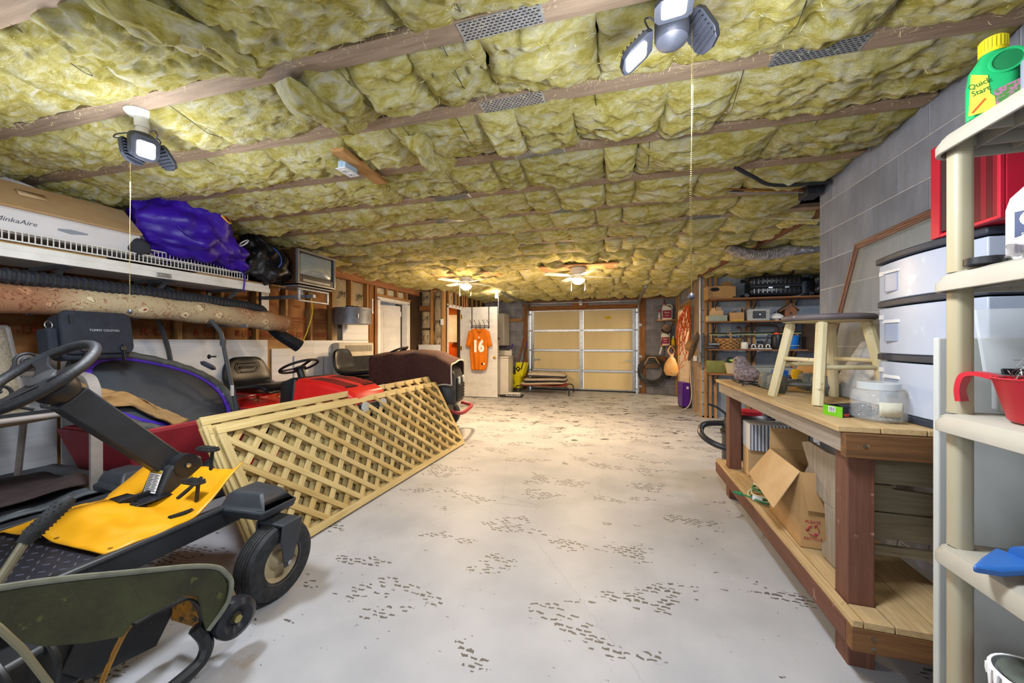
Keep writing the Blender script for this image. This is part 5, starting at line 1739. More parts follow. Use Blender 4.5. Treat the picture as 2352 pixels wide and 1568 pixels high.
G(TM).loft([[ell(k, 0, .80) for k in ks], [ell(k, .004, .80) for k in ks], [ell(k, .006, .4) for k in ks], [ell(k, .006, .02) for k in ks]], cap=True).o('jump_mat', MATB, t, sm=180)
G(TM).loft([[ell(k, .005, .785) for k in ks], [ell(k, .012, .785) for k in ks], [ell(k, .012, .845) for k in ks], [ell(k, .005, .845) for k in ks]], closed=True).o('purple_edge', mat('purple_webbing', '#4a2ab8', rough=.7), t)
loops = []
for q, z in ((.87, .0), (.875, .022), (.92, .035), (.98, .03), (1.01, .0), (.98, -.03), (.9, -.02)):
    loops.append([ell(k, z + .004 * math.sin(k * 31), q) for k in ks])
G(TM).loft(loops, closed=True).o('edge_pad', PADB, t, sm=60)
g = None
for i in range(0, 60, 2):
    p, q = Vector(ell(ks[i], .004, .83)), Vector(ell(ks[i], .004, .89))
    G(TM).bar(p, q, .03, .004).o('elastic_loop', WHITE if i in (4, 6, 8, 56, 58) else BLACK, t, sm=0)
TUBE = mat('grey_powder_coat', '#45494f', '#3b3f45', 9, rough=.45)
G().tube(bez([(-3.45, 2.56, .62), (-3.52, 2.53, 1.0), (-3.58, 2.51, 1.33), (-3.60, 2.49, 1.42), (-3.66, 2.41, 1.56), (-3.78, 2.29, 1.72), (-3.89, 2.2, 1.82), (-3.945, 2.17, 1.815), (-3.965, 2.175, 1.74), (-3.97, 2.22, 1.57), (-4.03, 2.34, 1.25), (-4.05, 2.38, 1.05)], 6), .019, 10).o('handle_bar', TUBE, t)
for p, d in (((-3.575, 2.513, 1.30), (0, 0, 1)), ((-3.97, 2.22, 1.56), (.1, -.1, 1))):
    G().cyl(Vector(p) - Vector(d) * .03, Vector(p) + Vector(d) * .03, .024).o('clamp_sleeve', TUBE, t)
G().cyl((-3.60, 2.47, 1.17), (-3.62, 2.43, 1.17), .008).lathe([(.02, 0), (.022, .012), (.012, .02), (0, .02)], 10, (-3.62, 2.43, 1.17), (-.4, -1, 0)).o('clamp_knob', BLACK, t)
G().box((-3.485, 2.515, .80), (-3.455, 2.525, .90)).o('tube_sticker', WHITE, t, sm=0)
M_ = Matrix.Translation((-3.60, 2.40, 1.09)) @ Euler((rad(-20), rad(30), rad(30))).to_matrix().to_4x4()
c_ = G(M_).lathe([(0, -.022), (.05, -.02), (.07, 0), (.05, .018), (0, .02)], 20).o('jump_counter', mat('counter_grey', '#4a5260', '#3c434f', 9, rough=.35), t)
G(M_).box((-.03, -.02, .0185), (.03, .02, .022)).o('counter_display', mat('lcd_grey', '#8b98a0', rough=.2), c_, sm=0)
PAPER = mat('brown_packing_paper', '#a98a5e', '#957548', 6, rough=.85, bump=.35, bscale=9)
t = thing('packing_paper', 'crumpled sheet of brown packing paper lying on the trampoline', 'paper', (0, 0, 0))
def pap(u, v):
    # a sheet lying over the near low part of the trampoline, crumpled
    a = -.66 + .64 * u + .05 * math.sin(v * 7)
    b = .00 + .30 * u + .035 * math.sin(u * 9) + (.17 + .05 * math.sin(u * 5 + 1)) * v
    p = tc_ + e1 * a + e2 * b
    n_ = .05 + .03 * float(fbm(np.array([[u * 5, v * 5, 3.3]]), 3)[0])
    return p + nn * n_
G().grid(pap, 26, 22).o('paper_sheet', PAPER, t, sm=60, solid=.003)

# messenger bag on the trampoline edge
BAGC = mat('dark_blue_black_canvas', '#1c212c', '#262c39', 14, rough=.85, bump=.25, bscale=90)
t = thing('messenger_bag', 'dark canvas messenger bag with two buckled straps above the trampoline', 'bag', (-3.62, 1.66, 1.175), rot=(0, rad(-8), rad(8)))
t.scale = (1, .92, 1.03)
G().loft([[(-.09, y, z) for y, z in rrect(.40, .30, .04, 4)], [(.05, y, z) for y, z in rrect(.42, .32, .05, 4)]]).o('bag_body', BAGC, t, bev=.02, loc=(0, 0, .16))
G().loft([[(.052, y, z) for y, z in rrect(.44, .30, .05, 4)], [(.075, y, z) for y, z in rrect(.43, .29, .05, 4)]]).o('front_flap', BAGC, t, bev=.006, loc=(0, 0, .185))
for y in (-.11, .13):
    st_ = G().bar((.079, y, .10), (.079, y, -.02), .026, .004, (0, 1, 0)).o('buckle_strap', BLACK, t, sm=0)
    G().box((.080, y - .018, .055), (.092, y + .018, .085)).o('buckle', BLACK, st_, bev=.003, sm=0)
G().bar((.078, -.17, .30), (.078, -.17, .24), .008, .006, (0, 1, 0)).o('zip_pull', BLACK, t, sm=0)
text('TOMMY COLSTON', .022, mat('grey_stitching', '#a8adb8', rough=.8), t, (.0762, .03, .20), (rad(90), 0, rad(90)), 'stitched_name')
G().tube(bez([(-.02, -.10, .32), (-.02, -.05, .375), (-.02, .03, .37), (-.02, .09, .32)], 7), .012, prof=[(-1, -.3), (1, -.3), (1, .3), (-1, .3)]).o('carry_handle', BAGC, t)
G().box((-.08, -.26, .02), (.03, -.205, .22)).o('side_pocket', BAGC, t, bev=.015)
G().tube([(.0, -.235 + .02 * math.cos(a), .24 + .025 * math.sin(a)) for a in np.linspace(0, 2 * PI, 12)[:-1]], .004, 5, closed=True).o('strap_ring', STEEL, t)

# ================================================================ the two ride-on mowers behind the lattice
REDM = mat('mower_red', '#dc2420', '#cf1c1a', 5, rough=.38)
VINYL = mat('black_vinyl', '#15161a', '#1c1e23', 9, rough=.35, bump=.08, bscale=120)


def tractor(loc, rz, label, body, hood_m, hood_z, txt):
    t = thing('riding_mower', label, 'riding mower', loc, rz)
    for x, r, w, y0 in ((0, .24, .10, .36), (1.30, .19, .075, .38)):
        for s in (-1, 1):
            wv = G().lathe([(r * .5, -w), (r * .8, -w * 1.02), (r * .95, -w * .85), (r, -w * .5), (r, w * .5), (r * .95, w * .85), (r * .8, w * 1.02), (r * .5, w)], 26, (x, s * y0, r), (0, 1, 0)).o('wheel', RUBBER, t)
            G().lathe([(0, -w * .6), (r * .52, -w * .9), (r * .52, w * .9), (0, w * .6)], 20, (x, s * y0, r), (0, 1, 0)).o('rim', mat('rim_grey', '#8a8a86', rough=.5, metal=.3), wv)
    # fender pan, frame, cutting deck
    g = G().loft([[(x, y, .50) for x, y in rrect(.84, .88, .12, 5)], [(x, y, .60) for x, y in rrect(.84, .90, .14, 5)], [(x * .9, y * .92, .655) for x, y in rrect(.84, .90, .14, 5)]])
    g.o('fender_pan', body, t, bev=.012, loc=(.06, 0, 0))
    G().box((-.1, -.16, .22), (1.45, .16, .48)).o('frame', BLACK, t, bev=.01)
    G().box((.46, -.36, .30), (.82, .36, .345)).o('foot_rest', BLACK, t, bev=.01)
    G().loft([[(x, y, .09) for x, y in rrect(.78, 1.0, .3, 6)], [(x, y, .20) for x, y in rrect(.78, 1.0, .3, 6)], [(x * .85, y * .85, .24) for x, y in rrect(.78, 1.0, .3, 6)]]).o('cutting_deck', body, t, loc=(.62, 0, 0))
    # seat on springs
    for s in (-1, 1):
        pts = [(.16 + .022 * math.cos(a), s * .13 + .022 * math.sin(a), .655 + .09 * a / (8 * PI)) for a in np.linspace(0, 8 * PI, 50)]
        G().tube(pts, .004, 5).o('seat_spring', BRASS, t)
    G().bar((-.16, -.12, .66), (.26, -.10, .74), .03, .015).bar((-.16, .12, .66), (.26, .10, .74), .03, .015).box((-.18, -.15, .735), (.28, .15, .748)).o('seat_hinge', body, t, sm=0)
    loops = []
    # one skin: cushion running up into the backrest
    prof = [(.37, .765, .17), (.385, .80, .20), (.30, .84, .225), (.12, .805, .235), (-.05, .80, .24), (-.115, .85, .24), (-.14, .95, .235), (-.16, 1.05, .20), (-.175, 1.10, .13)]
    th = .05
    ups, dns = [], []
    for i, (x, z, hw) in enumerate(prof):
        a = Vector((prof[min(i + 1, len(prof) - 1)][0] - prof[max(i - 1, 0)][0], 0, prof[min(i + 1, len(prof) - 1)][1] - prof[max(i - 1, 0)][1])).normalized()
        nrm = Vector((a.z, 0, -a.x))
        if nrm.z < 0 or i > 6:
            pass
        ring_ = []
        for y, q in ((-1, 0), (-.96, .8), (-.7, 1.05), (-.3, .8), (0, .72), (.3, .8), (.7, 1.05), (.96, .8), (1, 0), (.96, -.8), (.5, -1), (0, -1), (-.5, -1), (-.96, -.8)):
            up = Vector((-a.z, 0, a.x)) if False else Vector((a.z, 0, -a.x))
            if up.z < 0 and i < 5:
                up = -up
            if i >= 5 and up.x < 0:
                up = -up
            ring_.append(Vector((x, y * hw, z)) + up * q * th * .62)
        loops.append(ring_)
    cs = Vector((.08, 0, .80))
    loops = [[cs + (p - cs) * 1.13 for p in l] for l in loops]
    st_ = G().loft(loops).o('seat', VINYL, t, sm=60, sub=1)
    if txt:
        G(Matrix.Translation((-.124, 0, 1.02)) @ Euler((rad(80), 0, rad(90))).to_matrix().to_4x4()).tube([(x, y, .0) for x, y in ((-.13, .0), (-.11, .05), (.11, .05), (.13, 0), (.09, -.05), (-.09, -.05))], .006, 6, closed=True).o('embossed_ring', VINYL, st_)
        text(txt, .036, VINYL, st_, (-.118, 0, 1.025), (rad(80), 0, rad(90)), 'embossed_name', ext=.004)
    # dash, steering column and wheel
    G().loft([[(.60, y, z) for y, z in ((-.22, .50), (.22, .50), (.20, hood_z - .05), (-.20, hood_z - .05))], [(.80, y, z) for y, z in ((-.31, .44), (.31, .44), (.25, hood_z + .005), (-.25, hood_z + .005))], [(.87, y, z) for y, z in ((-.315, .46), (.315, .46), (.26, hood_z + .005), (-.26, hood_z + .005))]]).o('dash', BLACK, t, bev=.02)
    W = Matrix.Translation((.64, 0, hood_z + .075)) @ Euler((0, rad(-24), 0)).to_matrix().to_4x4()
    G(W).cyl((0, 0, -.12), (0, 0, .0), .045, .04).o('steering_column', BLACK, t)
    sw = G(W).tube([(.185 * math.cos(a), .185 * math.sin(a), .03) for a in np.linspace(0, 2 * PI, 41)[:-1]], .0135, 8, closed=True).o('steering_wheel', BLACK, t)
    g = G(W).lathe([(.06, 0), (.06, .02), (.0, .03)], 16)
    g.o('wheel_hub', BLACK, sw)
    for a in (0, 130, 230):
        c, s = math.cos(rad(a)), math.sin(rad(a))
        G(W).bar((c * .04, s * .04, .018), (c * .18, s * .18, .03), .035, .012).o('spoke', BLACK, sw, sm=0)
    # hood with louvres
    def hs(x, hw, zt, zb):
        return [(x, -hw, zb), (x, -hw * 1.01, zb + (zt - zb) * .45), (x, -hw * .93, zb + (zt - zb) * .52), (x, -hw * .85, zt - .03), (x, -hw * .72, zt), (x, hw * .72, zt), (x, hw * .85, zt - .03), (x, hw * .93, zb + (zt - zb) * .52), (x, hw * 1.01, zb + (zt - zb) * .45), (x, hw, zb)]
    G().loft([hs(.86, .30, hood_z, .50), hs(1.15, .31, hood_z - .015, .48), hs(1.40, .30, hood_z - .06, .45), hs(1.54, .27, hood_z - .12, .42), hs(1.58, .24, hood_z - .2, .42)]).o('hood', hood_m, t, bev=.015, bseg=3)
    for k in range(14):
        x = .98 + k * .034
        for s in (-1, 1):
            zt = hood_z - .0 - (.015 * (x - .86) / .29 if x < 1.15 else .015 + .045 * (x - 1.15) / .25)
            G().box((x, s * .12 - .075, zt - .012), (x + .016, s * .12 + .075, zt + .0022)).o('louvre_slot', SLOT, t, sm=0)
    gr = G().box((1.575, -.20, .46), (1.60, .20, hood_z - .22)).o('grille', BLACK, t, bev=.01, sm=0)
    for k in range(5):
        z = .49 + k * .04
        G().box((1.60, -.18, z), (1.612, .18, z + .014)).o('grille_bar', mat('grille_grey', '#2f3238', rough=.4), gr, sm=0)
    for s in (-1, 1):
        G().lathe([(.05, 0), (.05, .015), (0, .02)], 16, (1.598, s * .13, hood_z - .26), (1, 0, 0)).o('headlamp', mat('headlamp', '#b9c2c8', rough=.15), gr)
    return t


t1 = tractor((-3.92, 3.12, 0), rad(-2), 'red ride-on mower with black seat parked behind the lattice panels', REDM, REDM, .94, 'CRAFTSMAN')
text('CRAFTSMAN', .085, WHITE_INK, t1, (1.14, -.3145, .60), (rad(90), 0, 0), 'side_name', bold=.004, xs=.9)
DKM = mat('mower_charcoal', '#26282d', '#2f3238', 7, rough=.4)
t2 = tractor((-3.72, 4.46, 0), rad(11), 'black ride-on mower under a brown towel in front of the gas heater', BLACK, DKM, .985, None)
G().tube(bez([(1.52, -.36, .36), (1.68, -.32, .33), (1.72, 0, .34), (1.68, .32, .33), (1.52, .36, .36)], 6), .024, 8).o('red_bumper', mat('faded_bumper_red', '#8a2f35', rough=.5), t2)
BTOW = mat('brown_terry_towel', '#4f342f', '#432b27', 25, rough=1, bump=.5, bscale=150)
t2.scale = (1, 1, 1.06)
t = thing('brown_towel', 'big brown towel with white edging draped over the charcoal mower hood', 'towel', (-3.72, 4.46, 0), rad(11))


def tw(u, v):
    x = .44 + 1.12 * u
    top = 1.14 + .05 * math.sin(PI * min(1, u * 1.15)) - .10 * max(0, u - .8) / .2
    lo = .66 + .05 * math.sin(u * 9) + .14 * max(0, u - .6)
    q = v * 3.2
    if q < 1.2:
        k = q / 1.2
        y = -.40 + .02 * math.sin(u * 15) * (1 - k)
        z = lo + (top - .06 - lo) * k
    elif q < 2.4:
        k = (q - 1.2) / 1.2
        y = -.40 + .76 * k
        z = top - .06 + .06 * math.sin(PI * k) ** .5
    else:
        k = (q - 2.4) / .8
        y = .36 + .03 * k
        z = top - .06 - .35 * k
    f_ = float(fbm(np.array([[u * 5, v * 4, 1.1]]), 3)[0])
    z += .022 * f_
    return (x, y - .018 * f_ - .012 * math.sin(u * 22 + v * 3), z)


G().grid(tw, 30, 36).o('towel_cloth', BTOW, t, sm=70, solid=.012)
G().tube([tw(i / 30, 0) for i in range(31)], .011, 6).o('white_edging', mat('off_white_edging', '#b9b4aa', rough=.9), t)
G().tube([tw(1, i / 36) for i in range(37)], .011, 6).o('white_edging', MATS['off_white_edging'], t)
# ================================================================ workbench
BT_Y = wood('bench_board', '#c0a67c', '#a68a5e', 1, scale=4, dirt=('#79664a', 7, .66))
GREYW = wood('weathered_grey_wood', '#a2978a', '#877b6c', 1, scale=4)
GREYW_Z = wood('weathered_grey_wood_z', '#9a8f80', '#7e7263', 2, scale=4)
GREYW_X = wood('weathered_grey_wood_x', '#8f8571', '#73694f', 0, scale=4)
REDW_Z = wood('redwood_post', '#714a3a', '#5a382a', 2, dirt=('#98786a', 14, .64))
REDW_Y = wood('redwood_rail', '#6c4638', '#543426', 1, dirt=('#98796b', 12, .64))
TREAT_X = wood('treated_brown_board', '#7a5430', '#573a20', 0, dirt=('#9a9580', 9, .66))
t = thing('workbench', 'long wooden workbench with red posts and lower shelf against the block wall', 'workbench', (0, 0, 0))
for k in range(4):
    x0 = .85 + k * .1425
    G().box((x0, 1.76, .948), (x0 + .139, 3.64, .972)).o('top_board', BT_Y, t, bev=.003, sm=0)
G().box((.872, 1.782, .862), (.91, 3.62, .946)).o('long_apron', GREYW, t, bev=.003, sm=0)
G().box((.868, 1.745, .85), (1.415, 1.78, .946)).o('end_apron', TREAT_X, t, bev=.003, sm=0)
G().box((.912, 3.58, .862), (1.415, 3.62, .946)).o('end_apron', GREYW, t, bev=.003, sm=0)
for y in (1.785, 3.40):
    G().box((.895, y, 0), (.985, y + .09, .861)).o('post', REDW_Z, t, bev=.004, sm=0)
    G().box((1.33, y, 0), (1.42, y + .09, .861)).o('post', REDW_Z, t, bev=.004, sm=0)
G().box((.855, 1.72, .135), (.893, 3.66, .225)).o('long_rail', REDW_Y, t, bev=.003, sm=0)
G().box((.855, 1.68, .135), (1.42, 1.718, .225)).o('end_rail', TREAT_X, t, bev=.003, sm=0)
xs_ = [.855, .893, .988, 1.13, 1.275, 1.42]
for a, b in zip(xs_, xs_[1:]):
    y0, y1 = (1.68, 3.66)
    if abs(a - .893) < .01:
        for q0, q1 in ((1.68, 1.782), (1.878, 3.397), (3.493, 3.66)):
            G().box((a + .002, q0, .2265), (b - .002, q1, .252)).o('shelf_board', BT_Y, t, bev=.002, sm=0)
    else:
        G().box((a + .002, y0, .2265), (b - .002, y1, .252)).o('shelf_board', BT_Y, t, bev=.002, sm=0) if b < 1.34 else G().box((a + .002, 1.88, .2265), (1.328, 3.39, .252)).o('shelf_board', BT_Y, t, bev=.002, sm=0)
for x, z in ((.93, .90), (.92, .195), (.92, .16)):
    G().cyl((x, 1.744 if z > .5 else 1.679, z), (x, 1.741 if z > .5 else 1.676, z), .006, n=10).o('screw_head', STEEL, t)

# stool
CRM = mat('worn_cream_paint', '#d6cba8', '#c2b48a', 9, st=(1, 1, .2), rough=.6, dirt=('#8d7a4e', 9, .62))
SEATM = mat('worn_dark_seat_paint', '#5a5055', '#6f6669', 6, rough=.6, dirt=('#b5aeb0', 10, .62))
t = thing('wooden_stool', 'worn cream wooden stool with dark scuffed seat standing on the workbench', 'stool', (1.145, 2.48, .9725), rad(14))
G().lathe([(0, .452), (.195, .452), (.205, .458), (.21, .468), (.208, .478), (.198, .486), (0, .488)], 40).o('seat', SEATM, t)
G().lathe([(0, .449), (.196, .449), (.205, .4515), (0, .4515)], 40).o('seat_underside', CRM, t)
for sx in (-1, 1):
    for sy in (-1, 1):
        top = Vector((sx * .115, sy * .115, .449))
        bot = Vector((sx * .185, sy * .175, 0))
        G().tube([bot, bot + (top - bot) * .02, top - (top - bot) * .04, top], [.024, .026, .027, .02], prof=[(math.cos(a) * (1.0 if k % 2 else .94), math.sin(a) * (1.0 if k % 2 else .94)) for k, a in enumerate(np.linspace(0, 2 * PI, 17)[:-1])]).o('leg', CRM, t, sm=28)
for z, sgn in ((.20, 'x'), (.235, 'y')):
    for s in (-1, 1):
        q = .115 + (.185 - .115) * (1 - z / .449)
        q2 = .115 + (.175 - .115) * (1 - z / .449)
        a, b = ((-q, s * q2, z), (q, s * q2, z)) if sgn == 'x' else ((s * q, -q2, z), (s * q, q2, z))
        G().cyl(a, b, .0125, n=10).o('stretcher', CRM, t)

# dumbbells
IRONG = mat('grey_painted_iron', '#6a6e6a', '#585c56', 6, rough=.55, bump=.15, bscale=40, dirt=('#8f948f', 12, .64))


def dumbbell(p0, p1, r, label):
    p0, p1 = Vector(p0), Vector(p1)
    c = (p0 + p1) / 2
    t = thing('dumbbell', label, 'dumbbell', c, math.atan2(p1.y - p0.y, p1.x - p0.x), group='hex dumbbells on the workbench')
    h = (p1 - p0).length / 2
    for s, nm in ((-1, 'a'), (1, 'b')):
        hexa = lambda q: [(q * r * math.cos(a), q * r * math.sin(a)) for a in np.linspace(0, 2 * PI, 7)[:-1]]
        loops = [[(s * (h + dx), x, z) for x, z in hexa(q)] for dx, q in ((-.055, .72), (-.04, 1), (.03, 1), (.05, .66))]
        G().loft(loops).o('hex_head', IRONG, t, sm=0, bev=.004, loc=(0, 0, r * .866))
    G().cyl((-h + .04, 0, r * .866), (h - .04, 0, r * .866), .017, n=14).o('handle', mat('worn_iron_bar', '#7d8280', '#6d726f', 9, rough=.4, metal=.6), t)
    return t


dumbbell((1.015, 2.80, .9725), (1.245, 2.745, .9725), .068, 'grey hex dumbbell nearest the stool legs on the workbench')
dumbbell((1.03, 2.97, .9725), (1.28, 2.985, .9725), .068, 'grey hex dumbbell lying behind the one at the stool legs')
# speckled stone bird
STONE = mat('speckled_stone', '#a99c9f', '#7b6c70', 60, rough=.95, bump=.5, bscale=90, det=3, lo=.42, hi=.58)
t = thing('stone_bird', 'speckled grey stone bird statue with a yellow beak at the far bench end', 'statue', (1.04, 3.50, .9725), rad(170))
loops = []
for z, rx, ry, cx in ((0, .06, .06, -.01), (.015, .085, .075, -.01), (.06, .105, .085, -.015), (.10, .095, .078, -.005), (.13, .068, .06, .015), (.15, .055, .05, .03), (.175, .055, .05, .035), (.20, .044, .04, .035), (.215, .02, .02, .033)):
    loops.append([(cx + rx * math.cos(a), ry * math.sin(a), z) for a in np.linspace(0, 2 * PI, 21)[:-1]])
G().loft(loops).o('bird_body', STONE, t, sub=1, sm=180)
G().loft([[(-.09, y, .06) for y in (-.03, .03)] + [(-.09, .03, .04), (-.09, -.03, .04)], [(-.16, y, .075) for y in (-.02, .02)] + [(-.16, .02, .06), (-.16, -.02, .06)]]).o('tail', STONE, t, bev=.008)
for s in (-1, 1):
    G().ball((-.025, s * .072, .075), (.075, .022, .045), 14, 8).o('wing', STONE, t)
    G().ball((.072, s * .036, .182), .006, 8, 6).o('eye', BLACK, t)
G().lathe([(.012, 0), (.008, .012), (0, .022)], 10, (.085, 0, .175), (1, 0, -.15)).o('beak', mat('beak_yellow', '#d9c24a', rough=.5), t)
t = thing('coiled_cable', 'black coiled audio cable with red and yellow plugs beside the dumbbells', 'cable', (1.00, 3.16, .9725))
for k in range(3):
    G().tube([((.05 + .02 * k) * 1.5 * math.cos(a) - .01 * k, (.06 + .02 * k) * math.sin(a), .008 + .012 * k + .012 * math.sin(a * 2 + k)) for a in np.linspace(0, 2 * PI, 25)[:-1]], .0045, 6, closed=True).o('cable_loop', BLACK, t)
for y, c in ((-.03, '#d6b020'), (-.06, '#d9d9d9'), (-.09, '#c42020')):
    G().cyl((.02, y, .03), (.08, y - .01, .02), .008, n=10).o('plug', mat('plug_' + c[1:], c, rough=.4), t)
t = thing('small_green_box', 'open green and black cardboard box lying at the front of the workbench', 'box', (.958, 1.945, .9725), rad(25))
g = G()
gb = mat('box_black_print', '#1b1e28', '#232733', 20, rough=.5)
gg = mat('box_green_print', '#6fb81f', '#62a818', 20, rough=.5)
G().box((0, 0, 0), (.155, .003, .046)).box((0, .082, 0), (.155, .085, .046)).box((.152, .003, 0), (.155, .082, .046)).box((.0, .003, 0), (.155, .082, .003)).o('box_tray', gb, t, sm=0)
G().box((-.003, 0, 0), (-.0005, .085, .046)).o('green_end', gg, t, sm=0)
G().box((-.0042, .03, .018), (-.0031, .06, .042)).o('barcode_field', WHITE_INK, t, sm=0)
for k in range(7):
    G().box((-.0052, .032 + k * .0038, .02), (-.0043, .0335 + k * .0038, .04)).o('barcode_bar', INK, t, sm=0)
for k in range(6):
    G().box((.03, -.0012, .012 + k * .005), (.145, -.0003, .0135 + k * .005)).o('fine_print', mat('grey_fine_print', '#85858a', rough=.7), t, sm=0)
text('CCI', .014, mat('red_box_print', '#c9472a', rough=.6), t, (.018, -.0014, .010), (rad(90), 0, 0), 'box_print', bold=.0008)
G().add([(0, .0, .046), (.15, .0, .046), (.14, .03, .06), (.02, .04, .055)], [(0, 1, 2, 3)]).o('box_flap', gb, t, solid=.002, sm=0)
GLASSP = mat('clear_plastic', '#dfe5e9', rough=.05, alpha=.13)
t = thing('hardware_jar', 'clear plastic jar of shiny screws and hooks on the bench corner', 'jar', (1.075, 1.93, .9725))
G().lathe([(0, .002), (.075, .002), (.088, .012), (.09, .05), (.09, .10), (.082, .125), (.068, .133), (.064, .133), (.078, .122), (.086, .10), (.086, .014), (.074, .006), (0, .006)], 32).o('jar_body', GLASSP, t)
G().lathe([(0, .165), (.066, .165), (.07, .16), (.07, .135), (.0675, .135), (.0675, .158), (0, .160)], 32).o('jar_lid', mat('clear_lid', '#cfd6da', rough=.1, alpha=.5), t)
rsn = np.random.RandomState(12)
g = G()
for k in range(160):
    r, a, z = .07 * math.sqrt(rsn.rand()), rsn.rand() * 6.28, .012 + .055 * rsn.rand() ** 1.6
    p = Vector((r * math.cos(a), r * math.sin(a), z))
    d = Vector(rsn.normal(0, 1, 3)).normalized() * rsn.uniform(.008, .018)
    q = p + d
    if q.z > .008 and math.hypot(q.x, q.y) < .076:
        g.cyl(p, q, .0022, n=5)
g.o('metal_bits', mat('jumbled_steel', '#b9bcc0', '#6f7276', 40, rough=.25, metal=1), t, kind='stuff')
LM = Euler((0, 0, rad(-12))).to_matrix().to_4x4()
G(LM).lathe([(.0912, .03), (.0912, .088)], 10, a0=-105, a1=-55).o('paper_label', mat('label_cream', '#c9c6b4', '#bdbaa6', 40, rough=.8), t, solid=.0006)

# drawer tower, red box on it, mirror frame, leaning panels
DRW = mat('cloudy_drawer_plastic', '#b9c2d3', '#a9b4c9', 2, rough=.35, dirt=('#ccd4e0', 5, .6))
DKT = mat('dark_slate_trim', '#2c323e', '#363d4a', 9, rough=.5)
t = thing('drawer_tower', 'plastic drawer tower with cloudy drawers and dark trim on the workbench', 'drawers', (0, 0, .9725))
zb = [.0, .252, .496, .70]


def bow(v):
    return -.035 * math.sin(PI * v)


for k in range(3):
    z0, z1 = zb[k] + .03, zb[k + 1] - .006
    loops = []
    for z in (z0, z1):
        l = [(1.345, 1.625, z)] + [(1.205 + bow(i / 10), 1.625 + .53 * i / 10, z) for i in range(11)] + [(1.345, 2.155, z)]
        loops.append(l)
    d = G().loft(loops).o('drawer', DRW, t, bev=.004)
    loops = []
    for z in (zb[k], zb[k] + .028):
        loops.append([(1.35, 1.62, z)] + [(1.20 + bow(i / 10), 1.62 + .54 * i / 10, z) for i in range(11)] + [(1.35, 2.16, z)])
    G().loft(loops).o('dark_trim', DKT, t, bev=.004)
    # recessed grip with a bright upper ledge
    zc = (z0 + z1) / 2
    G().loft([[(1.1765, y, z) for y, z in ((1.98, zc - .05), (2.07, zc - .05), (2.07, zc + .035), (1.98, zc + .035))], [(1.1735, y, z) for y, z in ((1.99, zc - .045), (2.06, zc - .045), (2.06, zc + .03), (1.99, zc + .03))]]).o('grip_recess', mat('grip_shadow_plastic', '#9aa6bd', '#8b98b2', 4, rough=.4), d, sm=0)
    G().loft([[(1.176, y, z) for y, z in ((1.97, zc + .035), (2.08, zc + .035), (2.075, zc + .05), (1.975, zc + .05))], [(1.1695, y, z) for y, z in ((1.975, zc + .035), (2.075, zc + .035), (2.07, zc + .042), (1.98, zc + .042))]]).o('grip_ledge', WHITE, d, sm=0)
    G().box((1.193, 2.11, z1 - .05), (1.197, 2.135, z1 - .03)).o('drawer_tag', WHITE, d, sm=0)
loops = []
for z in (.70, .728):
    loops.append([(1.35, 1.615, z)] + [(1.195 + bow(i / 10), 1.615 + .55 * i / 10, z) for i in range(11)] + [(1.35, 2.165, z)])
G().loft(loops).o('top_cap', DKT, t, bev=.005)
t = thing('red_metal_box', 'red metal box with dark striped front standing on the drawer tower', 'box', (1.175, 1.53, 1.7015))
REDX = mat('bright_red_enamel', '#c21f38', '#b01a32', 5, rough=.35)
G().box((.001, 0, 0), (.24, .265, .35)).o('box_shell', REDX, t, bev=.004, sm=0)
for y0, y1 in ((.225, .265), (.135, .152), (0, .012)):
    G().box((-.012, y0, 0), (0, y1, .35)).o('front_rim', REDX, t, bev=.002, sm=0)
for z0, z1 in ((0, .012), (.338, .35)):
    G().box((-.0115, .012, z0), (0, .225, z1)).o('front_rim', REDX, t, bev=.002, sm=0)
for k in range(6):
    G().box((-.006, .013 + k * .0203, .014), (.0, .0325 + k * .0203, .336)).o('stripe_panel', mat('stripe_red_%d' % (k % 2), ('#7a0f26', '#520a1c')[k % 2], rough=.35), t, sm=0)
G().box((-.008, .205, .02), (.0, .224, .32)).o('slot', mat('dark_recess', '#3a2a2a', rough=.6), t, sm=0)
FRM = wood('mahogany_moulding', '#6d4038', '#4f2b26', 1, rough=.35)
t = thing('picture_frame', 'large brown moulded frame with glass leaning on the block wall', 'frame', (0, 0, 0))
A, B_, C_, D_ = Vector((1.392, 2.69, 1.90)), Vector((1.40, 1.95, 1.93)), Vector((1.372, 3.06, .985)), Vector((1.38, 2.32, 1.0))
out = (A - C_).normalized()
nrm = (B_ - A).cross(out).normalized()
for p, q in ((A, B_), (A, C_)):
    d = (q - p).normalized()
    side = (out * -1 if q is B_ else (B_ - A).normalized())
    for off, w, h in ((.008, .016, .022), (.021, .012, .016), (.033, .012, .012)):
        G().bar(p + side * off - d * .0, q + side * off, h, w, side).o('moulding', FRM, t, sm=0, bev=.002)
G().add([tuple(A), tuple(B_), tuple(D_), tuple(C_)], [(0, 1, 2, 3)]).o('glass_pane', mat('dusty_glass', '#d5dbd6', rough=.08, alpha=.16), t, solid=.004, sm=0)
t = thing('grooved_panel', 'white grooved plastic panel leaning at the back of the workbench behind the stool', 'panel', (0, 0, 0))
G().add([(1.325, 2.86, .976), (1.325, 2.36, .976), (1.355, 2.36, 1.30), (1.355, 2.56, 1.31)], [(0, 1, 2, 3)]).o('panel_sheet', mat('white_ribbed', '#c9ccd0', '#a9adb3', 14, st=(1, 1, 3), rough=.5), t, solid=.012, sm=0)
t = thing('plywood_offcut', 'tan plywood offcut leaning behind the dumbbells on the workbench', 'board', (0, 0, 0))
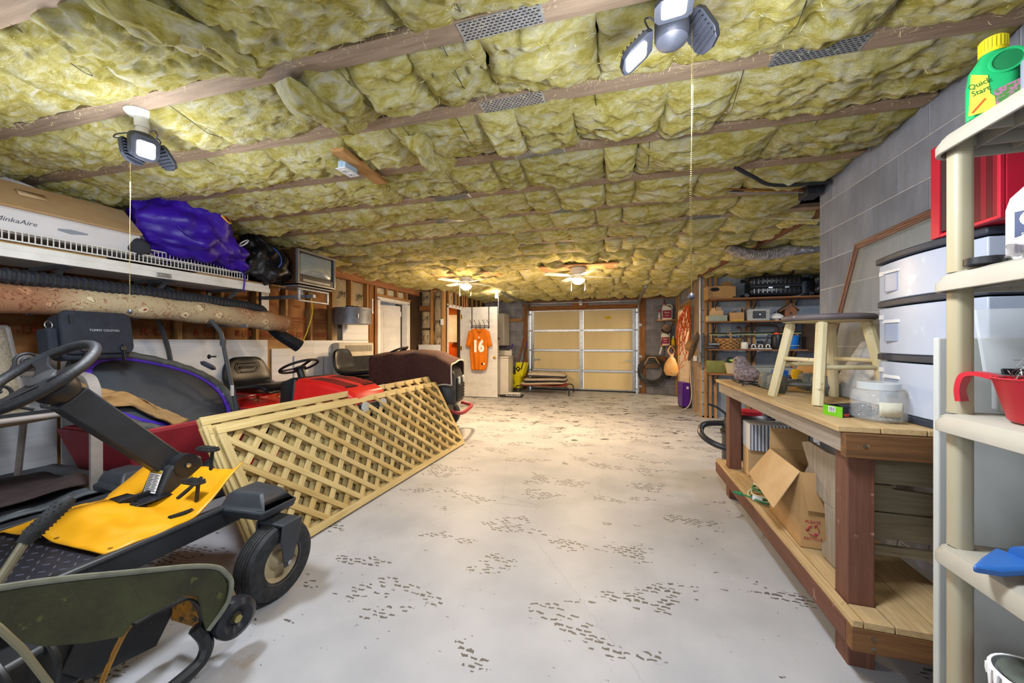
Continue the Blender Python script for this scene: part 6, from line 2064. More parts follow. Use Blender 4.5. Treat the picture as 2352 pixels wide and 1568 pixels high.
G().add([(1.31, 3.3, .976), (1.31, 2.78, .976), (1.34, 2.78, 1.10), (1.345, 2.95, 1.16), (1.345, 3.3, 1.14)], [(0, 1, 2, 3, 4)]).o('ply_sheet', mat('plywood_tan', '#b78f56', '#a57d46', 4, st=(6, 1, 1), rough=.7), t, solid=.012, sm=0)
t = thing('yellow_drill_bit_case', 'small yellow plastic knob case behind the hex dumbbells', 'case', (1.26, 3.12, .9725))
G().lathe([(.02, 0), (.024, .05), (.035, .09), (.036, .12), (.02, .135), (0, .138)], 16).o('case_body', mat('bright_yellow_plastic', '#d9a818', rough=.4), t)
t = thing('blue_tape_box', 'small blue box behind the bird statue on the workbench', 'box', (1.30, 3.52, .9725), rad(10))
G().box((-.05, -.03, 0), (.05, .03, .10)).o('box_body', mat('mid_blue', '#2257a8', rough=.5), t, bev=.003)

# leaning white panel between the bench and the plastic shelf
t = thing('leaning_white_panel', 'tall white painted board standing between the workbench end and the plastic shelf', 'board', (0, 0, 0))
PW = mat('white_board_paint', '#b9bbb8', '#a9aca8', 4, st=(1, 1, .3), rough=.6, dirt=('#8f918d', 30, .72))
G().add([(.945, 1.43, .004), (1.425, 1.43, .004), (1.425, 1.46, 1.322), (.965, 1.46, 1.322), (.945, 1.452, .004), (1.425, 1.452, .004), (1.425, 1.482, 1.322), (.965, 1.482, 1.322)],
        [(0, 1, 2, 3), (7, 6, 5, 4), (0, 4, 5, 1), (1, 5, 6, 2), (2, 6, 7, 3), (3, 7, 4, 0)]).o('board_panel', PW, t, bev=.004, sm=0)

# under the bench
t = thing('plain_carton', 'plain closed cardboard carton at the far end of the lower bench shelf', 'box', (.985, 3.24, .2535), rad(-2))
G().box((0, 0, 0), (.42, .14, .215)).o('carton_body', CARD_L, t, bev=.004, sm=0)
G().box((.0, -.0015, .205), (.42, -.0005, .215)).o('carton_tape', MATS['tape'], t, sm=0)
t = thing('striped_box', 'grey and white striped box standing on the plain carton under the bench', 'box', (.985, 3.19, .4695), rad(-2))
G().box((0, .0, 0), (.40, .19, .20)).o('box_body', mat('dark_grey_stripe', '#5f6678', '#596071', 6, rough=.6), t, bev=.002, sm=0)
for k in range(17):
    x = .006 + k * .0235
    G().box((x, -.0022, .002), (x + .0118, -.0004, .198)).box((x, -.0022, .198), (x + .0118, .19, .2022)).o('white_stripe', mat('stripe_white', '#c4c9d0', rough=.6), t, sm=0)
G().box((-.0022, .002, .002), (-.0004, .188, .2)).o('pale_end', MATS['stripe_white'], t, sm=0)
t = thing('open_carton', 'open cardboard carton with hanging flaps and red recycle print under the bench', 'box', (.905, 2.20, .2535), rad(-2))
W_, D2_, H_ = .20, .44, .385
g = G()
for a, b in (((0, 0, 0), (.004, D2_, H_)), ((W_ - .004, 0, 0), (W_, D2_, H_)), ((.004, 0, 0), (W_ - .004, .004, H_)), ((.004, D2_ - .004, 0), (W_ - .004, D2_, H_)), ((0, 0, 0), (W_, D2_, .004))):
    G().box(a, b).o('carton_side', CARD, t, sm=0)
G().add([(0, .01, H_), (0, D2_ - .01, H_), (-.10, D2_ + .05, .20), (-.10, .06, .16)], [(0, 1, 2, 3)]).o('side_flap', CARD_L, t, solid=.004, sm=0)
G().add([(.0, -.001, H_), (W_, -.001, H_), (W_ - .01, -.012, .19), (.02, -.02, .20)], [(0, 1, 2, 3)]).o('front_flap', CARD, t, solid=.004, sm=0)
G().add([(0, D2_, H_), (W_, D2_, H_), (W_ + .02, D2_ + .05, H_ + .12), (.02, D2_ + .05, H_ + .12)], [(0, 1, 2, 3)]).o('back_flap', CARD, t, solid=.004, sm=0)
RP = mat('carton_red_print', '#9c2a3c', rough=.8)
text('PLEASE', .021, RP, t, (.052, -.0012, .135), (rad(90), 0, 0), 'carton_print', ext=.0004)
text('RECYCLE', .019, RP, t, (.052, -.0012, .05), (rad(90), 0, 0), 'carton_print', ext=.0004)
for k in range(3):
    a0 = 90 + 120 * k
    pts = [(.052 + .024 * math.cos(rad(a)), -.002, .094 + .024 * math.sin(rad(a))) for a in range(a0 + 12, a0 + 85, 8)]
    G().tube(pts, .0055, prof=[(-1, -.12), (1, -.12), (1, .12), (-1, .12)]).o('recycle_arrow', RP, t, sm=0)
    a = rad(a0 + 98)
    G().prism([(-.011, 0), (.011, 0), (0, .013)], -.0005, .0005, Matrix.Translation((.052 + .024 * math.cos(rad(a0 + 84)), -.002, .094 + .024 * math.sin(rad(a0 + 84)))) @ Euler((rad(90), 0, 0)).to_matrix().to_4x4() @ Matrix.Rotation(rad(a0 + 84), 4, 'Z')).o('arrow_head', RP, t, sm=0)
# weathered slatted bench stored on its side under the workbench
t = thing('slatted_bench', 'weathered grey slatted wooden bench stored under the near end of the workbench', 'bench', (0, 0, 0))
for z0, z1 in ((.695, .815), (.575, .688), (.455, .568), (.385, .425)):
    if .57 < z0 < .6:
        G().prism([(.995, z0), (1.42, z0), (1.42, z1 - .03), (1.30, z1 - .03), (1.285, z1 - .024), (1.14, z1 - .014), (1.125, z1 - .002), (1.14, z1), (.995, z1)], 1.95, 1.972, Matrix(((1, 0, 0, 0), (0, 0, 1, 0), (0, 1, 0, 0), (0, 0, 0, 1)))).o('slat', GREYW_X, t, bev=.002, sm=0)
    else:
        G().box((.995, 1.95, z0), (1.42, 1.972, z1)).o('slat', GREYW_X, t, bev=.002, sm=0)
PM = Matrix(((0, 0, 1, 0), (1, 0, 0, 0), (0, 1, 0, 0), (0, 0, 0, 1)))
G().prism([(1.948, .79), (2.098, .775), (2.27, .784), (2.345, .76), (2.30, .70), (2.27, .66), (2.33, .585), (2.13, .527), (1.948, .53)], .968, .992, PM).o('end_panel', GREYW_Z, t, bev=.003, sm=0)
G().prism([(1.948, .528), (2.12, .526), (2.10, .35), (2.15, .30), (2.13, .258), (1.948, .258)], .968, .992, PM).o('end_leg', GREYW_Z, t, bev=.003, sm=0)
t = thing('cord_coil', 'loose coil of green and white cords with a tagged plug on the lower bench shelf', 'cord', (.98, 2.80, .256))
GC = mat('green_cord', '#1f7a4a', rough=.5)
WC = mat('cream_cord', '#c9c4a4', rough=.5)
rsn = np.random.RandomState(21)
for k in range(7):
    m = (GC, WC, WC, GC, WC, mat('brown_cord', '#3b2a24', rough=.6), WC)[k]
    rx, ry = .09 + .02 * rsn.rand(), .10 + .05 * rsn.rand()
    G().tube([(rx * math.cos(a) + .01 * k - .03, ry * math.sin(a), .012 + .016 * k + .02 * math.sin(a + k) * (k > 0)) for a in np.linspace(0, 2 * PI, 27)[:-1]], .0055, 6, closed=True).o('cord_loop', m, t)
G().tube(bez([(.03, -.05, .02), (-.06, -.06, .014), (-.13, -.03, .014), (-.17, .0, .016)], 6), .0055, 6).o('cord_end', GC, t)
G().cyl((-.165, .0, .016), (-.21, .025, .016), .013, .009).o('plug', GC, t)
G().add([(-.12, -.05, .035), (-.07, -.075, .035), (-.07, -.08, .005), (-.12, -.055, .005)], [(0, 1, 2, 3)]).o('paper_tag', WHITE, t, solid=.001, sm=0)
t = thing('shop_vacuum', 'black and red shop vacuum with ribbed hose behind the workbench', 'vacuum', (1.22, 4.02, 0))
G().lathe([(0, .05), (.20, .05), (.22, .10), (.22, .38), (.235, .40), (.235, .43), (0, .43)], 28).o('tank', BLACK, t)
G().lathe([(.225, .431), (.21, .52), (.15, .60), (.06, .63), (0, .63)], 28).o('power_head', BLACK, t)
G().lathe([(.13, .602), (.11, .64), (0, .65)], 20).o('red_cap', REDX, t)
G().tube(bez([(-.12, -.1, .62), (-.10, -.05, .72), (.02, 0, .76), (.14, .05, .70), (.16, .06, .62)], 6), .02, 8).o('carry_handle', BLACK, t)
for a in range(4):
    c, s = math.cos(a * PI / 2 + .7), math.sin(a * PI / 2 + .7)
    G().cyl((c * .19, s * .19 - .015, .03), (c * .19, s * .19 + .015, .03), .03).o('caster', BLACK, t)
pts = bez([(-.05, -.22, .32), (-.18, -.30, .32), (-.36, -.26, .36), (-.44, -.14, .42), (-.38, .0, .48), (-.2, .02, .5)], 14)
G().tube(pts, [.026 + (.003 if i % 2 else 0) for i in range(len(pts))], 10).o('vacuum_hose', CORR, t)

# plastic shelf unit
PL = mat('almond_plastic', '#a19d92', '#979286', 3, rough=.5, dirt=('#a39877', 5, .70))
PLY = mat('almond_plastic_post', '#a29c88', '#998f72', 2, st=(1, 1, .6), rough=.45)
t = thing('plastic_shelf_unit', 'off white plastic shelving unit beside the leaning white board', 'shelf', (0, 0, 0))
LV = [.30, .725, 1.106, 1.508, 1.905]
X0, X1, Y0, Y1 = .89, 1.35, .48, 1.40
for z in LV:
    ol = [(X0 + X1) / 2 + 0 * 1, 0]
    cx, cy = (X0 + X1) / 2, (Y0 + Y1) / 2
    loops = []
    for q, dz in ((0, -.055), (.0, -.03), (-.012, -.008), (-.03, 0)):
        loops.append([(cx + x, cy + y, z + dz) for x, y in rrect(X1 - X0 + 2 * q, Y1 - Y0 + 2 * q, .06, 6)])
    inn = [[(cx + x, cy + y, z + dz) for x, y in rrect(X1 - X0 - .02, Y1 - Y0 - .02, .05, 6)] for dz in (-.055, -.012)]
    g = G()
    g.loft([inn[1], inn[0]] + loops, cap=True)
    sh = g.o('shelf_deck', PL, t, bev=.002)
    g = G()
    for k in range(4):
        x = X0 + .08 + k * .105
        g.box((x - .002, Y0 + .02, z - .05), (x + .002, Y1 - .02, z - .013))
    for k in range(9):
        y = Y0 + .06 + k * .10
        g.box((X0 + .02, y - .002, z - .046), (X1 - .02, y + .002, z - .013))
    g.o('underside_ribs', PL, sh, sm=0, kind='stuff')
for i in range(-1, len(LV) - 1):
    for x, y in ((X0 + .05, Y1 - .05), (X1 - .05, Y1 - .05), (X0 + .05, Y0 + .06), (X1 - .05, Y0 + .06)):
        loops = []
        za, zb_ = (LV[i] if i >= 0 else 0), LV[i + 1] - .012
        for z, q in ((za, 1.02), (za + .01, 1.02), (za + .02, 1), (zb_ - .05, 1), (zb_, .98)):
            loops.append([(x + px_ * q, y + py_ * q, z) for px_, py_ in rrect(.044, .044, .014, 4)])
        G().loft(loops).o('post', PLY, t)
ZS = [z + .0012 for z in [0] + LV]
BIG = {'plant_food_jug': .98, 'motor_oil_jug': .82, 'grey_tool_case': 1.1}
t = thing('plant_food_jug', 'green jug with yellow cap and garden label on the plastic shelf top', 'jug', (.955, 1.275, ZS[5]), rad(-28))
GRN = mat('jug_green', '#1ea765', '#189a5a', 4, rough=.35)
loops = []
for z, w, d in ((0, .088, .06), (.006, .094, .066), (.09, .094, .066), (.13, .085, .06), (.152, .06, .05), (.163, .048, .046), (.17, .046, .046)):
    loops.append([(x, y, z) for x, y in rrect(w, d, d * .45, 6)])
G().loft(loops).o('jug_body', GRN, t)
g = G().lathe([(.026, .165), (.026, .172), (.0245, .173), (.0245, .205), (.022, .208), (0, .208)], 24)
g.o('yellow_cap', mat('cap_yellow', '#e0d22a', '#d6c820', 20, rough=.4), t)
for k in range(24):
    a = 2 * PI * k / 24
    G().box((-.0007, -.0007, .175), (.0007, .0007, .203)).o('cap_rib', MATS['cap_yellow'], t, sm=0, loc=(.0252 * math.cos(a), .0252 * math.sin(a), 0))
G().tube([(.028 * math.cos(a) + .018, -.0335, .125 + .028 * math.sin(a)) for a in np.linspace(0, 2 * PI, 25)[:-1]], .004, 6, closed=True).o('grip_ring', GRN, t)
G().lathe([(.025, 0), (.0, .001)], 20, (.018, -.0345, .125), (0, -1, 0)).o('grip_hollow', mat('deep_green', '#0c7040', rough=.4), t)
lb = G().prism([(-.046, .004), (.02, .004), (-.01, .05), (-.014, .1), (-.042, .115)], -.0342, -.0332, Matrix(((1, 0, 0, 0), (0, 0, 1, 0), (0, 1, 0, 0), (0, 0, 0, 1)))).o('yellow_label', mat('label_yellow', '#e8df4a', '#e0d43a', 9, rough=.5), t, sm=0)
DG = mat('dark_green_print', '#1d6b35', rough=.6)
text('Quick', .021, DG, lb, (-.028, -.0352, .083), (rad(90), rad(-12), 0), 'label_print', ext=.0003, xs=.75)
text('Start', .021, DG, lb, (-.026, -.0352, .063), (rad(90), rad(-12), 0), 'label_print', ext=.0003, xs=.75)
G().bar((-.040, -.035, .01), (-.018, -.035, .04), .004, .0008, (0, 1, 0)).o('red_stroke', mat('stroke_red', '#d6501e', rough=.6), lb, sm=0)
fl = G().prism([(.0, .004), (.046, .004), (.046, .07), (-.004, .055)], -.0345, -.0336, Matrix(((1, 0, 0, 0), (0, 0, 1, 0), (0, 1, 0, 0), (0, 0, 0, 1)))).o('flower_picture', mat('flower_print', '#3f7a35', '#a8628c', 160, rough=.6, lo=.45, hi=.6, det=2), t, sm=0)
t = thing('grey_tool_case', 'grey plastic case beside the green jug on the plastic shelf top', 'case', (1.075, 1.10, ZS[5]), rad(0))
GRC = mat('case_grey', '#8d8fa0', '#83859a', 6, rough=.35)
G().loft([[(x, y, z) for x, y in rrect(w, d, .02, 4)] for z, w, d in ((0, .22, .22), (.085, .22, .22), (.088, .20, .20), (.19, .185, .185), (.20, .17, .17))]).o('case_body', GRC, t, sm=50)
G().box((-.115, -.08, .07), (-.109, .08, .105)).o('case_latch', mat('case_dark_grey', '#6b6d80', rough=.4), t, bev=.003)
t = thing('motor_oil_jug', 'white motor oil jug with round logo label on the plastic shelf', 'jug', (1.035, 1.20, ZS[4]), rad(-62))
JW = mat('oil_jug_white', '#d3d3d0', '#c7c7c4', 6, rough=.35)
loops = []
for z, w, d in ((0, .20, .105), (.008, .21, .115), (.17, .21, .115), (.205, .19, .11), (.235, .12, .09), (.25, .06, .06), (.262, .05, .05)):
    loops.append([(x - (0 if z < .2 else .02 * (z - .2) / .05), y, z) for x, y in rrect(w, d, min(.03, w * .3), 4)])
G().loft(loops).o('jug_body', JW, t)
G().cyl((-.03, 0, .262), (-.03, 0, .285), .028).o('blue_cap', mat('cap_blue', '#1f4fb0', rough=.4), t)
G().tube(bez([(.0, 0, .245), (.06, 0, .252), (.11, 0, .21), (.108, 0, .14)], 5), .013, 8).o('jug_handle', JW, t)
lb = G().box((-.075, -.0598, .03), (.06, -.0582, .155)).o('label_panel', mat('label_navy', '#1c2a52', '#222f58', 30, rough=.5), t, sm=0)
G().prism([(.055 * math.cos(a), .035 * math.sin(a)) for a in np.linspace(0, 2 * PI, 25)[:-1]], 0, .001, Matrix.Translation((-.01, -.06, .13)) @ Euler((rad(90), 0, 0)).to_matrix().to_4x4()).o('logo_oval', WHITE_INK, lb, sm=0)
VM = Matrix.Translation((-.01, -.0612, .135)) @ Euler((rad(90), 0, 0)).to_matrix().to_4x4()
G().prism([(-.028, .018), (-.008, .018), (.0, -.002), (-.004, -.012)], 0, .0008, VM).o('logo_red_stroke', mat('logo_red', '#c8202c', rough=.5), lb, sm=0)
G().prism([(.028, .018), (.010, .018), (-.003, -.012), (.004, -.012)], 0, .0008, VM).o('logo_blue_stroke', mat('logo_blue', '#1f5fa8', rough=.5), lb, sm=0)
text('Valvoline', .019, mat('navy_ink', '#16224a', rough=.6), lb, (-.01, -.0615, .115), (rad(90), 0, 0), 'logo_name', ext=.0004, bold=.0004)
text('SYNTHETIC', .012, WHITE_INK, lb, (-.03, -.0605, .083), (rad(90), 0, 0), 'label_print', ext=.0004)
text('DAILY PROTECTION', .009, WHITE_INK, lb, (-.015, -.0605, .068), (rad(90), 0, 0), 'label_print', ext=.0004)
FILM = mat('clear_film', '#d9d6da', '#c9c2c6', 20, rough=.15, alpha=.55, bump=.4)
t = thing('crumpled_wrapper', 'crumpled clear plastic wrapper in front of the motor oil jug', 'wrapper', (.965, 1.12, ZS[4]))
G().grid(lambda u, v: (-.035 + .06 * u + .012 * math.sin(v * 14), -.085 + .17 * v, .008 + .055 * abs(math.sin(u * 4 + v * 5)) * (1 - abs(2 * v - 1)) + .02 * abs(float(fbm(np.array([[u * 6, v * 6, 4.4]]), 2)[0]))), 16, 22).o('wrapper_film', FILM, t, sm=40, solid=.001)
t = thing('black_lid', 'small loose black lid on the plastic shelf beside the oil jug', 'dish', (.93, 1.265, ZS[4]))  # a loose plastic lid lying rim upward
G().lathe([(0, .002), (.028, .002), (.03, .004), (.03, .018), (.028, .018), (.027, .006), (0, .006)], 24).o('lid_body', BLACK, t)
t = thing('clear_storage_case', 'clear plastic case with its lid propped open on the middle plastic shelf', 'case', (1.12, 1.25, ZS[3]), rad(-8))
G().box((-.08, -.15, .0), (.10, .12, .09)).o('case_base', mat('case_frost', '#cfd3d6', rough=.3, alpha=.7), t, bev=.008)
LIDM = Matrix.Translation((.0, .13, .09)) @ Euler((rad(-12), 0, rad(0))).to_matrix().to_4x4()
G(LIDM).box((-.085, -.004, .0), (.16, .004, .165)).o('case_lid', mat('case_clear', '#dfe6ea', rough=.1, alpha=.35), t, bev=.004, sm=0)
for x in (-.04, .07):
    G(LIDM).box((x - .018, -.012, -.02), (x + .018, -.005, .012)).o('latch_clip', BLACK, t, bev=.002)
t = thing('red_scoop_cup', 'red plastic cup with hooked handle full of steel wool on the middle shelf', 'cup', (1.0, 1.19, ZS[3]), rad(118))
RC = mat('cup_red', '#b8222e', '#ad1d29', 6, rough=.4)
G().lathe([(0, .003), (.052, .003), (.056, .008), (.075, .088), (.079, .092), (.075, .094), (.071, .088), (.053, .012), (0, .008)], 32).o('cup_body', RC, t)
G().tube(bez([(.070, 0, .088), (.10, 0, .096), (.122, 0, .09), (.13, 0, .06), (.128, 0, .03)], 6), .012, prof=[(-1.2, -.4), (1.2, -.4), (1.2, .4), (-1.2, .4)]).o('hook_handle', RC, t)
rsn = np.random.RandomState(3)
t = thing('steel_wool', 'tangle of bright steel wool filling the red cup', 'steel wool', (1.0, 1.19, ZS[3] + .072))
g = G()
for k in range(120):
    c = rsn.normal(0, .022, 3) * [1, 1, .5] + [0, 0, .03]
    pts = [c + rsn.normal(0, .016, 3) for _ in range(4)]
    pts = [p for p in pts if math.hypot(p[0], p[1]) < .058]
    if len(pts) > 2:
        g.tube(bez(pts, 4), .0009, 3)
g.o('wool_strands', STEEL, t, kind='stuff')
BLU = mat('tool_blue', '#2f66b0', '#2a5ca2', 6, rough=.4)
t = thing('blue_caulking_tool', 'blue plastic squeegee tool lying on the plastic shelf below the red cup', 'tool', (.99, 1.24, ZS[2]), rad(200))
G().prism([(.0, -.045), (.09, -.01), (.14, .012), (.10, .03), (.05, .03), (.02, .045), (.0, .05)], .012, .03).o('blade_body', BLU, t, bev=.006)
G().tube([(.01, 0, .03), (-.05, .01, .035), (-.2, .03, .035)], [.022, .024, .018], 12).o('tool_handle', BLU, t)
G().cyl((.02, .035, .012), (-.1, .05, .012), .008).o('steel_rod', STEEL, t)
t = thing('paint_can', 'dripped white paint can with red label on the low plastic shelf', 'paint can', (.985, 1.19, ZS[1]))
G().lathe([(0, .002), (.079, .002), (.081, .006), (.081, .178), (.084, .182), (.084, .188), (.078, .19), (.072, .182), (0, .182)], 36).o('can_body', mat('tin', '#b9bbbd', '#a5a7aa', 9, rough=.35, metal=.7), t)
G().lathe([(.0822, .03), (.0822, .15)], 36).o('can_label', mat('can_label_red', '#8f2a2c', '#6f8f3a', 5, rough=.5, lo=.55, hi=.56), t, solid=.0008)
G().lathe([(0, .183), (.066, .183), (.07, .187), (.07, .1905), (0, .188)], 32).o('can_lid', mat('can_lid_stained', '#4a4c46', '#77807a', 8, rough=.5), t)
g = G()
for k in range(14):
    a = 2.6 + k * .24
    l = .02 + .05 * ((k * 37 % 11) / 11)
    g.tube([(.083 * math.cos(a), .083 * math.sin(a), .186), (.0842 * math.cos(a), .0842 * math.sin(a), .17), (.0842 * math.cos(a), .0842 * math.sin(a), .18 - l)], [.006, .005, .003], 6)
g.tube([(.081 * math.cos(a), .081 * math.sin(a), .187) for a in np.linspace(0, 2 * PI, 33)[:-1]], .0045, 6, closed=True)
g.o('paint_drips', WHITE_INK, t)
G().tube(bez([(-.083, -.02, .16), (-.105, -.03, .13), (-.115, -.03, .08), (-.10, -.02, .03), (-.06, -.07, .0)], 6), .0025, 6).o('wire_bail', WHITE_INK, t)
for k, w in enumerate(('OIL', 'BASE')):
    text(w, .03 - .012 * k, INK if k == 0 else WHITE_INK, t, (-.084 * math.cos(.9), -.084 * math.sin(.9), .10 - .03 * k), (rad(90), 0, rad(-40)), 'can_print', ext=.0008, bold=.0005)

for o in COL.objects:
    if o.type == 'EMPTY' and o.name.split('.')[0] in ('plant_food_jug', 'grey_tool_case', 'motor_oil_jug', 'crumpled_wrapper', 'black_lid', 'clear_storage_case', 'red_scoop_cup', 'steel_wool', 'blue_caulking_tool'):
        o.scale = (BIG.get(o.name, 1.2),) * 3

# ================================================================ storage shelves in the alcove
SB = wood('shelf_plank', '#8d5e34', '#6d4526', 0, scale=4)
for k, (z, y0, lb) in enumerate(((1.985, 6.52, 'topmost wooden storage shelf carrying the black suitcases'), (1.62, 6.60, 'second wooden storage shelf carrying the grey safe and birdhouse'), (1.165, 6.60, 'third wooden storage shelf carrying the basket and blue bucket'), (.775, 6.45, 'low wooden storage shelf behind the workbench end'))):
    t = thing('storage_shelf', lb, 'shelf', (0, 0, z), group='wooden shelves in the storage alcove')
    G().box((1.44, y0, 0), (3.6, 6.86, .022)).o('shelf_board', SB, t, bev=.002, sm=0)
    for x in (1.57, 2.14, 2.70, 3.3):
        G().bar((x, 6.865, -.2), (x, 6.865, 0), .018, .012).bar((x, 6.86, -.19), (x, y0 + .08, -.006), .014, .012).o('metal_bracket', mat('bracket_blue_black', '#262c38', rough=.5), t, sm=0)
for x in (1.46, 1.53, 1.61, 2.10, 2.18, 2.66, 2.74, 3.26, 3.34):
    G().box((x - .02, 6.885, 0), (x + .02, 6.925, 2.42)).o('wall_stud', PINE_Z, wa, bev=.002, sm=0)
SZ = [2.0085, 1.6435, 1.1885, .7985]
t = thing('hat_carton', 'brown carton with a black oval print on the topmost storage shelf', 'box', (1.62, 6.68, SZ[0]))
G().box((-.2, -.13, 0), (.2, .13, .20)).o('carton_body', CARD, t, bev=.003, sm=0)
G().add([(.02, .13, .2), (.2, .13, .2), (.18, .05, .29), (.06, .06, .29)], [(0, 1, 2, 3)]).o('carton_flap', CARD, t, solid=.004, sm=0)
ov = G().prism([(.065 * math.cos(a), .032 * math.sin(a)) for a in np.linspace(0, 2 * PI, 25)[:-1]], 0, .002, Matrix.Translation((-.10, -.131, .145)) @ Euler((rad(90), 0, 0)).to_matrix().to_4x4()).o('black_oval', INK, t, sm=0)
G().box((.155, -.133, .005), (.195, -.1305, .022)).box((.13, -.133, .185), (.195, -.1305, .192)).o('small_print', INK, t, sm=0)
text('----- ----', .035, INK, t, (-.1, -.1325, .025), (rad(90), 0, 0), 'carton_print')
t = thing('side_carton', 'narrow brown carton standing on end at the left edge of the topmost shelf', 'box', (1.405, 6.60, 2.0085), 0)
G().box((-.02, -.1, -.02), (.008, .1, .19)).o('carton_body', CARD, t, sm=0)
t['label'] = 'narrow brown carton edge beside the hat carton on the topmost shelf'
SUIT = mat('black_suitcase_shell', '#14161c', '#1a1d25', 6, rough=.25)


def suitcase(x, w, label):
    t = thing('suitcase', label, 'suitcase', (x, 6.72, SZ[0]), group='black ribbed suitcases')
    for z0, z1 in ((.03, .165), (.175, .33)):
        sh = G().loft([[(a, b, z) for a, b in rrect(w * q, .30 * q, .05, 4)] for z, q in ((z0, .94), (z0 + .02, 1), (z1 - .02, 1), (z1, .96))]).o('shell', SUIT, t, sm=50)
        for k in range(11):
            xx = -w / 2 + .06 + k * (w - .12) / 10
            G().box((xx - .012, -.158, z0 + .03), (xx + .012, -.149, z1 - .03)).o('shell_rib', SUIT, sh, bev=.004)
    G().box((-w / 2 + .01, -.148, .164), (w / 2 - .01, .148, .176)).o('zip_seam', BLACK, t)
    for xx in (-.08, .14):
        G().box((xx - .028, -.168, .135), (xx + .028, -.159, .155)).o('lock_plate', GALV, t, sm=0)
    for s in (-1, 1):
        for z in (.045, .30):
            G().cyl((-w / 2 - .03, s * .1, z), (-w / 2 - .03, s * .1 + .02, z), .03).box((-w / 2 - .03, s * .1 - .005, z - .02), (-w / 2 + .01, s * .1 + .025, z + .02)).o('spinner_wheel', BLACK, t)
    return t


suitcase(2.38, .72, 'black ribbed suitcase lying beside the brown carton on the topmost shelf')
suitcase(3.22, .66, 'black ribbed suitcase cut off by the block wall on the topmost shelf')
t = thing('green_grey_box', 'flat grey green box under a small open carton on the second shelf', 'box', (1.60, 6.73, SZ[1]))
G().box((-.16, -.1, 0), (.12, .1, .095)).o('box_body', mat('sage_box', '#8f9a8c', '#858f82', 6, rough=.7), t, bev=.003, sm=0)
G().box((-.163, -.09, .005), (-.161, .09, .09)).o('box_end_label', CARD_L, t, sm=0)
t = thing('small_open_carton', 'small open carton stacked on the grey green box', 'box', (1.58, 6.73, SZ[1] + .0965))
G().box((-.09, -.06, 0), (.09, .06, .075)).o('carton_body', CARD_L, t, sm=0)
G().add([(-.02, .06, .075), (.09, .06, .075), (.09, .07, .15), (-.02, .07, .15)], [(0, 1, 2, 3)]).add([(-.09, -.06, .075), (-.03, -.06, .075), (-.03, -.07, .12), (-.09, -.07, .12)], [(0, 1, 2, 3)]).o('carton_flap', CARD_L, t, solid=.003, sm=0)
t = thing('flapped_carton', 'brown carton with raised flaps and a yellow book on the second shelf', 'box', (1.865, 6.72, SZ[1]), rad(-6))
G().box((-.10, -.10, 0), (.10, .10, .135)).o('carton_body', CARD, t, sm=0)
G().add([(-.10, -.1, .135), (-.10, .1, .135), (.06, .1, .21), (.04, -.1, .19)], [(0, 1, 2, 3)]).add([(.10, -.1, .135), (.10, .1, .135), (.09, .1, .23), (.09, -.02, .23)], [(0, 1, 2, 3)]).o('carton_flap', CARD, t, solid=.003, sm=0)
G().box((-.08, -.104, .002), (.09, -.1005, .014)).o('yellow_strip', mat('yellow_book', '#c9b41a', rough=.5), t, sm=0)
t = thing('fire_safe', 'grey fireproof safe box with a black lock panel on the second shelf', 'safe', (2.155, 6.72, SZ[1]))
SAFE = mat('safe_grey', '#9a9c9a', '#909290', 5, rough=.5)
G().loft([[(x, y, z) for x, y in rrect(w, d, .02, 4)] for z, w, d in ((0, .31, .24), (.12, .325, .25), (.123, .322, .247))]).o('safe_body', SAFE, t, sm=50)
G().loft([[(x, y, z) for x, y in rrect(w, d, .02, 4)] for z, w, d in ((.125, .328, .252), (.165, .325, .25), (.185, .30, .23))]).o('safe_lid', SAFE, t, sm=50)
G().box((-.085, -.133, .035), (.095, -.12, .15)).o('lock_panel', BLACK, t, bev=.005)
G().lathe([(.012, 0), (.012, .006), (0, .007)], 14, (.01, -.133, .09), (0, -1, 0)).o('key_lock', STEEL, t)
t = thing('glass_lamp_shade', 'white glass lamp shade with a flattened dome between safe and birdhouse', 'lamp shade', (2.425, 6.69, SZ[1]))
G().lathe([(.045, 0), (.045, .02), (.10, .03), (.105, .055), (.085, .085), (.045, .11), (.015, .12), (0, .12)], 26).o('shade_glass', mat('opal_glass', '#d9d9d9', rough=.15, coat=.5), t)
G().cyl((0, 0, .12), (0, 0, .16), .004).o('shade_rod', STEEL, t)
t = thing('birdhouse', 'rustic wooden birdhouse with pitched roof at the end of the second shelf', 'birdhouse', (2.60, 6.74, SZ[1]))
BH = wood('birdhouse_wood', '#8a5a3a', '#6b4228', 2, scale=4)
G().prism([(-.07, 0), (.09, 0), (.09, .17), (.02, .245), (-.07, .17)], -.08, .08, Euler((rad(90), 0, 0)).to_matrix().to_4x4()).o('house_body', BH, t, sm=0, bev=.002)
for s, (a, b) in ((-1, ((.025, .262), (-.15, .135))), (1, ((.015, .262), (.125, .15)))):
    G().add([(a[0], -.11, a[1]), (a[0], .09, a[1]), (b[0], .09, b[1]), (b[0], -.11, b[1])], [(0, 1, 2, 3)]).o('roof_board', mat('grey_roof_wood', '#7a6552', '#64503f', 5, st=(1, 6, 1), rough=.8), t, solid=.014, sm=0)
G().lathe([(.018, 0), (0, .001)], 14, (.01, -.0815, .11), (0, -1, 0)).o('entry_hole', BLACK, t)

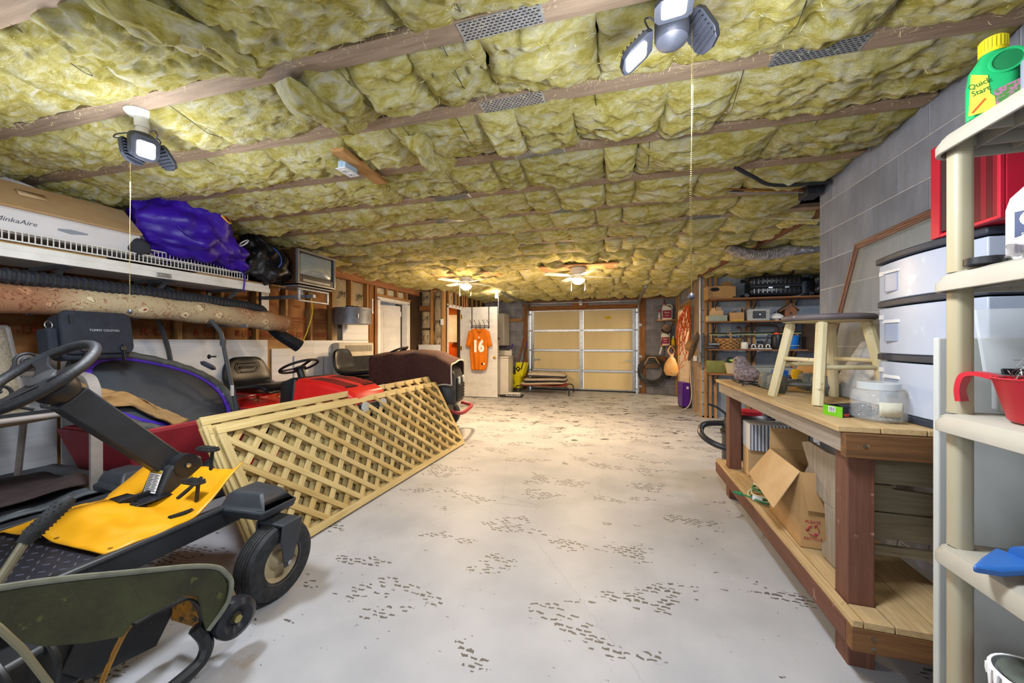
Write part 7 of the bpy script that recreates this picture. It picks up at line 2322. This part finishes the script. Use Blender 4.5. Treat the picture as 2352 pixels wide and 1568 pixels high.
# third shelf
BASK = mat('woven_splint', '#a8804e', '#8a6538', 20, rough=.8)
t = thing('wicker_basket', 'woven splint basket with a hoop handle and blue cloth on the third shelf', 'basket', (1.76, 6.72, SZ[2]))
for r_ in range(6):
    for k in range(22):
        a = 2 * PI * k / 22
        if (k + r_) % 2 == 0:
            rx, ry = .155 + .006 * r_, .10 + .004 * r_
            a2 = a + 2 * PI / 22
            G().bar((rx * math.cos(a), ry * math.sin(a), .015 + r_ * .026), (rx * math.cos(a2), ry * math.sin(a2), .015 + r_ * .026), .008, .022, (0, 0, 1)).o('splint', BASK, t, sm=0)
loops = [[(q * math.cos(a) * 1.0, q * .66 * math.sin(a), z) for a in np.linspace(0, 2 * PI, 23)[:-1]] for z, q in ((0, .148), (.16, .18))]
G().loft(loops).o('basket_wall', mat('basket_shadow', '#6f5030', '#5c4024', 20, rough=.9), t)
G().tube([(.187 * math.cos(a), .123 * math.sin(a), .165) for a in np.linspace(0, 2 * PI, 27)[:-1]], .009, 6, closed=True).o('rim_hoop', BASK, t)
G().tube([(.0, -.12, .12), (.0, -.115, .24), (.0, -.09, .262), (.0, .09, .262), (.0, .12, .2)], .012, prof=[(-1.1, -.3), (1.1, -.3), (1.1, .3), (-1.1, .3)]).o('hoop_handle', BASK, t)
G().ball((0, 0, .175), (.15, .09, .03), 16, 8).wob(.012, 14, 3).o('blue_cloth', mat('dark_blue_cloth', '#1f2c48', '#2b3a58', 20, rough=1), t)
t = thing('fishing_reel', 'silver fishing reel lying on folded cloth at the left end of the third shelf', 'fishing reel', (1.53, 6.66, SZ[2] + .045))
G().cyl((-.07, 0, .03), (.07, 0, .03), .022).cyl((-.075, 0, .03), (-.06, 0, .03), .035).cyl((.06, 0, .03), (.075, 0, .03), .035).o('spool', GALV, t)
t = thing('folded_cloth', 'blue grey cloth bunched under the fishing reel on the third shelf', 'cloth', (1.50, 6.66, SZ[2]))
G().ball((0, 0, .021), (.10, .07, .02), 16, 8).wob(.008, 18, 5).o('cloth_body', mat('blue_grey_cloth', '#4d5568', '#3f4658', 20, rough=1), t)
t = thing('fishing_rods', 'bundle of fishing rods lying along the back of the third shelf', 'fishing rods', (0, 6.78, SZ[2] + .20))
for k, (z, m) in enumerate(((0.06, BLACK), (.045, mat('rod_green', '#6a7a4a', rough=.4)), (.03, mat('rod_cream', '#b9b7a0', rough=.4)), (.05, BLACK))):
    G().tube([(1.50, .01 * k, z), (2.2, .01 * k, z + .005), (2.8, .01 * k, z + .02)], .008, 6).o('rod', m, t)
for x in (1.52, 2.75):
    G().box((x - .008, .0, -.1985), (x + .008, .05, .05)).o('rod_rest', PINE_Z, t, sm=0)
t = thing('white_mug', 'plain white cylinder cup beside the basket on the third shelf', 'cup', (1.97, 6.66, SZ[2]))
G().lathe([(0, .002), (.05, .002), (.053, .02), (.053, .10), (.045, .112), (.04, .11), (.045, .02), (0, .012)], 22).o('mug_body', PORC, t)
for k, (x, lb) in enumerate(((2.10, 'white plastic bracket clip beside the white cup'), (2.20, 'white plastic bracket clip in the middle of the three clips'), (2.30, 'white plastic bracket clip beside the black pump sprayer'))):
    t = thing('white_clip', lb, 'clip', (x, 6.66, SZ[2]), group='white clips on the third shelf')
    G().box((-.045, -.03, 0), (.045, .03, .016)).o('clip_base', WHITE, t, bev=.004)
    G().tube([(.025 * math.cos(a), 0, .045 + .028 * math.sin(a)) for a in np.linspace(-.6, PI + .6, 13)], .009, 7).o('clip_arch', WHITE, t)
t = thing('pump_sprayer', 'black pump sprayer with an orange collar on the third shelf', 'sprayer', (2.425, 6.68, SZ[2]))
G().lathe([(.05, 0), (.07, .03), (.075, .08), (.075, .18), (.06, .225), (.04, .235), (0, .235)], 24).o('tank', BLACK, t)
G().lathe([(.042, .236), (.042, .262), (0, .262)], 20).o('orange_collar', mat('orange_plastic', '#d6491e', rough=.4), t)
G().cyl((0, 0, .262), (0, 0, .315), .018).o('pump_knob', BLACK, t)
G().tube(bez([(-.06, -.02, .20), (-.12, -.03, .23), (-.14, -.03, .15), (-.18, -.03, .10), (-.22, -.04, .115)], 6), .008, 6).cyl((-.2, -.04, .11), (-.28, -.05, .11), .025).o('spray_wand', BLACK, t)
for k in range(10):
    a = 2 * PI * k / 10
    G().box((-.003, -.003, .06), (.003, .003, .19)).o('tank_rib', BLACK, t, sm=0, loc=(.076 * math.cos(a), .076 * math.sin(a), 0))
t = thing('blue_bucket', 'bright blue plastic bucket on the third shelf behind the stool', 'bucket', (2.62, 6.68, SZ[2]))
G().lathe([(0, .003), (.08, .003), (.085, .01), (.10, .19), (.108, .195), (.108, .215), (.10, .215), (.085, .02), (0, .012)], 28).o('bucket_body', mat('bucket_blue', '#1a6fc4', '#155fae', 5, rough=.4), t)
G().tube([(.104 * math.cos(a), .104 * math.sin(a), .06) for a in np.linspace(0, 2 * PI, 27)[:-1]], .003, 5, closed=True).o('white_ring', WHITE, t)
t = thing('bent_pipe_frame', 'brown rusty bent pipe frame standing on the third shelf against the wall', 'pipe frame', (2.2, 6.845, SZ[2]))
RP_ = mat('brown_rusted_pipe', '#5c4638', '#48352a', 12, rough=.7)
G().tube(bez([(-.17, 0, .10), (-.17, 0, .28), (-.15, 0, .36), (-.08, 0, .385), (.22, 0, .385), (.29, 0, .36), (.31, 0, .28), (.31, 0, .10), (.28, 0, .06), (-.12, 0, .06), (-.17, 0, .10)], 6), .017, 8).o('pipe_loop', RP_, t)
for x, s in ((-.22, -1), (.36, 1)):
    G().tube(bez([(x, 0, .016), (x, 0, .25), (x + s * .005, 0, .32), (x + s * .03, 0, .36), (x + s * .06, 0, .35)], 6), .015, 8).o('pipe_hook', RP_, t)
t = thing('brown_binder_box', 'dark brown upright box with a white tag behind the stool leg', 'box', (2.93, 6.50, 1.1885))
G().box((-.12, -.10, 0), (.14, .3, .46)).o('box_body', mat('dark_brown_board', '#4a423e', '#413a36', 5, rough=.7), t, bev=.004, sm=0)
G().box((-.10, -.104, .36), (.06, -.1005, .41)).o('white_tag', WHITE_INK, t, sm=0)
# low shelf things
t = thing('olive_tray', 'shiny olive green tray standing at the left end of the low storage shelf', 'tray', (1.56, 6.62, SZ[3]), rad(-10))
G().box((-.15, -.01, .0), (.13, .012, .20)).o('tray_panel', mat('olive_metal', '#6b6b3a', '#8a8a4a', 4, rough=.3, metal=.6), t, bev=.004)
t = thing('cream_basket', 'cream plastic basket beside the olive tray on the low shelf', 'basket', (1.80, 6.60, SZ[3]))
ringlike(G(), [(0, .20, .16, 0), (.15, .26, .2, 0), (.165, .28, .22, 0), (.165, .25, .19, 0), (.02, .18, .14, 0)]).o('basket_body', mat('cream_basket_plastic', '#c4bb9e', '#b5ab8d', 40, rough=.6), t, sm=40)
t = thing('green_reel', 'black fishing reel with a green face resting on the cream basket', 'fishing reel', (1.74, 6.56, SZ[3] + .167))
G().lathe([(.04, 0), (.045, .01), (.03, .04), (.0, .05)], 18, (0, .02, .045), (0, -1, 0)).o('reel_body', BLACK, t)
G().lathe([(.022, 0), (0, .004)], 16, (0, -.031, .045), (0, -1, 0)).o('green_face', mat('reel_green', '#2f9a3a', rough=.4), t)
G().cyl((-.08, .0, .03), (.14, .02, .02), .006).o('reel_stem', BLACK, t)
t = thing('grey_tackle_tray', 'grey flat tackle tray with loose cable beyond the stone bird', 'tray', (2.25, 6.55, SZ[3]))
G().box((-.28, -.12, 0), (.30, .12, .11)).box((-.25, -.10, .115), (.28, .10, .13)).o('tray_body', mat('tackle_grey', '#8b8f88', '#7d817a', 6, rough=.5), t, bev=.006)
G().tube(bez([(.2, -.1, .14), (.32, -.12, .16), (.38, -.12, .22), (.40, -.1, .26)], 6), .009, 6).o('loose_cable', mat('cable_cream', '#c9c4ae', rough=.5), t)
t = thing('floor_jack', 'black floor jack with a long handle on the floor by the storage shelves', 'jack', (1.86, 6.42, 0), rad(-8))
G().box((-.22, -.10, .04), (.42, .10, .16)).box((.3, -.05, .16), (.38, .05, .22)).o('jack_frame', BLACK, t, bev=.01)
G().tube([(-.18, 0, .14), (-.34, .02, .26), (-.46, .02, .30)], .018, 8).o('jack_handle', BLACK, t)
for x, y in ((-.18, -.11), (-.18, .11), (.36, -.11), (.36, .11)):
    G().cyl((x, y - .015, .045), (x, y + .015, .045), .045).o('jack_wheel', BLACK, t)
# ================================================================ lattice panels leaning on the red mower
LAT = {k: wood('lattice_pine_%d' % k, ('#cab886', '#bda770', '#ad9159')[k], ('#b29c66', '#a58c55', '#93763f')[k], 0, scale=3, dirt=('#6d5c38', 26, .70)) for k in (0, 1, 2)}


def lattice(BL, BR, TR, TL, label, nbase):
    t = thing('lattice_panel', label, 'lattice panel', BL, group='stacked lattice panels')
    o = Vector(BL)
    ex = (Vector(BR) - o)
    Lw = ex.length
    ey = (Vector(TL) - o)
    Hh = ey.length
    # the sheet is slightly twisted: bilinear between its corners
    tr = Vector(TR)
    def P(x, y, n):
        u, v = x / Lw, y / Hh
        p = (o * (1 - u) + Vector(BR) * u) * (1 - v) + (Vector(TL) * (1 - u) + tr * u) * v
        return p + nn_ * n - o
    nn_ = ex.cross(ey).normalized()
    if nn_.x < 0:
        nn_ = -nn_
    up = tuple(nn_)
    def board(a, b, w, th, n, nm, m):
        p, q = P(a[0], a[1], n), P(b[0], b[1], n)
        g = G()
        d = (q - p).normalized()
        s = nn_.cross(d).normalized()
        vs = []
        for e in (p, q):
            for k, h in ((-1, -1), (1, -1), (1, 1), (-1, 1)):
                vs.append(e + s * k * w / 2 + nn_ * h * th / 2)
        # grain runs along the piece: build it along local x and turn it into place
        M = Matrix((d, s, nn_)).transposed().to_4x4()
        M.translation = p
        ln = (q - p).length
        ob = G().box((0, -w / 2, -th / 2), (ln, w / 2, th / 2)).o(nm, m, t, sm=0)
        ob.matrix_local = M
        return ob
    sp = .178
    # slats at 45 degrees, one layer each way
    def clip(c, s):
        # line y = s*x + c inside the frame
        pts = []
        for x in (.012, Lw - .012):
            y = s * x + c
            if .012 <= y <= Hh - .012:
                pts.append((x, y))
        for y in (.012, Hh - .012):
            x = (y - c) / s
            if .012 < x < Lw - .012:
                pts.append((x, y))
        pts = sorted(set((round(a, 4), round(b, 4)) for a, b in pts))
        return pts if len(pts) >= 2 else None
    rl = random.Random(int(nbase * 100))
    c = -Lw
    while c < Hh:
        pts = clip(c + .05, 1)
        if pts and abs(pts[0][0] - pts[-1][0]) > .05:
            board(pts[0], pts[-1], .042, .0075, -.0045, 'slat', LAT[rl.choice((0, 0, 1))])
        c += sp
    c = 0
    while c < Hh + Lw:
        pts = clip(c + .09, -1)
        if pts and abs(pts[0][0] - pts[-1][0]) > .05:
            board(pts[0], pts[-1], .042, .0075, .004, 'slat', LAT[rl.choice((0, 0, 1))])
        c += sp
    for a, b, w in (((-.02, Hh), (Lw + .02, Hh), .055), ((-.02, 0), (Lw + .02, 0), .05)):
        board(a, b, w, .012, .015, 'frame_rail', LAT[0])
        board(a, b, w, .012, -.015, 'frame_rail', LAT[1])
    for x in (0, Lw):
        board((x, .03), (x, Hh - .03), .05, .012, .015, 'frame_stile', LAT[0])
        board((x, .03), (x, Hh - .03), .05, .012, -.015, 'frame_stile', LAT[1])
    return t


for k in range(3):
    dx = -.042 * k
    dz = .0 if k < 2 else .055
    dy = (0, -.02, -.035)[k]
    lattice((-1.99 + dx, 1.69 + dy, .025), (-1.90 + dx, 4.25 + dy, .025), (-2.29 + dx, 4.27 + dy, .775 + dz * 1.4), (-2.43 + dx, 1.68 + dy, .745 + dz), ('pine lattice panel at the front of the leaning stack', 'pine lattice panel second in the leaning stack', 'pine lattice panel rearmost in the stack, its top rail standing proud')[k], k)

# ================================================================ yellow and black zero turn mower, its front end in view
MBK = mat('mower_speckled_black', '#23262b', '#2c3036', 9, rough=.45, dirt=('#8f9288', 75, .71))
YPAN = mat('mower_yellow', '#e0a312', '#d89708', 5, rough=.4, dirt=('#8a6a1e', 40, .72))
OLIVE = mat('grass_stained_rubber', '#3c3f25', '#2b2a1c', 6, rough=.8, bump=.5, bscale=30, dirt=('#55582f', 12, .62))
ZM = thing('zero_turn_mower', 'yellow and black ride-on mower with steering wheel beside the patio chair', 'riding mower', (0, 0, 0))
# frame rails and floor
G().box((-2.02, .10, .345), (-1.955, 1.47, .445)).o('frame_rail', MBK, ZM, bev=.01)
G().box((-2.80, .10, .345), (-2.735, 1.47, .445)).o('frame_rail', MBK, ZM, bev=.01)
G().tube([(-1.952, .10, .447), (-1.952, 1.45, .447)], .012, 8).o('rail_lip', MBK, ZM)
G().box((-2.735, .10, .41), (-2.02, .95, .43)).o('floor_plate', mat('tread_plate_black', '#23252d', '#2b2e38', 9, rough=.35), ZM, bev=.003)
tread = G()
for i in range(13):
    for j in range(24):
        x, y = -2.70 + i * .054, .16 + j * .033
        s = 1 if (i + j) % 2 else -1
        tread.bar((x - .008, y - .006 * s, .431), (x + .008, y + .006 * s, .431), .004, .004)
tread.o('raised_tread', mat('worn_tread', '#6d7180', rough=.35, metal=.3), ZM, sm=0, kind='stuff')


def pan(u, v):
    # v runs rear to front, u left to right
    x = -2.76 + .76 * u
    y = .945 + .575 * v
    z = .447
    w = math.sin(PI * min(1, max(0, (u - .05) / .9))) ** .6
    z += .055 * w * (1 / (1 + math.exp(-(v - .12) * 30))) * (1 - 1 / (1 + math.exp(-(v - .50) * 22)))
    z += .03 * math.exp(-((u - .42) / .10) ** 2) * (1 - v * .5)
    if v > .60:
        z += .135 * ((v - .60) / .40) ** 1.2
    if u > .90 and v > .55:
        z += .05 * (u - .90) / .1 * (v - .55) / .45
    z -= .03 * math.exp(-((u - .72) / .12) ** 2 - ((v - .33) / .10) ** 2)
    z += .004 * math.sin(u * 31) * math.sin(v * 27)
    if u < .10:
        z -= .03 * (1 - u / .10)
    return (x + .02 * math.sin(v * 5), y - .02 * (1 - u), z)


G().grid(pan, 34, 30).o('floor_pan', YPAN, ZM, sm=180, solid=.006)
for u0, u1, v0, v1 in ((.47, .49, .72, .93), (.70, .72, .70, .90), (.55, .57, .45, .55), (.90, .915, .45, .62)):
    p, q = Vector(pan(u0, v0)), Vector(pan(u1, v1))
    G().tube([p + Vector((0, 0, .005)), (p + q) / 2 + Vector((0, 0, .004)), q + Vector((0, 0, .005))], .011, 8).o('pan_slot', SLOT, ZM)
for u, v in ((.03, .05), (.55, .03), (.95, .06), (.08, .6), (.93, .62)):
    G().lathe([(.009, 0), (.009, .005), (0, .006)], 8, pan(u, v)).o('pan_bolt', mat('rusty_bolt', '#8a6428', rough=.6, metal=.5), ZM)
# column bracket, column, steering wheel
G().prism([(1.30, .46), (1.46, .46), (1.53, .56), (1.52, .64), (1.45, .675), (1.36, .62)], -2.475, -2.325, PM).o('column_bracket', MBK, ZM, bev=.012)
G().lathe([(.062, 0), (.062, .158), (0, .158)], 22, (-2.479, 1.44, .615), (1, 0, 0)).o('pivot_drum', BLACK, ZM)
G().lathe([(.012, 0), (.012, .01), (0, .012)], 8, (-2.319, 1.44, .615), (1, 0, 0)).o('pivot_bolt', STEEL, ZM)
G().bar((-2.42, 1.43, .60), (-2.42, 1.02, 1.055), .125, .09, (1, 0, 0)).o('steering_column', MBK, ZM, bev=.008)
WM = Matrix.Translation((-2.42, .955, 1.135)) @ Euler((rad(41), 0, 0)).to_matrix().to_4x4()
G(WM).lathe([(.055, -.10), (.075, -.06), (.078, -.035), (.06, -.03), (0, -.03)], 26).o('column_boot', BLACK, ZM)
sw = G(WM).tube([(.205 * math.cos(a), .205 * math.sin(a), .035) for a in np.linspace(0, 2 * PI, 61)[:-1]], .0205, 12, closed=True).o('steering_wheel', mat('leathery_black', '#1e2024', '#282b30', 30, rough=.45, bump=.25, bscale=120), ZM)
G(WM).lathe([(.055, -.02), (.06, .0), (.05, .025), (.02, .03), (0, .03)], 22).o('wheel_hub', mat('hub_grey', '#3a3c40', rough=.35), sw)
for a in (30, 150, 270):
    c, s = math.cos(rad(a)), math.sin(rad(a))
    G(WM).loft([[(c * .04 - s * w, s * .04 + c * w, z) for w, z in ((-.04, .0), (.04, .0), (.04, .018), (-.04, .018))], [(c * .12 - s * w, s * .12 + c * w, z) for w, z in ((-.022, .012), (.022, .012), (.022, .028), (-.022, .028))], [(c * .20 - s * w, s * .20 + c * w, z) for w, z in ((-.035, .025), (.035, .025), (.035, .045), (-.035, .045))]]).o('spoke', BLACK, sw, bev=.004)
# pedals and warning label
for x, y, z, ln in ((-2.35, 1.52, .675, .13), (-2.20, 1.36, .56, .11)):
    pd = G().box((x, y - .025, z), (x + ln, y + .025, z + .016)).o('pedal', RUBBER, ZM, bev=.004)
    for k in range(5):
        G().box((x + .008 + k * ln / 5, y - .024, z + .0165), (x + .018 + k * ln / 5, y + .024, z + .023)).o('pedal_rib', RUBBER, pd, sm=0)
    G().bar((x + ln * .8, y, z), (x + ln * .9, y - .02, z - .12), .02, .008).o('pedal_arm', BLACK, ZM, sm=0)
G().box((-2.44, 1.17, .49), (-2.36, 1.24, .525)).bar((-2.40, 1.24, .50), (-2.40, 1.33, .50), .02, .03).box((-2.46, 1.2, .484), (-2.3, 1.36, .49)).o('parking_pedal', BLACK, ZM, bev=.004)
LP = Matrix.Translation((-2.40, 1.327, .56)) @ Euler((rad(72), 0, 0)).to_matrix().to_4x4()
pl_ = G(LP).box((-.045, -.06, -.003), (.045, .055, 0)).o('warning_label', WHITE_INK, ZM, sm=0)
G(LP).box((-.045, .038, 0), (.045, .055, .001)).o('label_header', mat('label_black_yellow', '#2a2410', '#b8961a', 90, rough=.6), pl_, sm=0)
g = G(LP)
for k in range(11):
    g.box((-.04, .028 - k * .0078, 0), (-.003 - .006 * (k % 3), .031 - k * .0078, .0008)).box((.004, .028 - k * .0078, 0), (.04 - .007 * (k % 2), .031 - k * .0078, .0008))
g.o('label_print', INK, pl_, sm=0, kind='stuff')
# front caster housing, fork and wheel (right), housing of the left one
HS = mat('caster_housing_black', '#2b2f35', '#343940', 9, rough=.5, dirt=('#8d9088', 80, .72))
for x0, s in ((-1.985, 1), (-2.78, -1)):
    P_ = lambda z, a, b, c, d: [(x0 + s * a, c, z), (x0 + s * b, c + .02, z), (x0 + s * b, d - .02, z), (x0 + s * a, d, z)]
    G().loft([P_(.405, -.01, .27, 1.37, 1.60), P_(.45, -.01, .285, 1.36, 1.61), P_(.457, .0, .27, 1.38, 1.59), P_(.51, .02, .235, 1.40, 1.57), P_(.525, .04, .21, 1.42, 1.55)]).o('caster_housing', HS, ZM, bev=.014)
    G().cyl((cx_ := x0 + (.21 if s > 0 else -.10), 1.47, .34), (cx_, 1.47, .40), .035).o('swivel', BLACK, ZM)
    cx = x0 + (.285 if s > 0 else -.10)
    fk = G().box((cx - .075, 1.42, .37), (cx + .085, 1.53, .385))
    for e in (-.085, .085):
        fk.prism([(1.42, .385), (1.54, .385), (1.52, .30), (1.47, .165), (1.43, .165), (1.41, .30)], cx + e - .005, cx + e + .005, PM)
    fk.o('fork', HS, ZM, bev=.006)
    w = G().lathe([(.10, -.052), (.125, -.060), (.155, -.062), (.176, -.054), (.185, -.035), (.187, .0), (.185, .035), (.176, .054), (.155, .062), (.125, .060), (.10, .052), (.10, -.052)], 40, (cx, 1.45, .187), (1, 0, 0)).o('caster_tyre', RUBBER, ZM)
    for gx in (-.032, -.016, 0, .016, .032):
        G().tube([(cx + gx, 1.45 + .1868 * math.cos(a), .187 + .1868 * math.sin(a)) for a in np.linspace(0, 2 * PI, 49)[:-1]], .0022, 5, closed=True).o('tread_groove', SLOT, w)
    G().lathe([(.02, .055), (.03, .05), (.05, .02), (.085, .015), (.10, .045), (.108, .055), (.108, .048), (.10, .0), (.1, -.05), (.05, -.02), (.02, -.055)], 32, (cx, 1.45, .187), (1, 0, 0)).o('rim', mat('cream_rim', '#b5a888', '#8f8062', 9, rough=.5, dirt=('#5d4c30', 9, .62)), w)
    G().cyl((cx - .10, 1.45, .187), (cx + .10, 1.45, .187), .012, n=10).o('axle_bolt', STEEL, w)
G().lathe([(.014, 0), (.014, .008), (0, .01)], 6, (-1.951, 1.42, .40), (1, 0, 0)).o('rail_bolt', STEEL, ZM)
# height lever with rubber grip
G().tube([(-2.05, .64, .36), (-2.05, .70, .48), (-2.05, .765, .60)], .014, 10).o('lift_lever', mat('dull_lever_steel', '#9a957e', '#847f68', 20, rough=.5, metal=.4), ZM)
gl = G().tube([(-2.05, .755, .585), (-2.05, .775, .61), (-2.05, .855, .685), (-2.05, .875, .70)], [.02, .026, .027, .018], 14).o('lever_grip', RUBBER, ZM)
gr = G()
for k in range(9):
    for j in range(10):
        a = 2 * PI * j / 10 + k * .3
        p = Vector((-2.05, .775 + .0095 * k, .607 + .0093 * k))
        d = Vector((math.cos(a), math.sin(a) * .68, -math.sin(a) * .73)) * .0265
        gr.ball(p + d, .0035, 5, 3)
gr.o('grip_studs', RUBBER, gl, kind='stuff')
# cutting deck, discharge opening, raised chute
DK = mat('deck_black', '#1f2124', '#2a2c2e', 7, rough=.45, dirt=('#6d6a50', 24, .66))
G().loft([[(x, y, z) for x, y in [(-3.05, .45), (-2.9, .2), (-1.95, .15), (-1.80, .35), (-1.78, .62), (-1.80, .78), (-2.0, 1.08), (-2.5, 1.18), (-2.95, 1.05)]] for z in (.12, .27)] + [[(x * .97 - .07, y * .95 + .03, .31) for x, y in [(-3.05, .45), (-2.9, .2), (-1.95, .15), (-1.80, .35), (-1.78, .62), (-1.80, .78), (-2.0, 1.08), (-2.5, 1.18), (-2.95, 1.05)]]]).o('cutting_deck', DK, ZM, bev=.015)
DY = mat('chipped_yellow_deck', '#b0761a', '#7d5a24', 12, rough=.6, dirt=('#3c3a2c', 22, .55))
strip = [(-1, -.12), (1, -.12), (1, .12), (-1, .12)]
G().tube(bez([(-1.62, .833, .333), (-1.625, .821, .314), (-1.63, .801, .271), (-1.63, .777, .219), (-1.62, .75, .165), (-1.60, .72, .12)], 5), .022, prof=strip).o('deck_lip', DY, ZM, sm=30)
G().tube(bez([(-1.62, .833, .335), (-1.62, .88, .335), (-1.62, .94, .325), (-1.62, .995, .312), (-1.61, 1.03, .265), (-1.60, 1.05, .19), (-1.60, 1.04, .13)], 6), .03, prof=strip).o('deck_lip', DK, ZM, sm=30)
G().tube(bez([(-1.60, 1.02, .18), (-1.585, 1.045, .12), (-1.58, 1.045, .075), (-1.58, 1.01, .04), (-1.58, .90, .03)], 6), .024, 8).o('lower_skirt', DK, ZM)
G().prism([(.80, .33), (1.0, .31), (1.06, .18), (1.0, .08), (.80, .12), (.74, .2)], -1.80, -1.79, PM).o('inner_baffle', DK, ZM, sm=0)
G().box((-1.80, 1.055, .14), (-1.575, 1.075, .30)).o('front_bracket', DY, ZM, bev=.004)
ch = [(.40, .715), (.532, .672), (.649, .622), (.797, .551), (.975, .464), (1.069, .403), (1.106, .354), (1.116, .311), (1.099, .233), (1.028, .171), (1.017, .213), (1.005, .29), (.993, .331), (.947, .369), (.893, .364), (.797, .375), (.775, .349), (.694, .393), (.607, .452), (.532, .539), (.40, .60)]
G().prism(ch, -1.556, -1.544, PM).o('discharge_chute', OLIVE, ZM, bev=.003, sm=0)
G().tube(bez([(-1.545, .40, .712), (-1.545, .529, .669), (-1.545, .645, .620), (-1.545, .791, .549), (-1.545, .969, .462), (-1.545, 1.062, .402), (-1.54, 1.095, .357), (-1.53, 1.109, .312), (-1.53, 1.09, .24), (-1.545, 1.03, .175)], 5), .009, 8).o('chute_rim', mat('chute_rim_grey', '#76796c', '#63665a', 20, rough=.8), ZM)
G().tube([(-1.50, .45, .70), (-1.50, .512, .59), (-1.50, .55, .504), (-1.50, .60, .36), (-1.55, .63, .22)], .008, 7).o('spring_rod', mat('lever_khaki', '#77725a', rough=.6), ZM)
for k in range(4):
    y = .42 + k * .10
    G().tube(bez([(-1.78, y, .16), (-1.76, y, .26), (-1.82, y, .315), (-1.92, y, .325)], 4), .010, 6).o('deck_rib', DK, ZM)
g = G().lathe([(.022, -.03), (.055, -.035), (.076, -.022), (.08, 0), (.076, .022), (.055, .035), (.03, .02), (.022, .012)], 32, (-1.545, 1.13, .155), (1, -.12, 0))
gw = g.o('gauge_wheel', mat('gauge_wheel_black', '#1c1e24', '#24262d', 9, rough=.3), ZM)
G().lathe([(.016, .0), (.016, .02), (0, .022)], 6, (-1.535, 1.129, .155), (1, -.12, 0)).o('wheel_bolt', mat('zinc_bolt', '#b3a670', '#9a8d58', 20, rough=.4, metal=.8), gw)
G().bar((-1.62, 1.12, .155), (-1.70, 1.06, .20), .02, .06).o('gauge_arm', DY, ZM, sm=0)
# drive wheels and seat, mostly out of the picture
for s in (-1, 1):
    G().lathe([(.12, -.11), (.22, -.12), (.26, -.09), (.27, 0), (.26, .09), (.22, .12), (.12, .11), (.12, -.11)], 32, (-2.38 + s * .52, -.25, .27), (1, 0, 0)).o('drive_wheel', RUBBER, ZM)
G().box((-2.75, -.6, .42), (-2.0, .08, .62)).o('rear_fender', MBK, ZM, bev=.04)
# loose cardboard on the floor under the mower
t = thing('floor_cardboard', 'flat brown cardboard lying on the floor under the mower front', 'cardboard', (-2.10, 1.28, .002), rad(12))
G().box((-.32, -.10, 0), (.16, .12, .004)).o('card_sheet', CARD, t, sm=0)
# ---------------------------------------------------------------- lettering becomes plain mesh
dg = bpy.context.evaluated_depsgraph_get()
for ob in TEXTS:
    me = bpy.data.meshes.new_from_object(ob.evaluated_get(dg))
    n = link(ob.name, me, ob.parent, loc=ob.location, rot=ob.rotation_euler)
    n.scale = ob.scale
    if 'label' in ob:
        n['label'] = ob['label']
    nm = ob.name
    bpy.data.objects.remove(ob)
